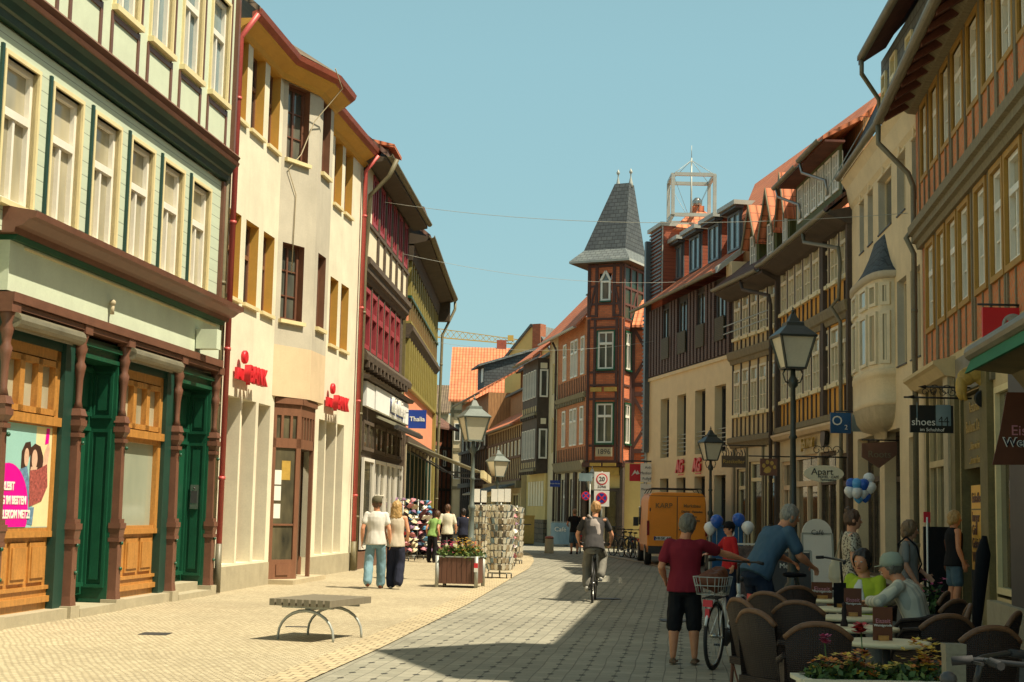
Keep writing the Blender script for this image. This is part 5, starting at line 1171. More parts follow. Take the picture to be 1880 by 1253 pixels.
R_ = thing('black_timbered_oriel_house', 'black timbered house with white windows jutting over a yellow ground floor', 'house', FO_.p(2, 0, 0))
SD = Fr((1.38, 76.5), (2.05, 76.55), 1)
m = MB(FO_).mat('dark_timber').box(0, FO_.L, -.65, 0, 3.6, 9.6); m.box(0, FO_.L, -4, -.66, 3.6, 9.6); m.build('wall', R_)
m = MB(FO_).mat('yellow_render').box(-.1, FO_.L + 1.0, -5, -.5, 1.2, 3.6); m.mat('stone_base').box(-.12, FO_.L + 1.05, -5, -.42, 0, 1.2); m.mat('cream_panel')
for i in range(6): m.box(.35 + .7 * i, .8 + .7 * i, -.5, -.46, 1.9, 3.2)
m.build('ground_floor', R_)
for z0, z1 in ((7.55, 9.0), (4.35, 5.9)):
    for i in range(5): window(R_, FO_, .3 + .74 * i, .72 + .74 * i, z0, z1, .02, .045, 'white_paint', 'glass_dark', fd=.05)
    window(R_, SD, .12, .55, z0, z1, .02, .08, 'white_paint', 'glass', fd=.08)
m = MB(FO_)
for z in (3.7, 6.6):
    m.mat('grey_timber').box(0, FO_.L, 0, .14, z + .0, z + .14)
    for i in range(8): m.mat('beige_panel').box(.2 + .5 * i, .36 + .5 * i, .005, .03, z + .2, z + .5); m.mat('dark_timber').box(.1 + .5 * i, .25 + .5 * i, 0, .16, z - .15, z)
m.mat('cream_panel').box(.14, .5, .0, .02, 9.05, 9.35, SD); m.box(.2, .48, .0, .02, 6.15, 6.45, SD); m.build('timber_frame', R_)
roof_slope(R_, FO_, -.3, FO_.L + .3, .45, 9.45, -2.5, 11.8, 'tiles_orange', .12); gutter(R_, FO_, [(-.3, .5), (FO_.L + .3, .5)], 9.5, .09, 'old_pipe')

# ------------------------------------------------------------------ row beyond
F = Fr((.68, 81.5), (-1.4, 95.6), -1); FQ = F
R_ = thing('long_timbered_house', 'long beige timbered house under bright orange tiles with brown boarded dormers', 'house', F.p(6, 0, 0))
m = MB(F).mat('beige_panel').box(0, F.L, -7, 0, 0, 6.5); m.build('wall', R_)
m = MB(F).mat('brown_timber')
for i in range(21): m.box(.1 + .7 * i, .20 + .7 * i, 0, .06, 3.3, 6.4)
for z in (3.3, 4.6, 5.6): m.box(0, F.L, 0, .1, z, z + .12)
m.mat('grey_timber').box(0, F.L, 0, .3, 2.9, 3.29); m.build('timber_frame', R_)
for i in range(10): window(R_, F, .33 + 1.4 * i, .75 + 1.4 * i, 4.75, 5.58, .02, .06, 'white_paint', 'glass_curtain', fd=.05)
for i in range(5): window(R_, F, .5 + 2.8 * i, 2.6 + 2.8 * i, .4, 2.6, .02, .1, 'cream_trim', 'shop_glass', vb=[.5], fd=.06, name='shop_window')
roof_slope(R_, F, -.2, F.L, .6, 6.35, -2.0, 8.0, 'tiles_bright', .12); gutter(R_, F, [(-.2, .65), (F.L, .65)], 6.4, .1)
m = MB(F).mat('brown_boards').box(1.8, F.L - 1.5, -3.5, -1.2, 7.6, 8.9); m.mat('slate_light').hexa([F.p(1.4, -.9, 8.85), F.p(F.L - 1, -.9, 8.85), F.p(F.L - 1, -3.5, 9.5), F.p(1.4, -3.5, 9.5), F.p(1.4, -.9, 8.97), F.p(F.L - 1, -.9, 8.97), F.p(F.L - 1, -3.5, 9.62), F.p(1.4, -3.5, 9.62)]); m.build('dormer', R_)
m = MB(F).mat('brown_boards').box(1.5, F.L + 1, -5, -2.2, 9.7, 10.7); m.mat('slate_light').hexa([F.p(1.2, -1.9, 10.65), F.p(F.L + 1.2, -1.9, 10.65), F.p(F.L + 1.2, -5, 11.2), F.p(1.2, -5, 11.2), F.p(1.2, -1.9, 10.8), F.p(F.L + 1.2, -1.9, 10.8), F.p(F.L + 1.2, -5, 11.35), F.p(1.2, -5, 11.35)]); m.build('upper_dormer', R_)
roof_slope(R_, F, -.2, F.L + .4, -1.5, 7.9, -5.5, 11.4, 'tiles_bright', .1, 'upper_roof')
T = thing('market_awning', 'grey green awning projecting over the far shop beside the yellow wall', 'awning', F.p(2, 1, 2.6)); m = MB(F).mat('slate_light').hexa([F.p(.5, .1, 3.1), F.p(9, .1, 3.1), F.p(9, 2.2, 2.5), F.p(.5, 2.2, 2.5), F.p(.5, .1, 3.2), F.p(9, .1, 3.2), F.p(9, 2.2, 2.6), F.p(.5, 2.2, 2.6)]); m.build('canvas', T); m = MB(F).mat('graphite'); m.bar(F.p(.8, 2.1, 0), F.p(.8, 2.1, 2.5), .06, .06); m.build('pole', T)
F = Fr((-1.45, 95.8), (-3.6, 109), -1)
R_ = thing('far_ochre_house', 'far brown boarded house with slate dormer above its orange roof', 'house', F.p(6, 0, 0))
m = MB(F).mat('brown_boards').box(0, F.L, -7, 0, 0, 9.3); m.build('wall', R_)
m = MB(F).mat('dark_timber')
for i in range(12): m.box(.1 + 1.1 * i, .4 + 1.1 * i, 0, .1, 0, 7.5)
m.box(0, F.L, 0, .2, 3.2, 3.5); m.box(0, F.L, 0, .2, 5.6, 5.8); m.build('timber_frame', R_)
for i in range(6): window(R_, F, .55 + 2.2 * i, 1.1 + 2.2 * i, 5.85, 7.2, .02, .08, 'white_paint', 'glass_curtain', fd=.06)
roof_slope(R_, F, 0, F.L, .6, 9.2, -3.8, 11.9, 'tiles_bright', .12); gutter(R_, F, [(0, .65), (F.L, .65)], 9.25, .1)
m = MB(F).mat('slate'); m.ext([(.3, 9.6), (.3, 11.1), (-3.4, 12.3), (-3.4, 11.7)], .2, 3.2); m.mat('white_paint').box(.5, 1.3, .3, .34, 10, 10.9); m.mat('slate_light').ext([(.7, 10.98), (.7, 11.12), (-3.6, 12.5), (-3.6, 12.36)], 0, 3.5); m.build('slate_dormer', R_)
# orange roofed gable house closing the view
F = Fr((-4.75, 116), (3.5, 116)); R_ = thing('orange_gable_house', 'big house closing the street with plain bright orange tiled roof', 'house', (0, 118, 0))
m = MB(F).mat('pale_render').box(0, 8.2, -9, 0, 0, 10.2); m.mat('dark_timber').prism([F.p(.0, 0, 10.2), F.p(0, -9, 10.2), F.p(0, -4.5, 14.6)], F.t * .2); m.build('wall', R_)
m = MB(F).mat('grey_timber')
for u in (.1, .9, 1.7, 2.5): m.box(u, u + .2, 0, .06, 0, 10)
for z in (3.2, 6.2, 9.2): m.box(0, 4, 0, .065, z, z + .25)
m.build('timber_frame', R_)
for u in (.35, 1.15): 
    for z in (4, 7): window(R_, F, u, u + .5, z, z + 1.4, .02, .07, 'white_paint', 'glass', fd=.06)
roof_slope(R_, F, -.15, 8.4, .4, 10.1, -4.5, 14.8, 'tiles_bright', .15)
m = MB(F).mat('rust_gutter').box(3.5, 4.3, -5, -4.4, 14.4, 15.6); m.build('chimney', R_)
F = Fr((-12, 128), (-5.2, 128)); R_ = thing('brown_roofed_house', 'distant pale house with old brown tiled roof seen past the left eaves', 'house', (-8, 130, 0))
m = MB(F).mat('pale_brick').box(0, 6.6, -8, 0, 0, 10.0); m.build('wall', R_); roof_slope(R_, F, 0, 6.8, .4, 9.9, -4, 12.6, 'tiles_brown', .15); window(R_, F, 4.2, 4.9, 6.5, 8, .02, .08, 'white_paint', 'glass', fd=.06)
F = Fr((-6.4, 97), (-4.15, 104), 1); R_ = thing('dark_brick_timbered_house', 'dark brick timbered house low behind the open awning', 'house', F.p(3, 0, 0))
m = MB(F).mat('red_brick').box(0, F.L, -6, 0, 0, 7.2); m.build('wall', R_); m = MB(F).mat('dark_timber')
for i in range(9): m.box(.1 + .9 * i, .28 + .9 * i, 0, .06, 0, 7.2)
for z in (2.9, 4.4, 5.8): m.box(0, F.L, 0, .065, z, z + .18)
m.build('timber_frame', R_)
for i in range(4): window(R_, F, .35 + 1.8 * i, .85 + 1.8 * i, 4.6, 5.7, .02, .06, 'white_paint', 'glass', fd=.05)
roof_slope(R_, F, -.3, F.L + .2, .5, 7.1, -2.5, 9.0, 'tiles_old', .12)
F = Fr((-.5, 112), (4.2, 109)); R_ = thing('pale_gable_house', 'pale rendered gable peeping above the slate dormer roofs', 'house', (2, 112, 0))
m = MB(F).mat('yellow_render').prism([F.p(0, 0, 8), F.p(4.4, 0, 8), F.p(4.4, 0, 13.2), F.p(2.4, 0, 15.6), F.p(0, 0, 13.1)], F.n * -6); m.build('wall', R_)
m = MB(F).mat('slate_light')
for a, b in (((2.4, 15.7), (-.2, 13.0)), ((2.4, 15.7), (4.6, 13.1))): m.beam(a, b, .15, -6, .2, F)
m.build('roof', R_)
m = MB(F).mat('red_brick').box(2.6, 3.3, -.5, .3, 12.5, 15.7); m.build('chimney', R_)
# closing walls of the street far left so that no gap opens behind the olive house
F = Fr((-9, 84), (-5.6, 96), 1); R_ = thing('grey_plastered_house', 'plain grey plastered house front beyond the olive timbered house', 'house', F.p(3, 0, 0))
m = MB(F).mat('grey_beige_render').box(0, F.L, -6, 0, 0, 7.8); m.build('wall', R_); roof_slope(R_, F, 0, F.L, .5, 7.7, -3, 10.5, 'tiles_old', .12)
for i in range(4): window(R_, F, 1 + 2.8 * i, 2 + 2.8 * i, 4.4, 6, .02, .08, 'white_paint', 'glass', fd=.05)
# wooded skyline of roofs behind: side street flank to the right of the tower
F = Fr((6.6, 70.5), (16, 66), 1); R_ = thing('side_street_house', 'orange brick house along the side street behind the modern block', 'house', F.p(4, 0, 0))
m = MB(F).mat('orange_brick').box(0, F.L, -7, 0, 0, 6.8); m.build('wall', R_); roof_slope(R_, F, 0, F.L, .5, 6.7, -3.5, 9.6, 'tiles_orange', .12); window(R_, F, 1, 2, 4.5, 6, .02, .08, 'white_paint', 'glass', fd=.05)
# tower crane far away
T = thing('tower_crane', 'distant yellow lattice tower crane jib above the orange roofs', 'crane', (-18, 300, 0))
m = MB().mat('gold_paint'); A = V((-17.5, 300, 36.9)); B = V((2.0, 300, 35.6)); n = 16
for i in range(n):
    a = A.lerp(B, i / n); b = A.lerp(B, (i + 1) / n); up = V((0, 0, 1.9)) * (1 - .5 * i / n); up2 = V((0, 0, 1.9)) * (1 - .5 * (i + 1) / n)
    m.bar(a, b, .22, .22); m.bar(a + up, b + up2, .15, .15); m.bar(a, b + up2, .1, .1); m.bar(a + up, b, .1, .1)
m.build('jib', T); m = MB().mat('gold_paint'); m.bar(V((-17.5, 300, 0)), V((-17.5, 300, 40)), 1.2, 1.2); m.box(-.9, .3, 299, 300, 36.3, 37.4); m.build('mast', T)
# wires strung across the street
for k, (a, b, lab) in enumerate(((FC.p(.6, .5, 9.75), GS.p(.3, .2, 7.45), 'thin wire strung across the street from the oxblood windows to the stucco house'),
        (FC.p(6, .3, 9.3), GM.p(4, .2, 9.9), 'thin wire strung from the dark timbered house to the modern building'), (FD.p(8.5, .3, 8.0), GM.p(9, .1, 8.3), 'thin wire strung across in front of the turret house'))):
    m = MB().mat('zinc_light'); m.tube([a.lerp(b, t) - V((0, 0, .35 * 4 * t * (1 - t))) for t in [i / 16 for i in range(17)]], .0055, 4); tag(m.build('overhead_wire', None, a.lerp(b, .5)), lab, 'wire')
# ------------------------------------------------------------------ street furniture (built in local coordinates, base at z = 0)
def make_bench():
    T = thing('park_bench', 'backless square bench of grey wooden slats on arched steel legs', 'bench')
    for i in range(9):
        x = -.50 + .125 * i; lpart(MB().mat('bench_wood').box(x - .045, x + .045, -.62, .62, .42, .50), 'slat', T)
    m = MB().mat('galvanised')
    for y in (-.38, .38): m.box(-.46, .46, y - .03, y + .03, .385, .418)
    m.box(-.05, .05, -.38, .38, .36, .385); lpart(m, 'rail', T)
    for y in (-.42, .42):
        m = MB().mat('galvanised'); m.tube([V((-.50, y, 0))] + [V((.50 * math.cos(a), y, .06 + .30 * math.sin(a))) for a in [math.pi - math.pi * k / 12 for k in range(13)]] + [V((.50, y, 0))], .02, 8); lpart(m, 'arched_leg', T)
    return T
b = make_bench(); b.location = (-2.27, 18.3, 0); b.rotation_euler = (0, 0, rad(-20)); b.scale = (.74, .92, 1)

def lamp(h, post, label, loc, s=1.0, flags=False, bracket=True, cat='street lamp'):
    T = thing('street_lamp', label, cat, loc, group='lantern lamps along the street'); P = T
    m = MB().mat(post); H = h - .95 * s
    m.lathe([(.16, 0), (.16, .12), (.13, .16), (.12, .5), (.14, .55), (.09, .62), (.085, .9), (.11, .95), (.07, 1.0), (.062, 1.6), (.085, 1.64), (.085, 1.7), (.055, 1.74), (.045, H * .72), (.07, H * .72 + .03), (.045, H * .72 + .07), (.04, H - .3), (.075, H - .26), (.08, H - .18), (.045, H - .12), (.035, H)], 12)
    lpart(m, 'post', T)
    m = MB().mat(post); w0, w1 = .17 * s, .29 * s; z0, z1 = H + .02, H + .52 * s
    for sx in (-1, 1):
        for sy in (-1, 1): m.bar(V((sx * w0, sy * w0, z0)), V((sx * w1, sy * w1, z1)), .03, .03)
    m.lathe([(w0 * 1.5, z0 - .03), (w0 * 1.5, z0)], 4, a0=math.pi / 4, smooth=False)
    m.lathe([(w1 * 1.55, z1), (w1 * 1.6, z1 + .03), (w1 * .75, z1 + .20 * s), (w1 * .7, z1 + .26 * s), (w1 * .45, z1 + .28 * s), (w1 * .2, z1 + .40 * s), (.02, z1 + .42 * s)], 4, a0=math.pi / 4, smooth=False)
    m.ball(V((0, 0, z1 + .45 * s)), .03, n=8, k=6); m.cyl((0, 0, z1 + .4 * s), (0, 0, z1 + .52 * s), .012); lpart(m, 'lantern', T)
    m = MB().mat('frosted_glass'); k = .96; P4 = [V((sx * w0 * k, sy * w0 * k, z0)) for sx, sy in ((-1, -1), (1, -1), (1, 1), (-1, 1))] + [V((sx * w1 * k, sy * w1 * k, z1)) for sx, sy in ((-1, -1), (1, -1), (1, 1), (-1, 1))]
    m.hexa(P4); lpart(m, 'lantern_glass', T)
    if bracket:
        m = MB().mat(post); m.tube([V((-.0, 0, H - .25)), V((.12, 0, H - .2)), V((.16, 0, H - .08)), V((.12, 0, H))], .012, 6); m.tube([V((0, 0, H - .25)), V((-.12, 0, H - .2)), V((-.16, 0, H - .08)), V((-.12, 0, H))], .012, 6); lpart(m, 'bracket', T)
    return T
p = at(866, 937, 33.5); l1 = lamp(4.12, 'lamp_post_grey', 'tall grey street lamp standing behind the wooden flower planter', (p.x, p.y, 0), 1.0); l1.rotation_euler = (0, 0, .3)
p = at(912, 940, 52); l2 = lamp(3.75, 'lamp_post_grey', 'small grey street lamp beyond the postcard stands in mid street', (p.x, p.y, 0), 1.0); l2.rotation_euler = (0, 0, .5)
p = at(1456, 950, 22.6); l3 = lamp(4.75, 'lamp_post_green', 'big dark green street lamp rising behind the man in the blue polo', (p.x, p.y, 0), .92); l3.rotation_euler = (0, 0, .12)
p = at(1304, 947, 43.0); l4 = lamp(4.1, 'lamp_post_green', 'dark street lamp in front of the pale stone building beside the van', (p.x, p.y, 0), .95); l4.rotation_euler = (0, 0, .2)
p = at(1086, 944, 66.5); l5 = lamp(3.6, 'lamp_post_green', 'dark street lamp standing by the no parking sign under the turret', (p.x, p.y, 0), 1.05)
# blue-green drooping pennants on the mid street lamp's cross arms
# planter
PL = thing('planter_box', 'square wooden planter box with steel corner posts full of flowers', 'planter', (-.98, 31.2, 0), rad(-9)); PL.scale = (.88, .88, .84)
m = MB().mat('planter_boards'); w = .47
for k in range(4):
    R4 = Matrix.Rotation(k * math.pi / 2, 3, 'Z')
    for i in range(8):
        x = -w + .06 + i * (2 * w - .12) / 7
        P = [R4 @ V(q) for q in ((x - .055, -w, .10), (x + .055, -w, .10), (x + .055, -w + .03, .10), (x - .055, -w + .03, .10), (x - .055, -w, .74), (x + .055, -w, .74), (x + .055, -w + .03, .74), (x - .055, -w + .03, .74))]
        m.hexa(P)
lpart(m, 'boards', PL); m = MB().mat('graphite').box(-w + .03, w - .03, -w + .03, w - .03, .12, .70); lpart(m, 'liner', PL)
for sx in (-1, 1):
    for sy in (-1, 1): m = MB().mat('galvanised'); m.cyl((sx * w, sy * w, 0), (sx * w, sy * w, .78), .045, n=10); o = lpart(m, 'corner_post', PL)
m = MB().mat('galvanised')
for s_ in (-1, 1): m.box(-w, w, s_ * w - .02, s_ * w + .02, .745, .775); m.box(s_ * w - .02, s_ * w + .02, -w, w, .745, .775)
lpart(m, 'rim', PL); m = MB().mat('sign_red'); m.box(w - .047, w + .047, -w - .05, -w - .046, .5, .62); m.mat('sign_white').box(w - .045, w + .045, -w - .05, -w - .046, .4, .5); lpart(m, 'reflector', PL)
def leafy(mb, mats, n, cx, cy, z0, rx, ry, h, s=.05, rnd=random):
    for i in range(n):
        a = rnd.uniform(0, math.tau); r = math.sqrt(rnd.random()); x, y = cx + rx * r * math.cos(a), cy + ry * r * math.sin(a); z = z0 + rnd.random() * h * (1 - .4 * r * r)
        d = V((rnd.gauss(0, 1), rnd.gauss(0, 1), rnd.gauss(.5, .7))).normalized(); t = d.cross(V((rnd.gauss(0, 1), rnd.gauss(0, 1), rnd.gauss(0, 1)))).normalized(); k = s * rnd.uniform(.6, 1.3)
        c = V((x, y, z)); mb.mat(rnd.choice(mats)); mb.add([c, c + d * k * .5 + t * k * .3, c + d * k, c + d * k * .5 - t * k * .3], [(0, 1, 2, 3)])
def blooms(mb, mats, n, cx, cy, z0, rx, ry, h, s=.03, rnd=random):
    for i in range(n):
        x, y = cx + rnd.uniform(-rx, rx), cy + rnd.uniform(-ry, ry); z = z0 + rnd.uniform(0, h); mb.mat(rnd.choice(mats))
        for k in range(5):
            a = k * math.tau / 5 + i; d = V((math.cos(a), math.sin(a), rnd.uniform(-.2, .5))); t = V((-d.y, d.x, 0)); c = V((x, y, z)); mb.add([c, c + d * s * .6 + t * s * .4, c + d * s, c + d * s * .6 - t * s * .4], [(0, 1, 2, 3)])
P_('leaf', (.07, .14, .025), .6, .3, 4, 0); P_('leaf_light', (.14, .20, .04), .6, .3, 4, 0); P_('leaf_dark', (.03, .065, .015), .6, .3, 4, 0)
P_('petal_pink', (.55, .06, .16), .6, .2, 4, 0); P_('petal_yellow', (.70, .45, .04), .6, .2, 4, 0); P_('petal_red', (.50, .03, .03), .6, .2, 4, 0); P_('petal_orange', (.65, .20, .03), .6, .2, 4, 0)
for nm, cx, fm, lab in (('pink', -.28, ['petal_pink', 'petal_red', 'petal_pink'], 'mound of pink flowers at the left of the wooden planter'), ('yellow', .02, ['petal_yellow'], 'taller yellow flowers in the middle of the wooden planter'), ('orange', .28, ['petal_orange', 'petal_red', 'petal_yellow'], 'orange and red flowers at the right of the wooden planter')):
    T = thing('flowering_plant', lab, 'plant', PL.location + Matrix.Rotation(rad(-9), 3, 'Z') @ V((cx * .88, 0, .59)), rad(-9), 'flowers in the wooden planter')
    m = MB(); leafy(m, ['leaf', 'leaf_light'], 420, 0, 0, 0, .22, .44, .24, .09); lpart(m, 'foliage', T); m = MB(); blooms(m, fm, 75, 0, 0, .12, .17, .40, .24 if nm != 'yellow' else .32, .035); lpart(m, 'blossom', T)

# display stands -------------------------------------------------------------
P_('card_a', (.82, .78, .64), .5, .1, 4, 0); P_('card_b', (.14, .13, .11), .5, .3, 4, 0); P_('card_c', (.50, .40, .26), .5, .3, 4, 0); P_('card_d', (.22, .33, .38), .5, .3, 4, 0); P_('card_e', (.45, .12, .10), .5, .3, 4, 0)
P_('hat_pink', (.62, .25, .28), .8, .2, 5, 0); P_('hat_cream', (.70, .60, .38), .8, .2, 5, 0); P_('hat_violet', (.24, .13, .22), .8, .2, 5, 0); P_('hat_navy', (.05, .07, .14), .8, .2, 5, 0); P_('hat_red', (.55, .05, .06), .8, .2, 5, 0); P_('hat_blue', (.10, .30, .50), .8, .2, 5, 0)
def wheels(T, r, z=.06, n=5):
    for k in range(n):
        a = k * math.tau / n + .3; m = MB().mat('galvanised'); m.bar(V((0, 0, z + .06)), V((r * math.cos(a), r * math.sin(a), z + .06)), .03, .03)
        m.mat('rubber').cyl(V((r * math.cos(a) - .015, r * math.sin(a), z)), V((r * math.cos(a) + .015, r * math.sin(a), z)), .055, n=10); lpart(m, 'castor', T)
def card_stand(loc, h=1.9, r=.30, tiers=10, lab='', seed=1, top=True, rz=0, mats=('card_a', 'card_a', 'card_a', 'card_c', 'card_a', 'card_d', 'card_a', 'card_b', 'card_a', 'card_c'), header=None):
    T = thing('postcard_stand', lab, 'display stand', loc, rz, 'postcard stands by the kerb'); rn = random.Random(seed)
    m = MB().mat('galvanised'); m.cyl((0, 0, .08), (0, 0, h), .02)
    for t_ in range(tiers + 1):
        z = .2 + t_ * (h - .25) / tiers; m.tube([V((r * .85 * math.cos(a), r * .85 * math.sin(a), z)) for a in [k * math.tau / 12 for k in range(12)]], .006, 4, closed=True)
    lpart(m, 'wire_frame', T)
    th = (h - .25) / tiers
    for t_ in range(tiers):
        m = MB(); z = .2 + t_ * th; n = 20
        for k in range(n):
            a = k * math.tau / n + rn.uniform(-.03, .03); c, s_ = math.cos(a), math.sin(a); ww = r * .105
            for q in range(2):
                rr = r - .03 * q; zz = z + .01 + .02 * q; m.mat(rn.choice(mats)); hh = th * rn.uniform(.72, .84); tl = V((-s_, c, 0)) * ww; o_ = V((c * rr, s_ * rr, 0)); out = V((c, s_, 0)) * .035
                m.hexa([o_ - tl + V((0, 0, zz)), o_ + tl + V((0, 0, zz)), o_ + tl * .98 - out * .3 + V((0, 0, zz)), o_ - tl * .98 - out * .3 + V((0, 0, zz)), o_ - tl + out + V((0, 0, zz + hh)), o_ + tl + out + V((0, 0, zz + hh)), o_ + tl + out * .6 + V((0, 0, zz + hh)), o_ - tl + out * .6 + V((0, 0, zz + hh))])
        m.mat('card_c').lathe([(r * .74, z), (r * .76, z + th * .9)], 12); lpart(m, 'card_tier', T)
    wheels(T, r * .95)
    if header:
        m = MB().mat('sign_white')
        for x in header: m.box(x - .08, x + .07, -.02, .0, h + .02, h + .33 + .05 * math.sin(x * 40))
        lpart(m, 'header_card', T)
    return T
def goods_stand(loc, h, r, tiers, lab, mats, seed, group, rz=0, name='hat_stand', s=.09, kind='hat'):
    T = thing(name, lab, 'display stand', loc, rz, group); rn = random.Random(seed)
    m = MB().mat('galvanised'); m.cyl((0, 0, .08), (0, 0, h), .02)
    for k in range(4): m.bar(V((0, 0, h * .98)), V((r * math.cos(k * 1.57), r * math.sin(k * 1.57), h * .98)), .02, .02)
    lpart(m, 'wire_frame', T); wheels(T, r)
    for t_ in range(tiers):
        n = 7
        for k in range(n):
            a = (k + .5 * (t_ % 2)) * math.tau / n + rn.uniform(-.15, .15); z = .32 + (h - .42) * t_ / max(1, tiers - 1); c = V((r * math.cos(a) * rn.uniform(.75, 1.05), r * math.sin(a) * rn.uniform(.75, 1.05), z + rn.uniform(-.03, .03)))
            m = MB().mat(rn.choice(mats)); tilt = Matrix.Rotation(rn.uniform(-.7, .7), 3, 'X') @ Matrix.Rotation(rn.uniform(-.7, .7), 3, 'Y')
            if kind == 'hat': m.lathe([(s * 1.35, 0), (s * .9, .012), (s * .7, .02), (s * .62, s * .7), (s * .3, s * .85), (.005, s * .88)], 9, c, T=tilt)
            else: m.lathe([(s * .55, -s * 2.1), (s * .7, -s), (s * .5, s * .5), (s * .2, s * .8)], 6, c, sx=1.1, sy=.35, T=tilt)
            lpart(m, 'hat' if kind == 'hat' else 'scarf', T)
    return T
def gp(px, py, z=0): q = ground(px, py, z); return (q.x, q.y, 0)
card_stand(gp(917, 1062), 1.80, .31, 10, 'tall round postcard stand nearest the kerb beside the planter', 3, header=(-.16, 0, .16))
card_stand(gp(880, 1050), 1.80, .27, 10, 'round postcard stand directly behind the wooden planter', 5, header=(-.1, .08))
card_stand(gp(947, 1036), 1.78, .20, 9, 'slim postcard stand farthest to the right of the row', 9, header=None)
G1 = 'hat and scarf stands outside the gift shop'; hm = ['hat_pink', 'hat_cream', 'hat_violet', 'hat_navy', 'hat_cream', 'card_a']
goods_stand(gp(930, 1040), 1.75, .24, 7, 'stand of pink scarves and straw hats between the postcard stands', ['hat_pink', 'hat_cream', 'hat_violet', 'card_a'], 4, G1)
goods_stand(gp(737, 1030), 1.95, .42, 10, 'crowded stand of sun hats beside the blonde woman', hm + ['hat_red'], 11, G1)
goods_stand(gp(765, 1027), 1.92, .42, 10, 'stand of purple and blue hats right of the blonde woman', ['hat_violet', 'hat_navy', 'card_a', 'hat_pink', 'hat_blue'], 12, G1)
goods_stand(gp(700, 1022), 1.95, .44, 9, 'white stand of small gifts seen between the strolling couple', ['card_a', 'hat_navy', 'card_a', 'hat_cream'], 13, G1)
goods_stand(gp(783, 1019), 1.60, .30, 6, 'rack of long pink and mauve scarves at the shop end', ['hat_pink', 'hat_violet', 'hat_pink'], 14, G1, name='scarf_rack', kind='scarf', s=.17)
# bollard
T = thing('bollard', 'short stone bollard with red top at the bend', 'bollard', gp(1008, 1016)); m = MB().mat('sandstone').lathe([(.19, 0), (.18, .05), (.165, .55), (.165, .56)], 16); lpart(m, 'shaft', T); m = MB().mat('rust_gutter').lathe([(.168, .56), (.17, .62), (.12, .66), (.01, .67)], 16); lpart(m, 'cap', T)
# yellow utility cabinet and sales boards at the far corner
T = thing('electric_cabinet', 'orange yellow post cabinet against the dark stone base', 'cabinet', gp(967, 1000)); m = MB().mat('gold_paint').box(-.35, .35, -.2, .2, .05, 1.35); m.box(-.38, .38, -.23, .23, 1.35, 1.42); m.mat('graphite').box(-.33, .33, -.18, .18, 0, .05); lpart(m, 'body', T); m = MB().mat('graphite').box(-.2, .2, -.21, -.202, .95, 1.0); lpart(m, 'slot', T)
def a_board(loc, w, h, lab, face, rz=0, words=(), frame='galvanised', arch=False, name='sandwich_board', col='sign_white'):
    T = thing(name, lab, 'sign board', loc, rz); F = Fr((loc[0], loc[1]), (loc[0] + math.cos(rz), loc[1] + math.sin(rz)))
    m = MB().mat(frame)
    for s_ in (-1, 1):
        y0, y1 = s_ * .25, s_ * .02
        for x in (-w / 2, w / 2): m.bar(V((x, y0, 0)), V((x, y1, h)), .035, .03)
        m.bar(V((-w / 2, y1, h)), V((w / 2, y1, h)), .035, .03); m.bar(V((-w / 2, y0 * .9, .1)), V((w / 2, y0 * .9, .1)), .035, .03)
    lpart(m, 'frame', T); m = MB().mat(face)
    m.hexa([V(q) for q in ((-w / 2 + .02, -.23, .12), (w / 2 - .02, -.23, .12), (w / 2 - .02, -.20, .12), (-w / 2 + .02, -.20, .12), (-w / 2 + .02, -.03, h - .03), (w / 2 - .02, -.03, h - .03), (w / 2 - .02, -.0, h - .03), (-w / 2 + .02, -.0, h - .03))])
    if arch: m.lathe([(w / 2, -.02), (w / 2, .02)], 24, (0, 0, h - .01), T=Matrix.Rotation(math.pi / 2, 3, 'X'))
    lpart(m, 'panel', T)
    for k, (s_, z, sz) in enumerate(words):
        if T.rotation_euler[2] == 0:
            G = Fr((loc[0], loc[1] - .25 + .2 * z / h), (loc[0] + 1, loc[1] - .25 + .2 * z / h)); text(s_, G, 0, z, sz, col, T, .01)
    return T
a_board(gp(1028, 1004), .9, 1.15, 'pale blue sandwich board by the brick house wall', 'glass_blue', words=(('Café', .8, .3),))
P_('photo_board', (.16, .11, .09), .4, .6, 9, 0); P_('o2_blue', (.012, .10, .26), .35, .35, 1.2, 0)
a_board(gp(1500, 1095), .62, 1.28, 'arched white cafe board behind the man in the blue polo', 'sign_white', arch=True, words=(('Café', 1.3, .14),), col='graphite')
a_board((4.62, 24.6, 0), .8, 1.05, 'grey slate menu board behind the blue polo man', 'graphite', words=(('Menü', .8, .12),))
a_board((4.12, 25.8, 0), .62, 1.12, 'white framed notice board between the two cyclists', 'photo_board', frame='sign_white')
P_('magenta_photo', (.20, .08, .07), .4, .6, 12, 0)

# ---- traffic and shop signs
def round_sign(T, F, u, z, r, v, text_s=None):
    M3 = Matrix((F.t, V((0, 0, 1)), F.n)).transposed()
    for rr, mt, v0 in ((r, 'sign_red', 0), (r * .8, 'sign_white' if text_s else 'sign_blue', .006)): m = MB(F).mat(mt); m.lathe([(rr, 0), (rr, .006)], 28, F.p(u, v + v0, z), T=M3, smooth=False); m.build('disc', T)
    if text_s: text(text_s, F, u, z, r * 1.05, 'graphite', T, v + .016, bold=.004)
    else: m = MB(F).mat('sign_red'); m.beam((u - r * .6, z + r * .6), (u + r * .6, z - r * .6), r * .22, v + .013, v + .018); m.beam((u - r * .6, z - r * .6), (u + r * .6, z + r * .6), r * .22, v + .0135, v + .0185); m.build('cross_bar', T)
def pix_frame(px, py, d, yaw=0):
    c = at(px, py, d); F = Fr((c.x, c.y), (c.x + math.cos(yaw), c.y + math.sin(yaw))); return F, c
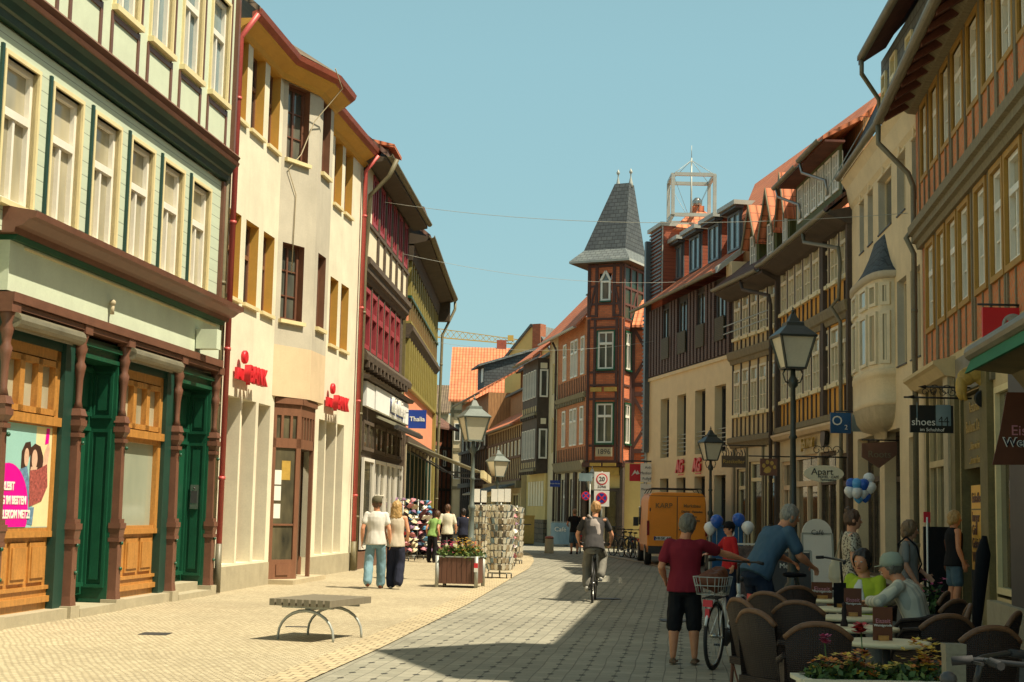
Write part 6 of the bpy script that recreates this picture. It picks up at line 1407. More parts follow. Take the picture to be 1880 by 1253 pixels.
F, c = pix_frame(1105, 885, 62.0); T = thing('traffic_sign', 'zone 20 sign above a no stopping sign on one pole', 'traffic sign', (c.x, c.y, 0))
zt = at(1105, 866, 62).z - .14; m = MB().mat('galvanised').cyl((c.x, c.y + .04, 0), (c.x, c.y + .04, zt + .14), .035); m.build('pole', T)
m = MB(F).mat('sign_white').box(-.32, .32, -.01, .01, zt - .62, zt + .12); m.build('zone_plate', T); round_sign(T, F, 0, zt - .18, .24, .012, '20'); text('ZONE', F, 0, zt - .5, .13, 'graphite', T, .014)
m = MB(F).mat('sign_white').box(-.32, .32, -.01, .01, zt - 1.32, zt - .66); m.build('stopping_plate', T); round_sign(T, F, 0, zt - .97, .24, .012)
F, c = pix_frame(1083, 915, 66); T = thing('traffic_sign', 'single no stopping disc left of the zone sign', 'traffic sign', (c.x, c.y, 0)); m = MB().mat('galvanised').cyl((c.x, c.y + .04, 0), (c.x, c.y + .04, 3.3), .03); m.build('pole', T); round_sign(T, F, -.18, c.z + .1, .2, .012)
m = MB(F).mat('glass_blue').box(-.5, .1, .01, .02, c.z + .75, c.z + 1.1); m.build('direction_plate', T)
F, c = pix_frame(1019, 889, 73); T = thing('street_name_sign', 'small blue street name plate on the cream house corner', 'sign', (c.x, c.y, c.z)); m = MB(F).mat('sign_blue').box(-.25, .25, -.02, .02, c.z - .14, c.z + .18); m.build('plate', T); text('Breite Straße', F, 0, c.z + .02, .09, 'sign_white', T, .024)
F, c = pix_frame(1190, 893, 57.4); T = thing('shop_sign', 'pair of white hanging boards beside the red square sign', 'sign', (c.x, c.y, c.z))
m = MB(F).mat('sign_white').box(-.30, .42, -.03, .0, c.z + .15, c.z + .88); m.build('upper_board', T); m = MB(F).mat('sign_white').box(-.30, .42, -.03, .0, c.z - .75, c.z + .08); m.build('lower_board', T)
for i, s_ in enumerate(('Anhalt', 'Medizinische', 'Fußpflege')): text(s_, F, .06, c.z + .72 - .22 * i, .15, 'graphite', T, .004)
for i, s_ in enumerate(('Physiotherapie', 'Praxis')): text(s_, F, .06, c.z - .12 - .2 * i, .11, 'graphite', T, .004)
m = MB(F).mat('black_iron').box(-.9, .7, -.04, -.01, c.z + .93, c.z + .99); m.build('bracket', T)
F, c = pix_frame(1168, 868, 60); T = thing('shop_sign', 'small red square sign with white emblem under the turret', 'sign', (c.x, c.y, c.z)); m = MB(F).mat('sign_red').box(-.27, .2, -.03, .0, c.z - .35, c.z + .35); m.build('board', T); m = MB(F).mat('sign_white').plate([(-.2, c.z - .15), (-.05, c.z + .12), (0, c.z), (.05, c.z + .1), (.14, c.z - .05), (.02, c.z - .08), (-.04, c.z - .02)], .002, .006); m.build('emblem', T)
def hang_sign(name, lab, px, py, d, w, h, mat, words=(), shape=None, bar=None, yaw=0, extra=None, scroll=True, col='sign_white', wallu=None):
    F, c = pix_frame(px, py, d, yaw); T = thing(name, lab, 'sign', (c.x, c.y, c.z)); m = MB(F).mat(mat); z = c.z
    if shape: m.plate([(a * w / 2, z + b * h / 2) for a, b in shape], -.025, .025)
    else: m.box(-w / 2, w / 2, -.025, .025, z - h / 2, z + h / 2)
    m.build('board', T)
    for s_, dz, sz, *mm_ in words: text(s_, F, mm_[1] if len(mm_) > 1 else 0, z + dz, sz, mm_[0] if mm_ else col, T, .03)
    if bar:
        x0, x1, zb = bar; m = MB(F).mat('black_iron'); m.cyl(F.p(x0, 0, z + zb), F.p(x1, 0, z + zb), .016, n=6)
        m.cyl(F.p(-w * .3, 0, z + h / 2), F.p(-w * .3, 0, z + zb), .008, n=5); m.cyl(F.p(w * .3, 0, z + h / 2), F.p(w * .3, 0, z + zb), .008, n=5)
        if scroll:
            for k in range(3):
                cx = x0 + (x1 - x0) * (.45 + .18 * k); m.tube([F.p(cx + .09 * (1 - t * .7) * math.cos(t * 7), 0, z + zb + .12 + .09 * (1 - t * .7) * math.sin(t * 7)) for t in [i / 14 for i in range(15)]], .007, 4)
        m.build('bracket', T)
    if extra: extra(F, c, T)
    return T
def shoes_extra(F, c, T):
    m = MB(F).mat('glass_blue'); z = c.z; m.box(.06, .29, .026, .03, z - .10, z + .22); m.build('logo_block', T)
    m = MB(F).mat('sign_black')
    for x in (.15, .235): m.beam((x - .045, z - .02), (x, z + .04), .012, .031, .034); m.box(x - .008, x + .008, .031, .034, z - .1, z + .03); m.box(x - .05, x + .03, .031, .034, z - .045, z - .03)
    m.build('logo_numeral', T); m = MB(F).mat('glass_blue').box(-.235, -.22, .026, .03, z - .02, z + .25); m.build('logo_stroke', T)
hang_sign('shop_sign', 'black hanging board reading shoes with pale block logo', 1710, 770, 22.5, .66, .42, 'sign_black', (('shoes', -.05, .16, 'sign_white', -.13), ('im Schuhhof', -.165, .075, 'sign_white', 0)), bar=(-.42, .62, .33), extra=shoes_extra)
F, c = pix_frame(1740, 727, 22.5); T = thing('iron_bracket', 'ornate wrought iron double arrow bracket above the black shoe sign', 'bracket', (c.x, c.y, c.z)); m = MB(F).mat('black_iron'); z = c.z
m.cyl(F.p(-.40, 0, z + .13), F.p(.62, 0, z + .13), .016, n=6); m.cyl(F.p(-.46, 0, z + .13), F.p(-.34, 0, z + .13), .0, .035, n=6); m.cyl(F.p(-.66, 0, z - .03), F.p(-.52, 0, z - .03), .0, .035, n=6)
for k in range(7): cx = -.35 + .14 * k; m.tube([F.p(cx + .06 * (1 - t * .7) * math.cos(t * 7 + k), 0, z + .05 + (.16 if k > 3 else .0) + .06 * (1 - t * .7) * math.sin(t * 7 + k)) for t in [i / 14 for i in range(15)]], .006, 4)
m.build('ironwork', T)
hang_sign('shop_sign', 'gradient blue hanging sign with white ring letter, left of the oriel', 1543, 777, 33, .46, .46, 'o2_blue', (('O', .04, .30, 'sign_white', -.08), ('2', -.10, .15, 'sign_white', .12)), bar=(-.1, .8, .26), scroll=False)
F, c = pix_frame(1578, 777, 33.6); m = MB(F).mat('glass_blue'); m.plate([(-.18, c.z - .2), (-.18, c.z + .23), (.05, c.z - .02), (.28, c.z - .12), (.1, c.z - .2)], 0, .02); tag(m.build('window_sticker', None, c), 'pale blue pennant right of the gradient blue sign', 'pennant')
hang_sign('shop_sign', 'dark shield shaped sign with faint lettering under the oriel', 1614, 835, 30.5, .72, .56, 'brown_paint', (('Roots', .0, .2, 'grey_timber'),), shape=[(-1, .8), (1, 1), (1, 0), (0, -1), (-1, -.2)], bar=(-.36, .55, .30), scroll=False)
hang_sign('hotel_sign', 'oval cream hotel sign on an iron bracket', 1512, 870, 26.5, .72, .30, 'cream_panel', (('Apart', .03, .17, 'sign_black', -.03), ('HOTEL · CAFÉ', -.06, .06, 'sign_black', .08), ('Fachwerkhaus', -.11, .05, 'sign_black', .08)), shape=[(math.cos(a * math.tau / 28), math.sin(a * math.tau / 28)) for a in range(28)], bar=(-.55, .42, .30))
def paw(F, c, T):
    z = c.z; m = MB(F).mat('gold_paint')
    for x, y, r in ((-.11, .03, .05), (-.03, .11, .05), (.07, .09, .05), (.13, .0, .045)): m.plate([(x + r * .8 * math.cos(a * .7), z + y + r * math.sin(a * .7)) for a in range(9)], .026, .03)
    m.plate([(-.08, z - .02), (.0, z + .02), (.06, z - .04), (.03, z - .12), (-.06, z - .14), (-.12, z - .1)], .026, .03); m.build('paw', T)
hang_sign('shop_sign', 'square dark hanging sign with a yellow paw print', 1411, 858, 33, .38, .38, 'brown_paint', bar=(-.45, .5, .24), extra=paw, scroll=False)
def crown(F, c, T):
    m = MB(F).mat('black_iron'); z = c.z
    for k in range(9): x = -.28 + .07 * k; m.tube([F.p(x, 0, z + .12), F.p(x + .02, 0, z + .2 + .04 * (k % 2)), F.p(x - .02, 0, z + .25 + .05 * (k % 3))], .012, 4)
    m.build('ironwork', T)
hang_sign('pub_sign', 'brown wooden pub sign under a row of iron figures', 1347, 848, 38, .62, .3, 'old_timber', (('Ratskeller', 0, .14, 'gold_paint'),), bar=(-.3, .85, .42), extra=crown, scroll=False)
def shopletters():
    T = thing('shop_sign', 'golden raised shop letters with black figure on pale fascia', 'sign', GO.p(3.8, .1, 3.6)); text('Jack Wolf', GO, 4.2, 3.58, .34, 'gold_paint', T, .12, ex=.03, bold=.012); m = MB(GO).mat('sign_black').plate([(2.5, 3.4), (2.2, 3.45), (2.1, 3.75), (2.3, 3.95), (2.55, 3.9), (2.65, 3.6)], .08, .16); m.build('figure', T)
shopletters()
# golden relief with black oval
F, c = pix_frame(1800, 718, 21.5); T = thing('golden_relief', 'carved golden lion figure holding a black oval medallion', 'relief', (c.x, c.y, c.z)); m = MB(F).mat('gold_paint'); z = c.z
for (x, dz, a, b) in ((-.05, .25, .25, .13), (.1, .2, .2, .15), (-.28, .05, .09, .2), (.34, .08, .075, .24), (-.2, .2, .14, .13), (.0, .37, .09, .1), (.22, .3, .12, .1)): m.ball(F.p(x, .0, z + dz), a, .06, b, 10, 7)
for x0, x1 in ((-.3, -.22), (.3, .26)): m.tube([F.p(x0, 0, z + .1), F.p(x1, .03, z - .15)], [.05, .03], 6)
m.build('figure', T); m = MB(F).mat('sign_black'); m.lathe([(.19, 0), (.20, .02), (.18, .04)], 24, F.p(.08, .05, z - .12), T=Matrix((F.t, V((0, 0, 1)), F.n)).transposed(), sx=1.0, sy=.72); m.build('medallion', T)
hang_sign('phone_shop_sign', 'red square sign with white quote mark circle at the right edge', 1845, 600, 19.3, .60, .5, 'sign_red', bar=(-.36, .5, .29), scroll=False, extra=lambda F, c, T: [text('©', F, .06, c.z - .03, .5, 'glass_blue', T, .03)] if 0 else [MB(F).mat('zinc_light').lathe([(.15, 0), (.15, .01), (.10, .012), (.10, 0)], 24, F.p(.10, .026, c.z + .02), T=Matrix((F.t, V((0, 0, 1)), F.n)).transposed()).build('ring', T), MB(F).mat('sign_red').lathe([(.10, 0), (.10, .02)], 20, F.p(.10, .026, c.z + .02), T=Matrix((F.t, V((0, 0, 1)), F.n)).transposed(), smooth=False).build('ring_centre', T), MB(F).mat('zinc_light').plate([(-.02, c.z + .11), (.12, c.z + .13), (.16, c.z + .02), (.06, c.z + .05)], .047, .05).build('quote_mark', T)])
# dark red ice cream pennant
F, c = pix_frame(1868, 790, 17.5, -.1); T = thing('ice_cream_flag', 'dark red hanging ice cream flag with pale script lettering', 'flag', (c.x, c.y, c.z)); z = c.z; m = MB(F).mat('brown_leather'); m.plate([(-.12, z + .45), (.5, z + .45), (.5, z - .40), (-.30, z - .42), (-.2, z)], -.01, .01); m.build('cloth', T)
text('Eis', F, -.08, z - .01, .17, 'hat_pink', T, .014, 'LEFT'); text('Wernigerode', F, -.17, z - .15, .15, 'sign_white', T, .014, 'LEFT', bold=.006); text('Wernigerode', F, -.165, z - .153, .15, 'navy_cloth', T, .018, 'LEFT')

# ---- balloons
def balloons(px, py, d, specs, lab, r=.14):
    c = at(px, py, d); T = thing('balloon_bunch', lab, 'balloons', c)
    for dx, dy, dz, mt in specs:
        dx *= .72; dz *= .72
        m = MB().mat(mt); m.lathe([(.004, -r * 1.15), (r * .5, -r * .85), (r * .9, -r * .3), (r, .15 * r), (r * .8, .65 * r), (r * .4, .93 * r), (.005, r)], 14, (dx, dy, dz)); lpart(m, 'balloon', T)
    return T
balloons(1578, 895, 24.5, [(-.18, 0, .07, 'balloon_blue'), (-.08, -.05, .07, 'balloon_light'), (.0, .0, .05, 'balloon_light'), (.08, -.05, .06, 'balloon_blue'), (-.22, 0, -.10, 'balloon_white'), (-.08, -.05, -.12, 'balloon_white'), (.08, 0, -.12, 'balloon_white'), (.15, .05, -.2, 'balloon_blue'), (.0, .05, -.22, 'balloon_light'), (.22, 0, .2, 'balloon_white'), (.24, -.04, .0, 'balloon_white')], 'bunch of blue and white balloons above the woman in the patterned dress', .10)
def one_balloon(px, py, d, mt, lab, r=.12):
    c = at(px, py, d); T = thing('balloon', lab, 'balloon', c, group='balloons on the blue phone display'); m = MB().mat(mt); m.lathe([(.004, -r * 1.15), (r * .5, -r * .85), (r * .9, -r * .3), (r, .15 * r), (r * .8, .65 * r), (r * .4, .93 * r), (.005, r)], 14); lpart(m, 'skin', T); m = MB().mat('galvanised').cyl((0, 0, -r * 1.1), (0, 0, -r * 1.1 - .35), .006); lpart(m, 'stick', T)
one_balloon(1316, 957, 27, 'balloon_blue', 'dark blue balloon left of the phone display'); one_balloon(1356, 954, 27, 'balloon_blue', 'dark blue balloon on the right of the phone display'); one_balloon(1304, 970, 27.2, 'balloon_white', 'white balloon beside the grey haired woman'); one_balloon(1373, 969, 26.9, 'balloon_white', 'white balloon just left of the blue polo shirt')
F, c = pix_frame(1335, 1000, 27.2); T = thing('phone_display', 'blue phone shop display stand with white ring logo', 'display', (c.x, c.y, 0)); m = MB(F).mat('galvanised')
for x in (-.32, .32): m.box(x - .015, x + .015, -.05, 0, 0, 1.3)
m.build('frame', T); m = MB(F).mat('o2_blue').box(-.28, .28, -.02, .02, .35, c.z + .35); m.build('poster', T); text('O', F, .05, c.z + .2, .22, 'sign_white', T, .03)
# ---- market stool like sale card on a pole
F, c = pix_frame(1702, 950, 19.5); T = thing('sale_post', 'thin white pole with a small red card among the cafe tables', 'post', (c.x, c.y, 0)); m = MB().mat('sign_white').cyl((c.x, c.y, .02), (c.x, c.y, c.z), .012, n=8); m.mat('galvanised').cyl((c.x, c.y, 0), (c.x, c.y, .03), .15, n=16); m.build('pole', T); m = MB(F).mat('sign_red').box(-.045, .045, -.01, .0, c.z - .07, c.z + .07); m.build('card', T)
F, c = pix_frame(1722, 1010, 23.5); T = thing('black_display_board', 'large black fabric display board in front of the shoe shop window', 'board', (c.x, c.y, 0)); m = MB(F).mat('black_cloth').box(-.22, .25, -.05, 0, .15, 1.5); m.build('panel', T); m = MB(F).mat('black_iron'); m.box(-.2, -.16, -.3, .2, 0, .04); m.box(.2, .24, -.3, .2, 0, .04); m.box(-.19, -.17, -.04, -.01, .04, .15); m.box(.21, .23, -.04, -.01, .04, .15); m.build('foot', T)
F, c = pix_frame(1800, 1060, 18.6, .1); T = thing('folded_parasol', 'folded black parasol leaning beside the shop door', 'parasol', (c.x, c.y, 0)); m = MB().mat('black_cloth'); m.tube([V((c.x - .08, c.y, .02)), V((c.x - .04, c.y, .5)), V((c.x + .04, c.y, 1.2)), V((c.x + .06, c.y, 1.42))], [.03, .07, .09, .03], 10); m.build('cloth', T)

for px, py, w_, h_, lab in ((1115, 1100, .5, .35, 'rectangular iron drain cover in the middle of the setts'), (545, 1152, .3, .12, 'small iron valve lid set in the sandy pavement by the bench'), (1240, 1140, .45, .45, 'square iron drain cover in the shaded setts behind the maroon woman'), (285, 1165, .35, .35, 'square iron lid in the sandy pavement before the green doors')):
    q = ground(px, py); m = MB().mat('graphite').box(-w_ / 2, w_ / 2, -h_ / 2, h_ / 2, 0, .004); o = m.build('drain_cover'); o.location = (q.x, q.y, .006); tag(o, lab, 'drain cover')
# ------------------------------------------------------------------ people
def cone(mb, a, b, r0, r1, n=10):
    a = V(a); b = V(b); mb.tube([a, b], [r0, r1], n); mb.ball(a, r0, n=10, k=8); mb.ball(b, r1, n=10, k=8)
def chain(mb, pts, rs, n=10):
    for i in range(len(pts) - 1): cone(mb, pts[i], pts[i + 1], rs[i], rs[i + 1], n)
def loft(mb, secs, n=16, yaw=0.0):
    """[(centre, rx, ry)] elliptical sections stacked along a spine, closed"""
    vs = []; k = len(secs); c, s_ = math.cos(yaw), math.sin(yaw)
    for i, (p, rx, ry) in enumerate(secs):
        a = V(secs[max(0, i - 1)][0]); b = V(secs[min(k - 1, i + 1)][0]); ax = (b - a).normalized(); X = V((c, s_, 0)); X = (X - ax * X.dot(ax)).normalized(); Y = ax.cross(X)
        vs += [V(p) + X * rx * math.cos(t * math.tau / n) + Y * ry * math.sin(t * math.tau / n) for t in range(n)]
    mb.add(vs, [(i * n + a, i * n + (a + 1) % n, (i + 1) * n + (a + 1) % n, (i + 1) * n + a) for i in range(k - 1) for a in range(n)])
    b = len(mb.v) - len(vs); mb.f += [tuple(b + a for a in range(n - 1, -1, -1)), tuple(b + (k - 1) * n + a for a in range(n))]; mb.m += [mb.cur] * 2; mb.smf += [True] * 2
FS_ = bpy.data.scenes.new('workbench')
def fuse(mb, name, parent, mat, vox=.012, amp=0.0, fs=7.0, it=3, zs=.5):
    """one continuous skin around all shapes in mb (voxel union), smoothed, with soft folds"""
    me = bpy.data.meshes.new('tmp'); me.from_pydata([tuple(v) for v in mb.v], [], mb.f); me.update()
    o = bpy.data.objects.new('tmp', me); FS_.collection.objects.link(o)
    r = o.modifiers.new('r', 'REMESH'); r.mode = 'VOXEL'; r.voxel_size = vox
    s_ = o.modifiers.new('s', 'SMOOTH'); s_.factor = .5; s_.iterations = it
    vl = FS_.view_layers[0]; vl.update(); dg = vl.depsgraph; dg.update(); out = bpy.data.meshes.new_from_object(o.evaluated_get(dg))
    bpy.data.objects.remove(o); bpy.data.meshes.remove(me); out.name = name
    if amp:
        nv = len(out.vertices); co = [0.0] * (3 * nv); no = [0.0] * (3 * nv); out.vertices.foreach_get('co', co); out.vertices.foreach_get('normal', no)
        for i in range(0, 3 * nv, 3):
            q = V((co[i] * fs, co[i + 1] * fs, co[i + 2] * fs * zs)); d = (noise.noise(q) + .5 * noise.noise(q * 2.3)) * amp
            co[i] += no[i] * d; co[i + 1] += no[i + 1] * d; co[i + 2] += no[i + 2] * d
        out.vertices.foreach_set('co', co); out.update()
    out.materials.clear(); out.materials.append(MATS[mat]); out.polygons.foreach_set('use_smooth', [True] * len(out.polygons))
    o = bpy.data.objects.new(name, out); COL.objects.link(o); o.parent = parent; return o
def hand(mb, w, d, up, curl=.5, side=1):
    """palm and five fingers: w wrist, d direction, up = back of the hand"""
    d = V(d).normalized(); up = V(up); up = (up - d * up.dot(d)).normalized(); x = d.cross(up) * side
    k = w + d * .085
    for i in range(4): a = x * (.028 - .019 * i); cone(mb, w + a * .7, k + a * 1.1, .014, .0125, 8)
    for i, L in enumerate((.070, .078, .073, .058)):
        a = k + x * (.031 - .0205 * i); p = a; dd = d.copy()
        for j, f in enumerate((.45, .32, .23)):
            dd = (dd - up * curl * (.5 + .35 * j)).normalized(); q = p + dd * L * f * 1.1; cone(mb, p, q, .0098 - .001 * j, .009 - .001 * j, 6); p = q
    a = w + d * .03 + x * .032; b = a + (d * .6 + x * .7 - up * .4 * curl).normalized() * .04; cone(mb, a - x * .015, b, .014, .0105, 6); cone(mb, b, b + (d * .9 - up * .5 * curl + x * .1).normalized() * .032, .0105, .009, 6)
DJ = dict(pel=(0, 0, .95), chest=(0, 0, 1.28), neck=(0, .0, 1.46), head=(0, .02, 1.615), shl=(-.175, 0, 1.405), shr=(.175, 0, 1.405), ell=(-.235, -.02, 1.12), elr=(.235, -.02, 1.13), wrl=(-.245, .06, .89), wrr=(.245, .06, .89),
          hpl=(-.09, 0, .93), hpr=(.09, 0, .93), knl=(-.115, .01, .50), knr=(.115, .01, .50), anl=(-.11, -.02, .09), anr=(.11, -.02, .09))
def person(label, loc, rz, H=1.75, J=None, skin='skin', top=('tee', 'tee_white'), bottom=('trousers', 'denim_light', .0), shoes='shoe_white', hairs=None, cap=None, look=(0, 1, 0), vox=.0115, build=1.0, face=False, toes=None, curl=(.5, .5), hands=True, extra=None, sleeve=.45, fold=.010):
    T = thing('person', label, 'person', loc, rz); s = H / 1.75; T.scale = (s, s, s)
    j = {k: V(v) for k, v in DJ.items()}
    for k, v in (J or {}).items(): j[k] = V(v)
    lk = V(look).normalized(); right = lk.cross(V((0, 0, 1))).normalized(); hu = right.cross(lk).normalized()
    B = build
    m = MB(); hd = j['head']
    Hm = Matrix((right, lk, hu)).transposed()
    m.ball(hd, .083, .101, .118, 16, 12, T=Hm); m.ball(hd + lk * .022 - hu * .058, .062, .072, .066, 12, 10, T=Hm)
    cone(m, hd + lk * .098 - hu * .002, hd + lk * .118 - hu * .026, .009, .014, 8)
    cone(m, hd + lk * .082 - hu * .063, hd + lk * .075 - hu * .085, .016, .02, 8)
    for q in (-1, 1): m.ball(hd + right * q * .086 - hu * .012 - lk * .008, .012, .02, .03, 8, 6, T=Hm)
    cone(m, hd - hu * .07 - lk * .02, j['neck'], .052 * B, .058 * B); cone(m, j['neck'], (j['neck'] + j['chest']) / 2, .06, .09)
    spine = j['chest'] - j['pel']; sx = (j['shr'] - j['shl']); yaw = math.atan2(sx.y, sx.x)
    if bottom[0] != 'none' : pass
    def torso(mb, g, lo=0.0, nk=True, sh=1.0):
        c, p, nn = j['chest'], j['pel'], j['neck']; mid = p.lerp(c, .45); hip = p - spine.normalized() * .06
        S = [(hip - spine.normalized() * (.02 + lo), .178 * B + g, .130 * B + g), (hip, .174 * B + g, .125 * B + g), (p + spine * .2, .155 * B + g, .108 * B + g), (mid, .142 * B + g, .100 * B + g), (c, .165 * B + g, .112 * B + g), (c.lerp(nn, .45), .172 * B + g, .105 * B + g), (c.lerp(nn, .78), .14 * B + g, .085 + g), (nn + (nn - c) * .02, .066 + g, .062 + g)]
        loft(mb, S, 18, yaw)
    torso(m, -.014, -.04)
    for q, cu in (('l', curl[0]), ('r', curl[1])):
        sh, el, wr = j['sh' + q], j['el' + q], j['wr' + q]
        cone(m, sh, el, .048 * B, .037 * B); fa = sh.lerp(el, .5); cone(m, el, el.lerp(wr, .35), .038 * B, .040 * B); cone(m, el.lerp(wr, .35), wr, .040 * B, .025)
        cone(m, j['neck'] * .6 + j['chest'] * .4, sh, .06, .052)
        if hands:
            d = (wr - el).normalized(); out = V((-1 if q == 'l' else 1, 0, 0)); up = out if abs(d.z) > .6 else V((0, 0, 1)); hand(m, wr, d, up, cu, 1 if q == 'l' else -1)
    for q in 'lr':
        hp, kn, an = j['hp' + q], j['kn' + q], j['an' + q]
        cone(m, hp, kn, .082 * B, .054 * B); cone(m, kn, kn.lerp(an, .3) - V((0, .012, 0)), .053 * B, .056 * B); cone(m, kn.lerp(an, .3) - V((0, .012, 0)), an, .056 * B, .036)
    fuse(m, 'body', T, skin, vox, .0015, 9)
    # shoes
    td = toes or {'l': (-.12, 1, 0), 'r': (.12, 1, 0)}
    for q in 'lr':
        an = j['an' + q]; d = V(td[q]).normalized(); m = MB(); up = d.cross(V((1, 0, 0))); a = an - V((0, 0, .045)) - d * .035
        loft(m, [(a - d * .035 - V((0, 0, .005)), .022, .028), (a - d * .01, .036, .042), (a + d * .06 - V((0, 0, .002)), .038, .046), (a + d * .13 - V((0, 0, .012)), .045, .032), (a + d * .19 - V((0, 0, .018)), .038, .024), (a + d * .215 - V((0, 0, .02)), .018, .014)], 12); cone(m, an + V((0, 0, .0)), a + d * .02, .040, .042)
        if shoes == 'sandal': m = MB(); m.hexa([a + V(x) for x in ((-.04, -.06, -.03), (.04, -.06, -.03), (.045, .2, -.03), (-.045, .2, -.03), (-.04, -.06, -.012), (.04, -.06, -.012), (.045, .2, -.012), (-.045, .2, -.012))]); m.tube([a + d * .1 + V((-.045, 0, -.02)), a + d * .09 + V((0, 0, .03)), a + d * .1 + V((.045, 0, -.02))], .012, 6); loft(m, [(a - d * .02, .03, .03), (a + d * .1, .036, .024), (a + d * .18 - V((0, 0, .01)), .034, .014)], 10)
        m.cur = 0; fuse(m, 'shoe', T, shoes if shoes != 'sandal' else 'sandal', .011, .001, 9, 2)
    # upper garment
    if top:
        m = MB(); kind = top[0]; torso(m, .014, .035 if kind != 'dress' else .02)
        if kind in ('tee', 'shirt', 'dress', 'cardigan'):
            sl = sleeve if kind != 'shirt' else top[2] if len(top) > 2 else .5
            for q in 'lr':
                sh, el, wr = j['sh' + q], j['el' + q], j['wr' + q]; cone(m, j['neck'] * .5 + j['chest'] * .5, sh, .068, .056 * B)
                if sl <= 1: e = sh.lerp(el, sl); cone(m, sh, e, .056 * B, .062 * B)
                else: cone(m, sh, el, .060 * B, .054 * B); cone(m, el, el.lerp(wr, (sl - 1)), .056 * B, .046 * B)
        else:
            for q in 'lr': cone(m, j['neck'] * .45 + j['chest'] * .55, j['sh' + q].lerp(j['neck'], .3) - V((0, 0, .02)), .05, .05)
        if kind == 'dress':
            p = j['pel']; loft(m, [(p + V((0, 0, .06)), .165 * B, .12 * B), (p - V((0, 0, .12)), .20 * B, .15 * B), (p - V((0, 0, .35)), .225, .17), (p - V((0, .01, .52)), .25, .19)], 18, yaw)
        fuse(m, {'tee': 't_shirt', 'tank': 'tank_top', 'shirt': 'shirt', 'dress': 'dress', 'cardigan': 'cardigan'}[kind], T, top[1], vox * 1.05, fold, 8, 2)
    if bottom[0] in ('trousers', 'shorts'):
        m = MB(); lo = bottom[2]; p = j['pel']; loft(m, [(p + spine.normalized() * .03, .135 * B, .095 * B), (p - spine.normalized() * .03, .150 * B, .104 * B), (p - spine.normalized() * .09, .156 * B, .112 * B), (p - V((0, 0, .14)), .150 * B, .112 * B), (p - V((0, 0, .17)), .10, .09)], 18, yaw)
        for q in 'lr':
            hp, kn, an = j['hp' + q], j['kn' + q], j['an' + q]
            if bottom[0] == 'shorts': e = hp.lerp(kn, bottom[3]) if bottom[3] <= 1 else kn.lerp(an, bottom[3] - 1); cone(m, hp, e if bottom[3] <= 1 else kn, .084 * B + lo * .4, .072 * B + lo); (cone(m, kn, e, .07 * B + lo, .068 * B + lo) if bottom[3] > 1 else None)
            else: cone(m, hp, kn, .084 * B + lo * .3, .066 * B + lo * .8); cone(m, kn, an + V((0, 0, .02)), .066 * B + lo * .8, .056 + lo)
        fuse(m, 'trousers' if bottom[0] == 'trousers' else 'shorts', T, bottom[1], vox * 1.1, fold * 1.2, 8, 2, .8)
    if hairs:
        st, hm = hairs; m = MB()
        if st in ('short', 'crop'):
            g = .020 if st == 'short' else .012; m.ball(hd - lk * .012 + hu * .018, .084 + g, .096 + g, .108 + g, 16, 12, T=Hm)
            if st == 'short': m.ball(hd - lk * .045 - hu * .03, .080, .062, .078, 12, 8, T=Hm)
        elif st == 'long':
            m.ball(hd - lk * .014 + hu * .018, .104, .114, .126, 16, 12, T=Hm); loft(m, [(hd - lk * .03, .105, .09), (hd - lk * .05 - hu * .12, .118, .085), (hd - lk * .075 - hu * .20, .115, .06), (hd - lk * .085 - hu * .26, .075, .035)], 14, math.atan2(right.y, right.x))
        elif st == 'bun':
            m.ball(hd - lk * .014 + hu * .016, .095, .107, .120, 16, 12, T=Hm); m.ball(hd - lk * .07 + hu * .11, .045, n=10, k=8)
        elif st == 'bob':
            m.ball(hd - lk * .014 + hu * .016, .106, .114, .126, 16, 12, T=Hm); m.ball(hd - lk * .05 - hu * .06, .088, .07, .075, 12, 8, T=Hm)
        o = fuse(m, 'hair', T, hm, .009, .011, 30, 1, .5)
        cut = hd + lk * .028; me = o.data; bm = bmesh.new(); bm.from_mesh(me)
        kill = [v for v in bm.verts if (v.co - cut).dot(lk + hu * -.35) > .03 and (v.co - hd).dot(hu) < .075 and (v.co - hd).dot(lk) > .03]
        bmesh.ops.delete(bm, geom=kill, context='VERTS'); bm.to_mesh(me); bm.free()
    if cap:
        m = MB().mat(cap[0]); m.lathe([(.108, -.01), (.110, .03), (.102, .08), (.068, .12), (.01, .132)], 18, hd + hu * .02 - lk * .008, sx=.92, sy=1.08, T=Hm); f = cap[1] if len(cap) > 1 else 1
        c = hd + hu * .022 + lk * .085 * f; pts = [c + right * .075 * math.cos(a) + lk * f * (.085 * math.sin(a)) - hu * .012 * math.sin(a) for a in [math.pi * k / 10 for k in range(11)]]
        m.prism(pts, hu * .008); lpart(m, 'cap', T)
    if face:
        for q in (-1, 1):
            m = MB().mat('sign_white'); m.ball(hd + lk * .094 + right * q * .033 + hu * .012, .012, .008, .008, 8, 6, T=Hm); m.mat('graphite'); m.ball(hd + lk * .100 + right * q * .033 + hu * .012, .006, n=6, k=5); lpart(m, 'eye', T)
        m = MB().mat('sign_red' if 0 else 'maroon_cloth'); m.ball(hd + lk * .096 - hu * .058, .024, .008, .006, 8, 6, T=Hm); lpart(m, 'mouth', T)
    if extra: extra(T, j)
    return T
def G(px, py): q = ground(px, py); return (q.x, q.y, 0)
walkJ = dict(anl=(-.12, -.20, .14), knl=(-.12, .0, .50), anr=(.11, .16, .09), knr=(.115, .11, .50), elr=(.25, -.04, 1.13), wrr=(.27, .05, .88), ell=(-.25, -.06, 1.14), wrl=(-.26, .02, .90))
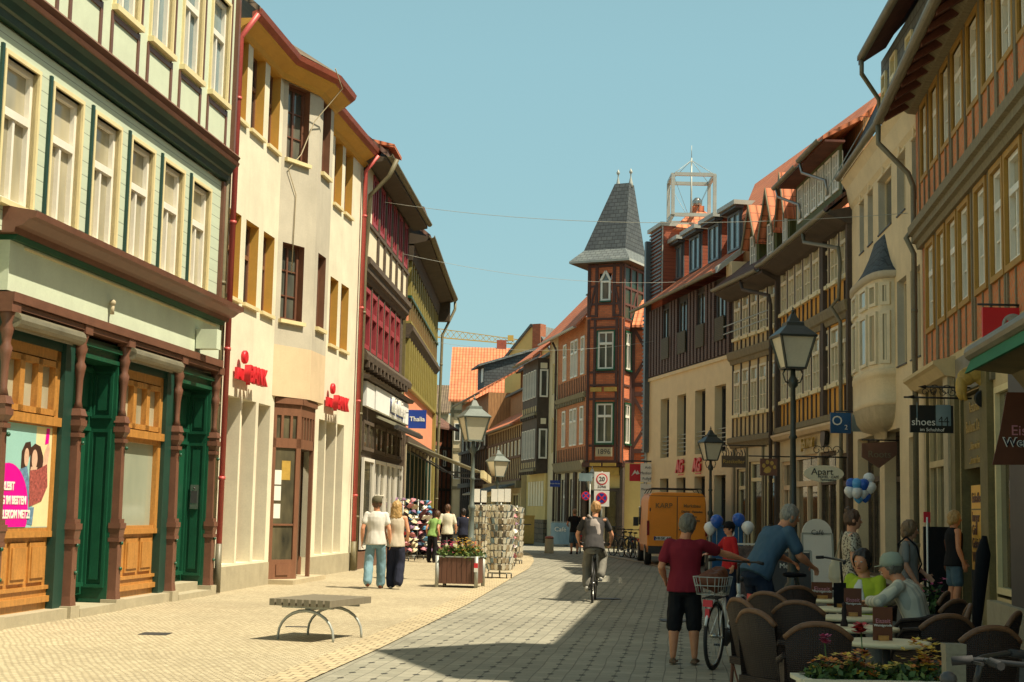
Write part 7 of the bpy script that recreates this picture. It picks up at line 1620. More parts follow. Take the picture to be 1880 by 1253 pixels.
person('man in white t-shirt, light blue jeans and dark cap walking away', G(687, 1082), .06, 1.84, walkJ, top=('tee', 'tee_white'), bottom=('trousers', 'denim_light', .028), hairs=('crop', 'hair_brown'), cap=('cap_olive', 1), sleeve=.55, build=1.06, shoes='sandal' if 0 else 'brown_leather')
person('blonde woman in beige top and wide navy trousers walking away', G(724, 1082), -.05, 1.76, dict(walkJ, anl=(-.09, .12, .09), knl=(-.09, .10, .50), anr=(.09, -.12, .13), knr=(.10, .02, .50), elr=(.25, -.02, 1.14), wrr=(.21, .20, 1.03), ell=(-.24, 0, 1.14), wrl=(-.2, .18, .98)), top=('tank', 'top_beige'), bottom=('trousers', 'navy_cloth', .045), hairs=('long', 'hair_blond'), build=.98, shoes='shoe_white')

# ---- bicycles
def bicycle(label, loc, yaw, frame='white_matte', lean=0, step=False, rack=True, basket=False, saddle_z=.92, name='bicycle', tyre='rubber', hb_z=1.02, motor=False):
    T = thing(name, label, 'bicycle', loc, yaw, 'bicycles on the street'); T.rotation_euler = (0, lean, yaw); R_w = .335
    for y, nm in ((-.53, 'rear'), (.53, 'front')):
        m = MB().mat(tyre); m.tube([V((0, y + R_w * math.cos(a), R_w + .01 + R_w * math.sin(a))) for a in [k * math.tau / 28 for k in range(28)]], .021, 7, closed=True); w = lpart(m, 'wheel', T)
        m = MB().mat('steel'); m.tube([V((0, y + (R_w - .03) * math.cos(a), R_w + .01 + (R_w - .03) * math.sin(a))) for a in [k * math.tau / 28 for k in range(28)]], .010, 5, closed=True)
        for k in range(18): a = k * math.tau / 18; m.cyl((.015 * (-1) ** k, y, R_w + .01), (0, y + (R_w - .03) * math.cos(a), R_w + .01 + (R_w - .03) * math.sin(a)), .0016, n=3)
        m.cyl((-.04, y, R_w + .01), (.04, y, R_w + .01), .022, n=8); r = lpart(m, 'rim', w)
        m = MB().mat('black_iron' if not step else frame); m.tube([V((0, y + (R_w + .035) * math.cos(a), R_w + .01 + (R_w + .035) * math.sin(a))) for a in [rad(20 if nm == 'rear' else 35) + rad(140 if nm == 'rear' else 110) * k / 10 for k in range(11)]], .016, 5); lpart(m, 'mudguard', T)
    m = MB().mat(frame); bb = V((0, -.08, .29)); st = V((0, -.22, .78)); ht = V((0, .36, .86)); hb = V((0, .40, .72)); ra = V((0, -.53, .345))
    m.cyl(bb, st, .018); m.cyl(hb, bb, .030 if motor else .020); m.cyl(ra, bb, .012); 
    if not step: m.cyl(ht - V((0, .0, .05)), st - V((0, 0, .05)), .018)
    m.cyl(ht, hb, .022)
    for x in (-.045, .045): m.cyl(ra + V((x, 0, 0)), st - V((0, 0, .05)), .008, n=6); m.cyl(hb, V((x, .53, .345)), .013, n=6)
    lpart(m, 'frame', T)
    m = MB().mat('black_iron'); m.cyl(st, V((0, -.26, saddle_z - .04)), .013); lpart(m, 'seat_post', T); m = MB().mat('black_iron'); m.cyl(ht, V((0, .33, hb_z - .02)), .014); lpart(m, 'stem', T)
    m = MB().mat('black_cloth'); loft(m, [(V((0, -.39, saddle_z)), .05, .02), (V((0, -.33, saddle_z)), .085, .032), (V((0, -.24, saddle_z)), .06, .028), (V((0, -.12, saddle_z - .005)), .022, .018)], 12); lpart(m, 'saddle', T)
    m = MB().mat('black_iron'); m.tube([V((-.30, .20, hb_z)), V((-.22, .26, hb_z + .01)), V((-.08, .33, hb_z)), V((.08, .33, hb_z)), V((.22, .26, hb_z + .01)), V((.30, .20, hb_z))], .012, 7)
    m.mat('rubber'); m.cyl((-.31, .19, hb_z), (-.24, .245, hb_z + .01), .019, n=8); m.cyl((.31, .19, hb_z), (.24, .245, hb_z + .01), .019, n=8); m.mat('black_iron'); m.bar(V((-.2, .33, hb_z)), V((-.28, .27, hb_z)), .012, .012); m.bar(V((.2, .33, hb_z)), V((.28, .27, hb_z)), .012, .012); lpart(m, 'handlebar', T)
    m = MB().mat('graphite'); m.cyl((-.02, -.08, .29), (.02, -.08, .29), .085, n=16); m.cyl((-.07, -.08, .29), (-.07, .06, .20), .010); m.cyl((.07, -.08, .29), (.07, -.22, .38), .010); m.box(-.16, -.07, .02, .10, .19, .21); m.box(.07, .16, -.27, -.18, .37, .39)
    if motor: m.ball(V((0, -.08, .31)), .06, .12, .10, 12, 8)
    lpart(m, 'crankset', T)
    if rack:
        m = MB().mat('black_iron')
        for x in (-.07, .07): m.cyl((x, -.78, .74), (x, -.28, .76), .007, n=6); m.cyl((x, -.70, .74), (x * .8, -.53, .36), .006, n=6)
        for y in (-.76, -.6, -.45, -.32): m.cyl((-.07, y, .745), (.07, y, .745), .006, n=6)
        lpart(m, 'carrier', T); m = MB().mat('sign_red').box(-.05, .05, -.83, -.80, .66, .73); m.box(-.022, .022, -.835, -.80, .55, .64); lpart(m, 'rear_light', T)
    m = MB().mat('graphite').ball(V((0, .47, .90)), .035, .04, .035, 8, 6); lpart(m, 'headlight', T)
    return T
# cyclist riding away
cx, cy = ground(1093, 1107).x, ground(1093, 1107).y + .53
bicycle('black city bicycle ridden away down the street', (cx, cy, 0), -.10, 'black_iron', rack=False, saddle_z=.93, hb_z=1.03)
def sling(T, j):
    m = MB(); loft(m, [(V((-.02, -.17, 1.46)), .05, .03), (V((-.0, -.20, 1.36)), .10, .05), (V((.02, -.22, 1.2)), .125, .075), (V((.05, -.21, 1.07)), .11, .07), (V((.07, -.19, 1.0)), .06, .04)], 14); fuse(m, 'sling_bag', T, 'bag_grey', .012, .012, 9, 1)
    m = MB().mat('bag_grey'); m.tube([V((-.02, -.17, 1.44)), V((-.10, -.12, 1.52)), V((-.12, .0, 1.53)), V((-.08, .12, 1.40)), V((.10, .14, 1.15)), V((.17, .0, 1.05)), V((.08, -.17, 1.03))], .022, 6); lpart(m, 'strap', T)
person('cyclist in dark grey t-shirt with a pale sling bag riding away', (cx, cy, 0), -.10, 1.78,
       dict(pel=(0, -.25, 1.02), chest=(0, -.12, 1.32), neck=(0, -.05, 1.48), head=(.02, .0, 1.66), shl=(-.19, -.08, 1.45), shr=(.19, -.08, 1.45), ell=(-.31, .02, 1.19), elr=(.31, .02, 1.19), wrl=(-.29, .15, 1.05), wrr=(.29, .15, 1.05),
            hpl=(-.09, -.22, .98), hpr=(.09, -.22, .98), knl=(-.14, .08, .62), knr=(.16, .16, .80), anl=(-.13, .02, .27), anr=(.13, -.16, .46)), look=(.25, 1, -.02),
       top=('tee', 'tee_grey'), bottom=('trousers', 'trouser_grey', .022), hairs=('crop', 'hair_ginger'), extra=sling, sleeve=.6, build=1.02, curl=(.9, .9), toes={'l': (0, 1, -.25), 'r': (0, 1, .1)})
# maroon woman with the white e-bike
bx, by = ground(1309, 1229).x, ground(1309, 1229).y
yw = -rad(24); c = V((bx, by, 0)) + V((-math.sin(yw), math.cos(yw), 0)) * .53
EB = bicycle('white electric city bicycle held by the woman in maroon', c, yw, 'white_matte', lean=rad(2), step=True, motor=True, hb_z=1.10, saddle_z=.90)
T = thing('bicycle_basket', 'wire basket with brown shopping bag on the white bicycle carrier', 'basket', c + V((math.sin(yw) * .55, -math.cos(yw) * .55, .78)), yw)
m = MB().mat('galvanised')
for z, k in ((0, .8), (.09, .9), (.18, 1.0)): m.tube([V((k * .19 * math.copysign(abs(math.cos(a)) ** .6, math.cos(a)), k * .22 * math.copysign(abs(math.sin(a)) ** .6, math.sin(a)), z)) for a in [q * math.tau / 24 for q in range(24)]], .005, 4, closed=True)
for q in range(24): a = q * math.tau / 24; x, y = .19 * math.copysign(abs(math.cos(a)) ** .6, math.cos(a)), .22 * math.copysign(abs(math.sin(a)) ** .6, math.sin(a)); m.cyl((x * .8, y * .8, 0), (x, y, .18), .004, n=4)
lpart(m, 'wire', T)
T = thing('shopping_bag', 'crumpled dark brown shopping bag lying in the wire bicycle basket', 'bag', c + V((math.sin(yw) * .55, -math.cos(yw) * .55, .80)), yw); m = MB(); m.ball(V((0, .02, .12)), .15, .19, .12); m.ball(V((.04, .12, .18)), .10, .09, .09); fuse(m, 'bag_cloth', T, 'brown_leather', .014, .03, 7, 1)
mq = ground(1256, 1220)
person('grey haired woman in maroon t-shirt and dark knee shorts seen from behind', (mq.x, mq.y, 0), rad(-14), 1.60,
       dict(shl=(-.19, -.02, 1.41), shr=(.19, .02, 1.41), ell=(-.27, -.08, 1.13), wrl=(-.25, .10, .98), elr=(.42, .25, 1.30), wrr=(.63, .44, 1.24), head=(.03, .03, 1.63), anl=(-.13, -.02, .09), anr=(.12, .02, .09), knl=(-.12, .0, .50), knr=(.11, .02, .5), pel=(0, 0, .96)),
       skin='skin_tan', top=('tee', 'maroon_cloth'), bottom=('shorts', 'black_cloth', .016, 1.12), shoes='sandal', hairs=('short', 'hair_grey'), build=1.16, sleeve=.65, look=(.35, 1, -.05), curl=(.5, 1.0), vox=.0105)
# man in blue polo bending over a dark bicycle
pc = at(1399, 950, 16.9)
bicycle('dark touring bicycle that the man in the blue polo leans over', (pc.x + .62, pc.y + .25, 0), -rad(72), 'black_iron', lean=rad(4), hb_z=1.12, saddle_z=.95)
person('silver haired man in blue polo and jeans leaning over his bicycle', (pc.x, pc.y, 0), -rad(62), 1.82,
       dict(pel=(0, -.05, .98), chest=(0, .14, 1.26), neck=(0, .27, 1.40), head=(.02, .37, 1.55), shl=(-.19, .22, 1.38), shr=(.19, .22, 1.38), ell=(-.25, .36, 1.13), wrl=(-.22, .56, 1.05), elr=(.25, .32, 1.12), wrr=(.22, .50, 1.02), hpl=(-.09, -.06, .93), hpr=(.09, -.06, .93)),
       skin='skin_tan', top=('tee', 'polo_blue'), bottom=('trousers', 'navy_jeans', .015), hairs=('crop', 'hair_silver'), look=(.25, 1, -.28), build=1.2, sleeve=.7, curl=(1, 1), shoes='shoe_dark', face=True)
# woman in leopard dress
def tote(T, j):
    m = MB(); loft(m, [(V((-.24, -.12, 1.12)), .09, .03), (V((-.25, -.13, 1.02)), .14, .06), (V((-.25, -.13, .88)), .15, .07), (V((-.25, -.12, .80)), .10, .05)], 14, rad(70)); fuse(m, 'shoulder_bag', T, 'canvas_bag', .013, .014, 8, 1); m = MB().mat('canvas_bag'); m.tube([V((-.24, -.18, 1.1)), V((-.20, -.1, 1.47)), V((-.22, -.02, 1.1))], .012, 5); lpart(m, 'strap', T)
pc = at(1563, 950, 18.2)
person('woman in leopard print summer dress with hair bun and cream bag', (pc.x, pc.y, 0), -rad(98), 1.72, dict(ell=(-.25, .02, 1.14), wrl=(-.22, .14, .90), elr=(.24, 0, 1.13), wrr=(.22, .1, .9)), top=('dress', 'leopard'), bottom=('none',), hairs=('bun', 'hair_brown'), sleeve=.55, extra=tote, look=(-.1, 1, -.1), build=.98, face=True, shoes='shoe_white')
# girl in grey tee
def cross_bag(T, j):
    m = MB().mat('black_cloth'); m.tube([V((.13, .0, 1.52)), V((.10, .13, 1.40)), V((-.08, .15, 1.15)), V((-.20, .05, 1.0)), V((-.12, -.12, 1.15)), V((.10, -.12, 1.42)), V((.13, 0, 1.52))], .013, 6); lpart(m, 'strap', T); m = MB(); m.ball(V((-.24, .04, .98)), .05, .13, .10); fuse(m, 'cross_bag', T, 'black_cloth', .013, .006, 9, 1)
pc = at(1668, 950, 18.6)
person('young woman in pale grey t-shirt with black crossbody bag looking right', (pc.x, pc.y, 0), -rad(120), 1.60, dict(elr=(.25, .02, 1.14), wrr=(.22, .16, .9), ell=(-.24, .0, 1.14), wrl=(-.2, .18, 1.0)), top=('tee', 'tee_palegrey'), bottom=('trousers', 'black_cloth', .02), hairs=('bob', 'hair_sandy'), extra=cross_bag, look=(-.5, 1, -.15), sleeve=.75, shoes='shoe_white', face=True, build=1.02)
# woman at the shop door
def hip_bag(T, j):
    m = MB(); m.ball(V((-.2, .05, .82)), .07, .15, .13); fuse(m, 'hip_bag', T, 'brown_leather', .013, .006, 9, 1); m = MB().mat('brown_leather'); m.tube([V((-.22, .1, .9)), V((-.15, .1, 1.25)), V((-.12, .02, 1.5)), V((-.15, -.1, 1.25)), V((-.22, -.02, .9))], .01, 5); lpart(m, 'strap', T)
person('blond woman in black sleeveless top and denim shorts at the shop door', (6.80, 22.6, .14), -rad(85), 1.62, dict(ell=(-.26, .02, 1.14), wrl=(-.18, .2, .93)), top=('tank', 'black_cloth'), bottom=('shorts', 'shorts_denim', .02, .8), hairs=('bob', 'hair_blond'), extra=hip_bag, skin='skin_tan', look=(.1, 1, -.1), build=1.12, shoes='shoe_white')
# seated couple
SIT = dict(pel=(0, 0, .50), chest=(0, .02, .84), neck=(0, .04, 1.02), head=(0, .07, 1.19), shl=(-.19, .02, .99), shr=(.19, .02, .99), ell=(-.26, .08, .72), elr=(.26, .08, .72), wrl=(-.2, .30, .74), wrr=(.2, .30, .74), hpl=(-.10, .02, .50), hpr=(.10, .02, .50), knl=(-.13, .43, .50), knr=(.13, .43, .50), anl=(-.13, .40, .09), anr=(.13, .42, .09))
def blouse(T, j):
    m = MB(); loft(m, [(V((0, .13, .66)), .08, .03), (V((0, .145, .80)), .085, .03), (V((0, .14, .92)), .06, .025), (V((0, .11, 1.0)), .03, .015)], 12); fuse(m, 'white_blouse', T, 'tee_white', .012, .004, 9, 1)
pc = at(1590, 950, 15.6)
person('older woman in lime green cardigan seated and talking at the cafe table', (pc.x, pc.y, 0), rad(130), 1.70, SIT, top=('cardigan', 'cardigan_lime'), bottom=('trousers', 'black_cloth', .02), hairs=('short', 'hair_dark'), sleeve=1.7, look=(-.2, 1, -.15), extra=blouse, face=True, skin='skin_tan', build=1.12, shoes='shoe_dark')
pc = at(1690, 950, 14.6)
person('older man in pale cap and striped shirt seated with his back to us', (pc.x, pc.y, 0), rad(62), 1.75, dict(SIT, chest=(0, .10, .82), neck=(0, .2, .98), head=(0, .29, 1.13), shl=(-.2, .17, .95), shr=(.2, .17, .95), ell=(-.28, .34, .80), elr=(.28, .34, .80), wrl=(-.1, .5, .79), wrr=(.1, .5, .79)), top=('shirt', 'striped_shirt', 1.8), bottom=('trousers', 'trouser_grey', .02), hairs=('crop', 'hair_grey'), cap=('cap_mint', 1), look=(-.1, 1, -.1), skin='skin_tan', build=1.15, face=True, shoes='shoe_dark')
pc = at(1340, 950, 25.0)
person('man in red jacket and dark cap standing by the phone display', (pc.x, pc.y, 0), rad(110), 1.50, dict(elr=(.22, .2, 1.15), wrr=(.16, .42, 1.12)), top=('shirt', 'red_cloth', 1.8), bottom=('trousers', 'navy_jeans', .02), hairs=('crop', 'hair_dark'), cap=('black_cloth', 1), vox=.016, face=True, shoes='shoe_dark')
# distant people
person('balding man in black t-shirt and blue shorts riding a small bike away', G(1054, 1018), .1, 1.76, dict(elr=(.27, .08, 1.15), wrr=(.2, .28, 1.05), ell=(-.27, .08, 1.15), wrl=(-.2, .28, 1.05)), top=('tee', 'black_cloth'), bottom=('shorts', 'shorts_denim', .03, 1.0), hairs=('crop', 'hair_sandy'), vox=.02, skin='skin_tan', shoes='shoe_dark', hands=False)
bicycle('small bicycle pushed by the man in the black t-shirt', G(1062, 1016), .05, 'graphite')
pc = at(822, 940, 46); person('man in cream shirt walking away beyond the gift racks', (pc.x, pc.y, 0), .1, 1.78, walkJ, top=('tee', 'shirt_cream'), bottom=('trousers', 'black_cloth', .02), hairs=('crop', 'hair_brown'), vox=.02, sleeve=.8, shoes='shoe_dark', hands=False)
pc = at(851, 940, 48); person('person in dark navy clothes half hidden behind the street lamp', (pc.x, pc.y, 0), .3, 1.66, None, top=('tee', 'navy_cloth'), bottom=('trousers', 'black_cloth', .02), hairs=('short', 'hair_dark'), vox=.02, sleeve=.8, shoes='shoe_dark', hands=False)
pc = at(795, 940, 45); person('person in sage green top bending beside the scarf rack', (pc.x, pc.y, 0), -.6, 1.62, dict(chest=(0, .1, 1.26), neck=(0, .18, 1.42), head=(0, .26, 1.56), shl=(-.18, .14, 1.38), shr=(.18, .14, 1.38)), top=('tee', 'sage_cloth'), bottom=('trousers', 'black_cloth', .02), hairs=('short', 'hair_brown'), vox=.02, shoes='shoe_dark', hands=False)
# bicycles parked by the van
for i, (px, d, yw_, lab) in enumerate(((1140, 56, .5, 'dark parked bicycle nearest the traffic sign'), (1152, 54.5, .3, 'dark parked bicycle in the middle left of the van'), (1163, 53.5, .15, 'dark parked bicycle closest to the van front'))):
    p = at(px, 945, d); bicycle(lab, (p.x, p.y, 0), yw_, 'black_iron')
p = at(1128, 945, 60); T = thing('cafe_table', 'dark high table with pale bottles by the turret house entrance', 'table', (p.x, p.y, 0)); m = MB().mat('graphite'); m.lathe([(.35, 1.05), (.35, 1.09)], 16, smooth=False); m.cyl((0, 0, 0), (0, 0, 1.05), .03); m.lathe([(.22, 0), (.2, .03)], 12); lpart(m, 'top', T)

# ---- van
T = thing('delivery_van', 'orange delivery van with roof rack parked facing away', 'van', (5.28, 46.3, 0), rad(-1)); VT = T
P_('van_orange', (.86, .29, .02), .28, .12, 1.2, .05, 10); P_('van_text', (.24, .12, .03), .5, .1, 3, 0)
P_('van_trim', (.03, .03, .03), .6, .2, 3, .1, 20); P_('tail_red', (.22, .01, .01), .2, .1, 3, 0)
W2, Hh, Ln = .93, 2.30, 4.7
m = MB().mat('van_orange')
sec = [(.0, .42, .88, .90), (.02, .45, .93, .93), (.0, 0, 0, 0)]
def vsec(y, w, zt, zb=.42, r=.14):
    pts = [(w * .97, zb), (w, zb + .25), (w, 1.15), (w * .965, zt - .3), (w * .93, zt - r), (w * .84, zt - .03), (w * .6, zt), (-w * .6, zt), (-w * .84, zt - .03), (-w * .93, zt - r), (-w * .965, zt - .3), (-w, 1.15), (-w, zb + .25), (-w * .97, zb)]
    return [V((x, y, z)) for x, z in pts]
S = [vsec(0, W2 * .97, Hh - .03), vsec(.04, W2, Hh), vsec(3.2, W2, Hh), vsec(3.7, W2 * .97, Hh - .12), vsec(4.3, W2 * .94, 1.35), vsec(4.75, W2 * .88, 1.15), vsec(4.9, W2 * .8, .9)]
n = 14
for a, b in zip(S, S[1:]): m.add(a + b, [(i, (i + 1) % n, n + (i + 1) % n, n + i) for i in range(n)], True)
m.add(S[0], [tuple(range(n))], False); m.add(S[-1], [tuple(range(n))], False); lpart(m, 'body', T)
for s_ in (-1, 1):
    m = MB().mat('van_orange'); x0, x1 = (.012, .86) if s_ > 0 else (-.86, -.012); m.box(x0, x1, -.018, -.002, .62, 2.17)
    m.box(x0 + .1, x1 - .1, -.026, -.018, 1.35, 2.0); d = lpart(m, 'rear_door', T)
    m = MB().mat('van_trim'); m.box(.05, .2, -.05, -.02, 1.12, 1.16) if s_ > 0 else m.box(-.86, -.83, -.04, -.018, 1.7, 1.8); lpart(m, 'handle', d)
    m = MB().mat('tail_red').box(s_ * .93 - .05, s_ * .93 + .01, -.03, .08, .95, 1.4) if s_ > 0 else MB().mat('tail_red').box(-.94, -.87, -.03, .08, .95, 1.4); lpart(m, 'tail_light', T)
m = MB().mat('van_trim'); m.box(-.9, .9, -.10, .05, .38, .60); m.box(-.012, .012, -.022, .0, .6, 2.15); m.box(-.9, .9, -.02, .0, .60, .62); m.box(-.89, .89, -.01, .0, 2.165, 2.185); lpart(m, 'bumper', T)
m = MB().mat('sign_white').box(-.72, -.20, -.04, -.028, .80, .92); m.mat('sign_blue').box(-.72, -.67, -.045, -.040, .80, .92); lpart(m, 'number_plate', T)
for y in (.95, 3.95):
    for s_ in (-1, 1):
        m = MB().mat('rubber'); m.lathe([(.20, -.1), (.31, -.1), (.335, -.05), (.335, .05), (.31, .1), (.2, .1)], 24, (s_ * .84, y, .335), T=Matrix.Rotation(math.pi / 2, 3, 'Y')); w = lpart(m, 'wheel', T); m = MB().mat('galvanised').lathe([(.19, -.105), (.19, .105)], 16, (s_ * .84, y, .335), T=Matrix.Rotation(math.pi / 2, 3, 'Y')); lpart(m, 'rim', w)
m = MB().mat('glass_dark').box(-.945, -.92, 2.9, 3.6, 1.25, 1.85); lpart(m, 'side_window', T); m = MB().mat('van_trim').box(-1.12, -.95, 3.6, 3.75, 1.2, 1.5); lpart(m, 'mirror', T)
m = MB().mat('van_trim')
for y in (.15, 1.3, 2.5): m.cyl((-.75, y, Hh + .12), (.75, y, Hh + .12), .016, n=6); m.cyl((-.75, y, Hh + .12), (-.84, y, Hh - .03), .014, n=6); m.cyl((.75, y, Hh + .12), (.84, y, Hh - .03), .014, n=6)
for x in (-.75, .75): m.cyl((x, .15, Hh + .12), (x, 2.5, Hh + .12), .014, n=6)
lpart(m, 'roof_rack', T)
VF = Fr((5.28, 46.3), (6.28, 46.3))
for s_, x, z, k, mt in (('KARP', -.42, 1.87, .22, 'van_text'), ('Marktbau', .46, 1.88, .14, 'van_text'), ('Dächer · Fassaden', .46, 1.7, .09, 'old_timber'), ('Holzbau', .46, 1.55, .09, 'old_timber'), ('Telefon 0394', .46, 1.42, .09, 'old_timber'), ('WR·SK 449', -.44, .86, .115, 'graphite')): text(s_, VF, x, z, k, mt, T, .045 if k != .115 else .06, bold=.002)
# ------------------------------------------------------------------ pavement cafe
def make_chair():
    T = thing('wicker_chair', 'x', 'chair', group='wicker chairs of the pavement cafe')
    m = MB(); m.mat('wicker'); n = 13; P0 = []; P1 = []
    for i in range(n):
        t = i / (n - 1) * 2 - 1; x = .25 * t; y = -.20 - .05 * (1 - t * t); zt = .93 - .10 * abs(t) ** 2.5
        P0.append((V((x * .85, y + .04, .42)), V((x, y - .05, zt))))
    for k, dy in ((0, 0), (1, .03)):
        pass
    vs = [p for a, b in P0 for p in (a, a.lerp(b, .5), b)] + [p + V((0, .03, 0)) for a, b in P0 for p in (a, a.lerp(b, .5), b)]
    N3 = 3 * n; fs = []
    for i in range(n - 1):
        for q in (0, 1): a = 3 * i + q; fs += [(a, a + 3, a + 4, a + 1), (N3 + a, N3 + a + 1, N3 + a + 4, N3 + a + 3)]
        a = 3 * i + 2; fs.append((a, a + 3, N3 + a + 3, N3 + a))
    m.add(vs, fs, True); m.mat('chair_rim').tube([b + V((0, .015, .005)) for a, b in P0], .022, 7); lpart(m, 'backrest', T)
    m = MB().mat('wicker'); m.ext([(-.22, .38), (.24, .40), (.26, .44), (.22, .46), (-.22, .44)], -.25, .25, F=LOC); lpart(m, 'seat', T)
    for s_ in (-1, 1):
        m = MB().mat('wicker'); m.tube([V((s_ * .25, -.22, .72)), V((s_ * .28, -.05, .68)), V((s_ * .28, .14, .66)), V((s_ * .27, .2, .60)), V((s_ * .25, .2, .45))], .022, 7); m.poly([V((s_ * .255, -.22, .70)), V((s_ * .28, .16, .64)), V((s_ * .255, .18, .44)), V((s_ * .245, -.2, .44))]); lpart(m, 'armrest', T)
        for y in (-.2, .19): m = MB().mat('brown_leather'); m.cyl((s_ * .22, y, .4), (s_ * .235, y * 1.1, 0), .017, .014, 7); lpart(m, 'leg', T)
    m = MB().mat('brown_leather'); m.tube([V((-.22, .19, .38)), V((-.1, .19, .22)), V((.1, .19, .22)), V((.22, .19, .38))], .01, 6); m.tube([V((-.22, -.2, .38)), V((-.1, -.2, .2)), V((.1, -.2, .2)), V((.22, -.2, .38))], .01, 6); lpart(m, 'stretcher', T)
    return T
CH0 = make_chair(); chm = {}
for c in bpy.data.objects:
    if c.parent: chm.setdefault(c.parent.name, []).append(c)
spots = [(1402, 12.4, -68, 'wicker chair at the kerb end of the left row, seen side on'), (1430, 11.0, -60, 'wicker chair in front of the kerb end chair, turned to the tables'), (1432, 13.6, -40, 'wicker chair just below the blue polo man'),
         (1478, 12.3, -25, 'wicker chair in the middle of the left row'), (1498, 9.9, -8, 'largest wicker chair in the left foreground with its back to us'), (1446, 14.9, 10, 'wicker chair at the far end of the left row'),
         (1690, 14.3, 62, 'wicker chair under the man in the pale cap'), (1594, 15.5, 130, 'wicker chair under the woman in the lime cardigan'), (1712, 13.0, 40, 'wicker chair behind the man in the pale cap'), (1722, 12.2, 75, 'wicker chair with rounded top right of the tables'), (1710, 11.0, 14, 'wicker chair in front of the small round table at right'),
         (1786, 9.9, 12, 'large wicker chair at the far right foreground'), (1806, 11.4, 60, 'wicker chair peeping over the large right foreground chair')]
for i, (px, d, a, lab) in enumerate(spots):
    p = at(px, 1120, d); o = CH0 if i == 0 else dup(CH0, ch=chm); o.location = (p.x, p.y, 0.01); o.rotation_euler = (0, 0, rad(a)); o['label'] = lab; o.scale = (.86, .9, .97)
def make_table():
    T = thing('round_table', 'x', 'table', group='round tables of the pavement cafe')
    m = MB().mat('travertine'); m.lathe([(.28, .715), (.305, .72), (.31, .735), (.305, .748), (.28, .75)], 36); lpart(m, 'tabletop', T)
    m = MB().mat('graphite'); m.cyl((0, 0, .03), (0, 0, .715), .028); lpart(m, 'column', T); m = MB().mat('graphite')
    for k in range(3): a = k * math.tau / 3; m.bar(V((0, 0, .05)), V((.26 * math.cos(a), .26 * math.sin(a), .02)), .05, .03)
    lpart(m, 'foot', T); return T
TB = make_table(); chm = {}
for c in bpy.data.objects:
    if c.parent: chm.setdefault(c.parent.name, []).append(c)
tabs = [(1627, 10.4, 'nearest round cream table holding the tall menu card'), (1578, 11.7, 'second round cream table from the front'), (1566, 12.9, 'third round cream table, holding the brown menu card'), (1556, 14.1, 'fourth round cream table in front of the lime cardigan'), (1530, 15.6, 'farthest round cream table with two dark menu cards')]
TP = []
for i, (px, d, lab) in enumerate(tabs):
    p = at(px, 1150, d); o = TB if i == 0 else dup(TB, ch=chm); o.location = (p.x, p.y, .01); o['label'] = lab; TP.append(V((p.x, p.y, .761)))
def menu(lab, p, w, h, rz, mat='brown_leather', words=True):
    T = thing('menu_card', lab, 'menu card', p, 0, 'menu cards on the cafe tables'); c, s_ = math.cos(rz), math.sin(rz); F = Fr((p.x, p.y), (p.x + c, p.y + s_))
    m = MB(F).mat(mat).box(-w / 2, w / 2, -.004, .004, p.z, p.z + h); m.build('card', T); m = MB(F).mat('honey_wood').box(-w * .25, w * .25, -.03, .03, p.z, p.z + .035); m.build('holder', T)
    if words: text('Eiszeit', F, 0, p.z + h * .58, w * .30, 'hat_pink', T, .007); text('Wernigerode', F, 0, p.z + h * .45, w * .17, 'sign_white', T, .007)
menu('tall brown menu card with pink print on the nearest table', TP[0] + V((-.02, .02, 0)), .14, .23, .1); menu('brown menu card with pink print on the third table', TP[2] + V((0, 0, 0)), .15, .24, -.1)
menu('wide brown menu card with pink print on the farthest table', TP[4] + V((-.12, 0, 0)), .22, .17, .05); menu('plain black menu folder standing on the fourth table', TP[3] + V((-.06, .05, 0)), .13, .23, .3, 'black_cloth', False)
T = thing('pepper_mill', 'dark wooden pepper mill on the second table', 'mill', TP[1] + V((-.12, 0, 0))); m = MB().mat('shoe_dark').lathe([(.03, 0), (.03, .02), (.018, .06), (.022, .12), (.014, .15), (.02, .17), (.005, .19)], 12); lpart(m, 'mill', T)
# flower box in the foreground
p = at(1600, 1245, 9.0); T = thing('flower_box', 'long pale flower box in the cafe foreground', 'flower box', (p.x, p.y, 0), rad(2))
m = MB().mat('aged_white'); 
for a in ((-.40, .42, -.16, -.14), (-.40, .42, .14, .16)): m.box(a[0], a[1], a[2], a[3], .08, .63)
m.box(-.42, -.40, -.16, .16, .08, .63); m.box(.42, .44, -.16, .16, .08, .63); m.box(-.44, -.40, -.18, -.14, 0, .66); m.mat('leaf_dark').box(-.40, .42, -.14, .14, .1, .58); lpart(m, 'box', T)
m = MB().mat('aged_white').box(-.45, .46, -.19, -.135, .63, .655); m.box(-.45, .46, .135, .19, .63, .655); m.box(-.46, -.40, -.135, .135, .631, .654); lpart(m, 'rim', T)
for k, (cx, fm, n_, h_, lab) in enumerate(((-.27, ['petal_orange', 'petal_yellow'], 26, .16, 'low orange flowers at the left of the pale flower box'), (-.08, ['petal_orange', 'petal_orange', 'petal_yellow'], 46, .2, 'orange marigolds in the middle of the pale flower box'), (.13, ['petal_yellow'], 22, .16, 'sparse yellow flowers right of the marigolds'), (.31, ['petal_yellow', 'petal_yellow', 'petal_orange'], 60, .30, 'tall bright yellow pansies at the right of the pale flower box'))):
    Q = thing('flowering_plant', lab, 'plant', (p.x + cx, p.y + .0, .58), 0, 'flowers in the pale flower box'); m = MB(); leafy(m, ['leaf', 'leaf_dark', 'leaf_light'], 420, 0, 0, 0, .14, .15, .15, .055); lpart(m, 'foliage', Q); m = MB(); blooms(m, fm, n_, 0, 0, .08, .09, .12, h_ * .75, .038); lpart(m, 'blossom', Q)
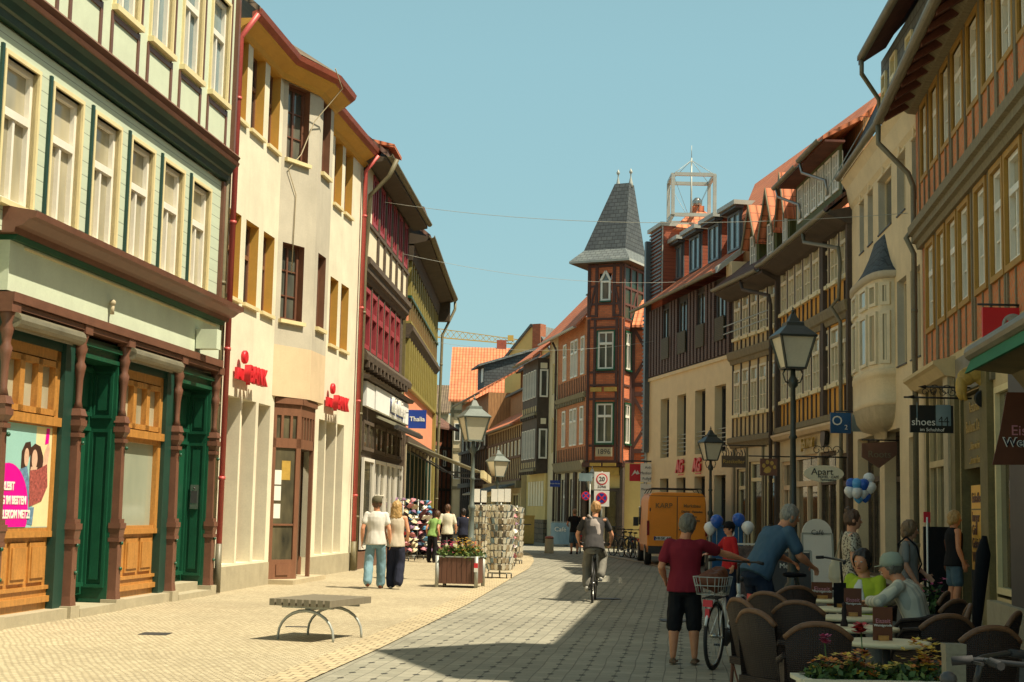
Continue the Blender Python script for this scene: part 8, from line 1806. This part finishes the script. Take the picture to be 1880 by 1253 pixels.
for (dx, dy, z1, mt, r, lab) in ((-.05, .05, .93, 'petal_red', .045, 'single red carnation rising above the marigolds'), (-.26, .1, .86, 'petal_pink', .03, 'small pink flower leaning at the left of the box')):
    Q = thing('carnation', lab, 'flower', (p.x + dx, p.y + dy, .6)); m = MB().mat('leaf'); m.tube([V((0, 0, 0)), V((.01, 0, (z1 - .6) * .5)), V((0, 0, z1 - .6))], .004, 5); lpart(m, 'stem', Q); m = MB(); blooms(m, [mt], 16, 0, 0, z1 - .62, r * .5, r * .5, .05, r); lpart(m, 'blossom', Q)
p = at(1712, 1062, 17.5); T = thing('flowering_plant', 'pot plant with pink blooms behind the cafe chairs', 'plant', (p.x, p.y, .35)); m = MB(); leafy(m, ['leaf', 'leaf_dark'], 300, 0, 0, 0, .2, .2, .5, .08); lpart(m, 'foliage', T); m = MB(); blooms(m, ['petal_pink'], 10, 0, 0, .35, .16, .12, .22, .05); lpart(m, 'blossom', T); m = MB().mat('rust_gutter').lathe([(.13, -.35), (.17, .03)], 14); lpart(m, 'pot', T)
# foreground bicycles: only bars show
def parked(lab, px, d, yaw, mt, hb, lean=0):
    p = at(px, 1200, d); bicycle(lab, (p.x + math.sin(yaw) * .33, p.y - math.cos(yaw) * .33, 0), yaw, mt, hb_z=hb, lean=lean)
parked('silver bicycle parked at the bottom edge in front of the flower box', 1800, 6.6, rad(62), 'galvanised', 1.0)
parked('black city bicycle cut off by the bottom right corner', 1900, 6.3, -rad(48), 'black_iron', 1.0)
p = at(1751, 1220, 7.6); T = thing('power_post', 'slim grey plastic post standing behind the foreground bicycles', 'post', (p.x, p.y, 0)); m = MB().mat('gutter_zinc').box(-.05, .05, -.04, .04, 0, .97); m.box(-.053, .053, -.043, .043, .93, .98); lpart(m, 'housing', T); m = MB().mat('graphite').lathe([(.006, -.043), (.006, -.038)], 8, (.02, 0, .9), T=Matrix.Rotation(math.pi / 2, 3, 'X')); lpart(m, 'screw', T)
bpy.data.scenes.remove(FS_)
bpy.context.view_layer.update()
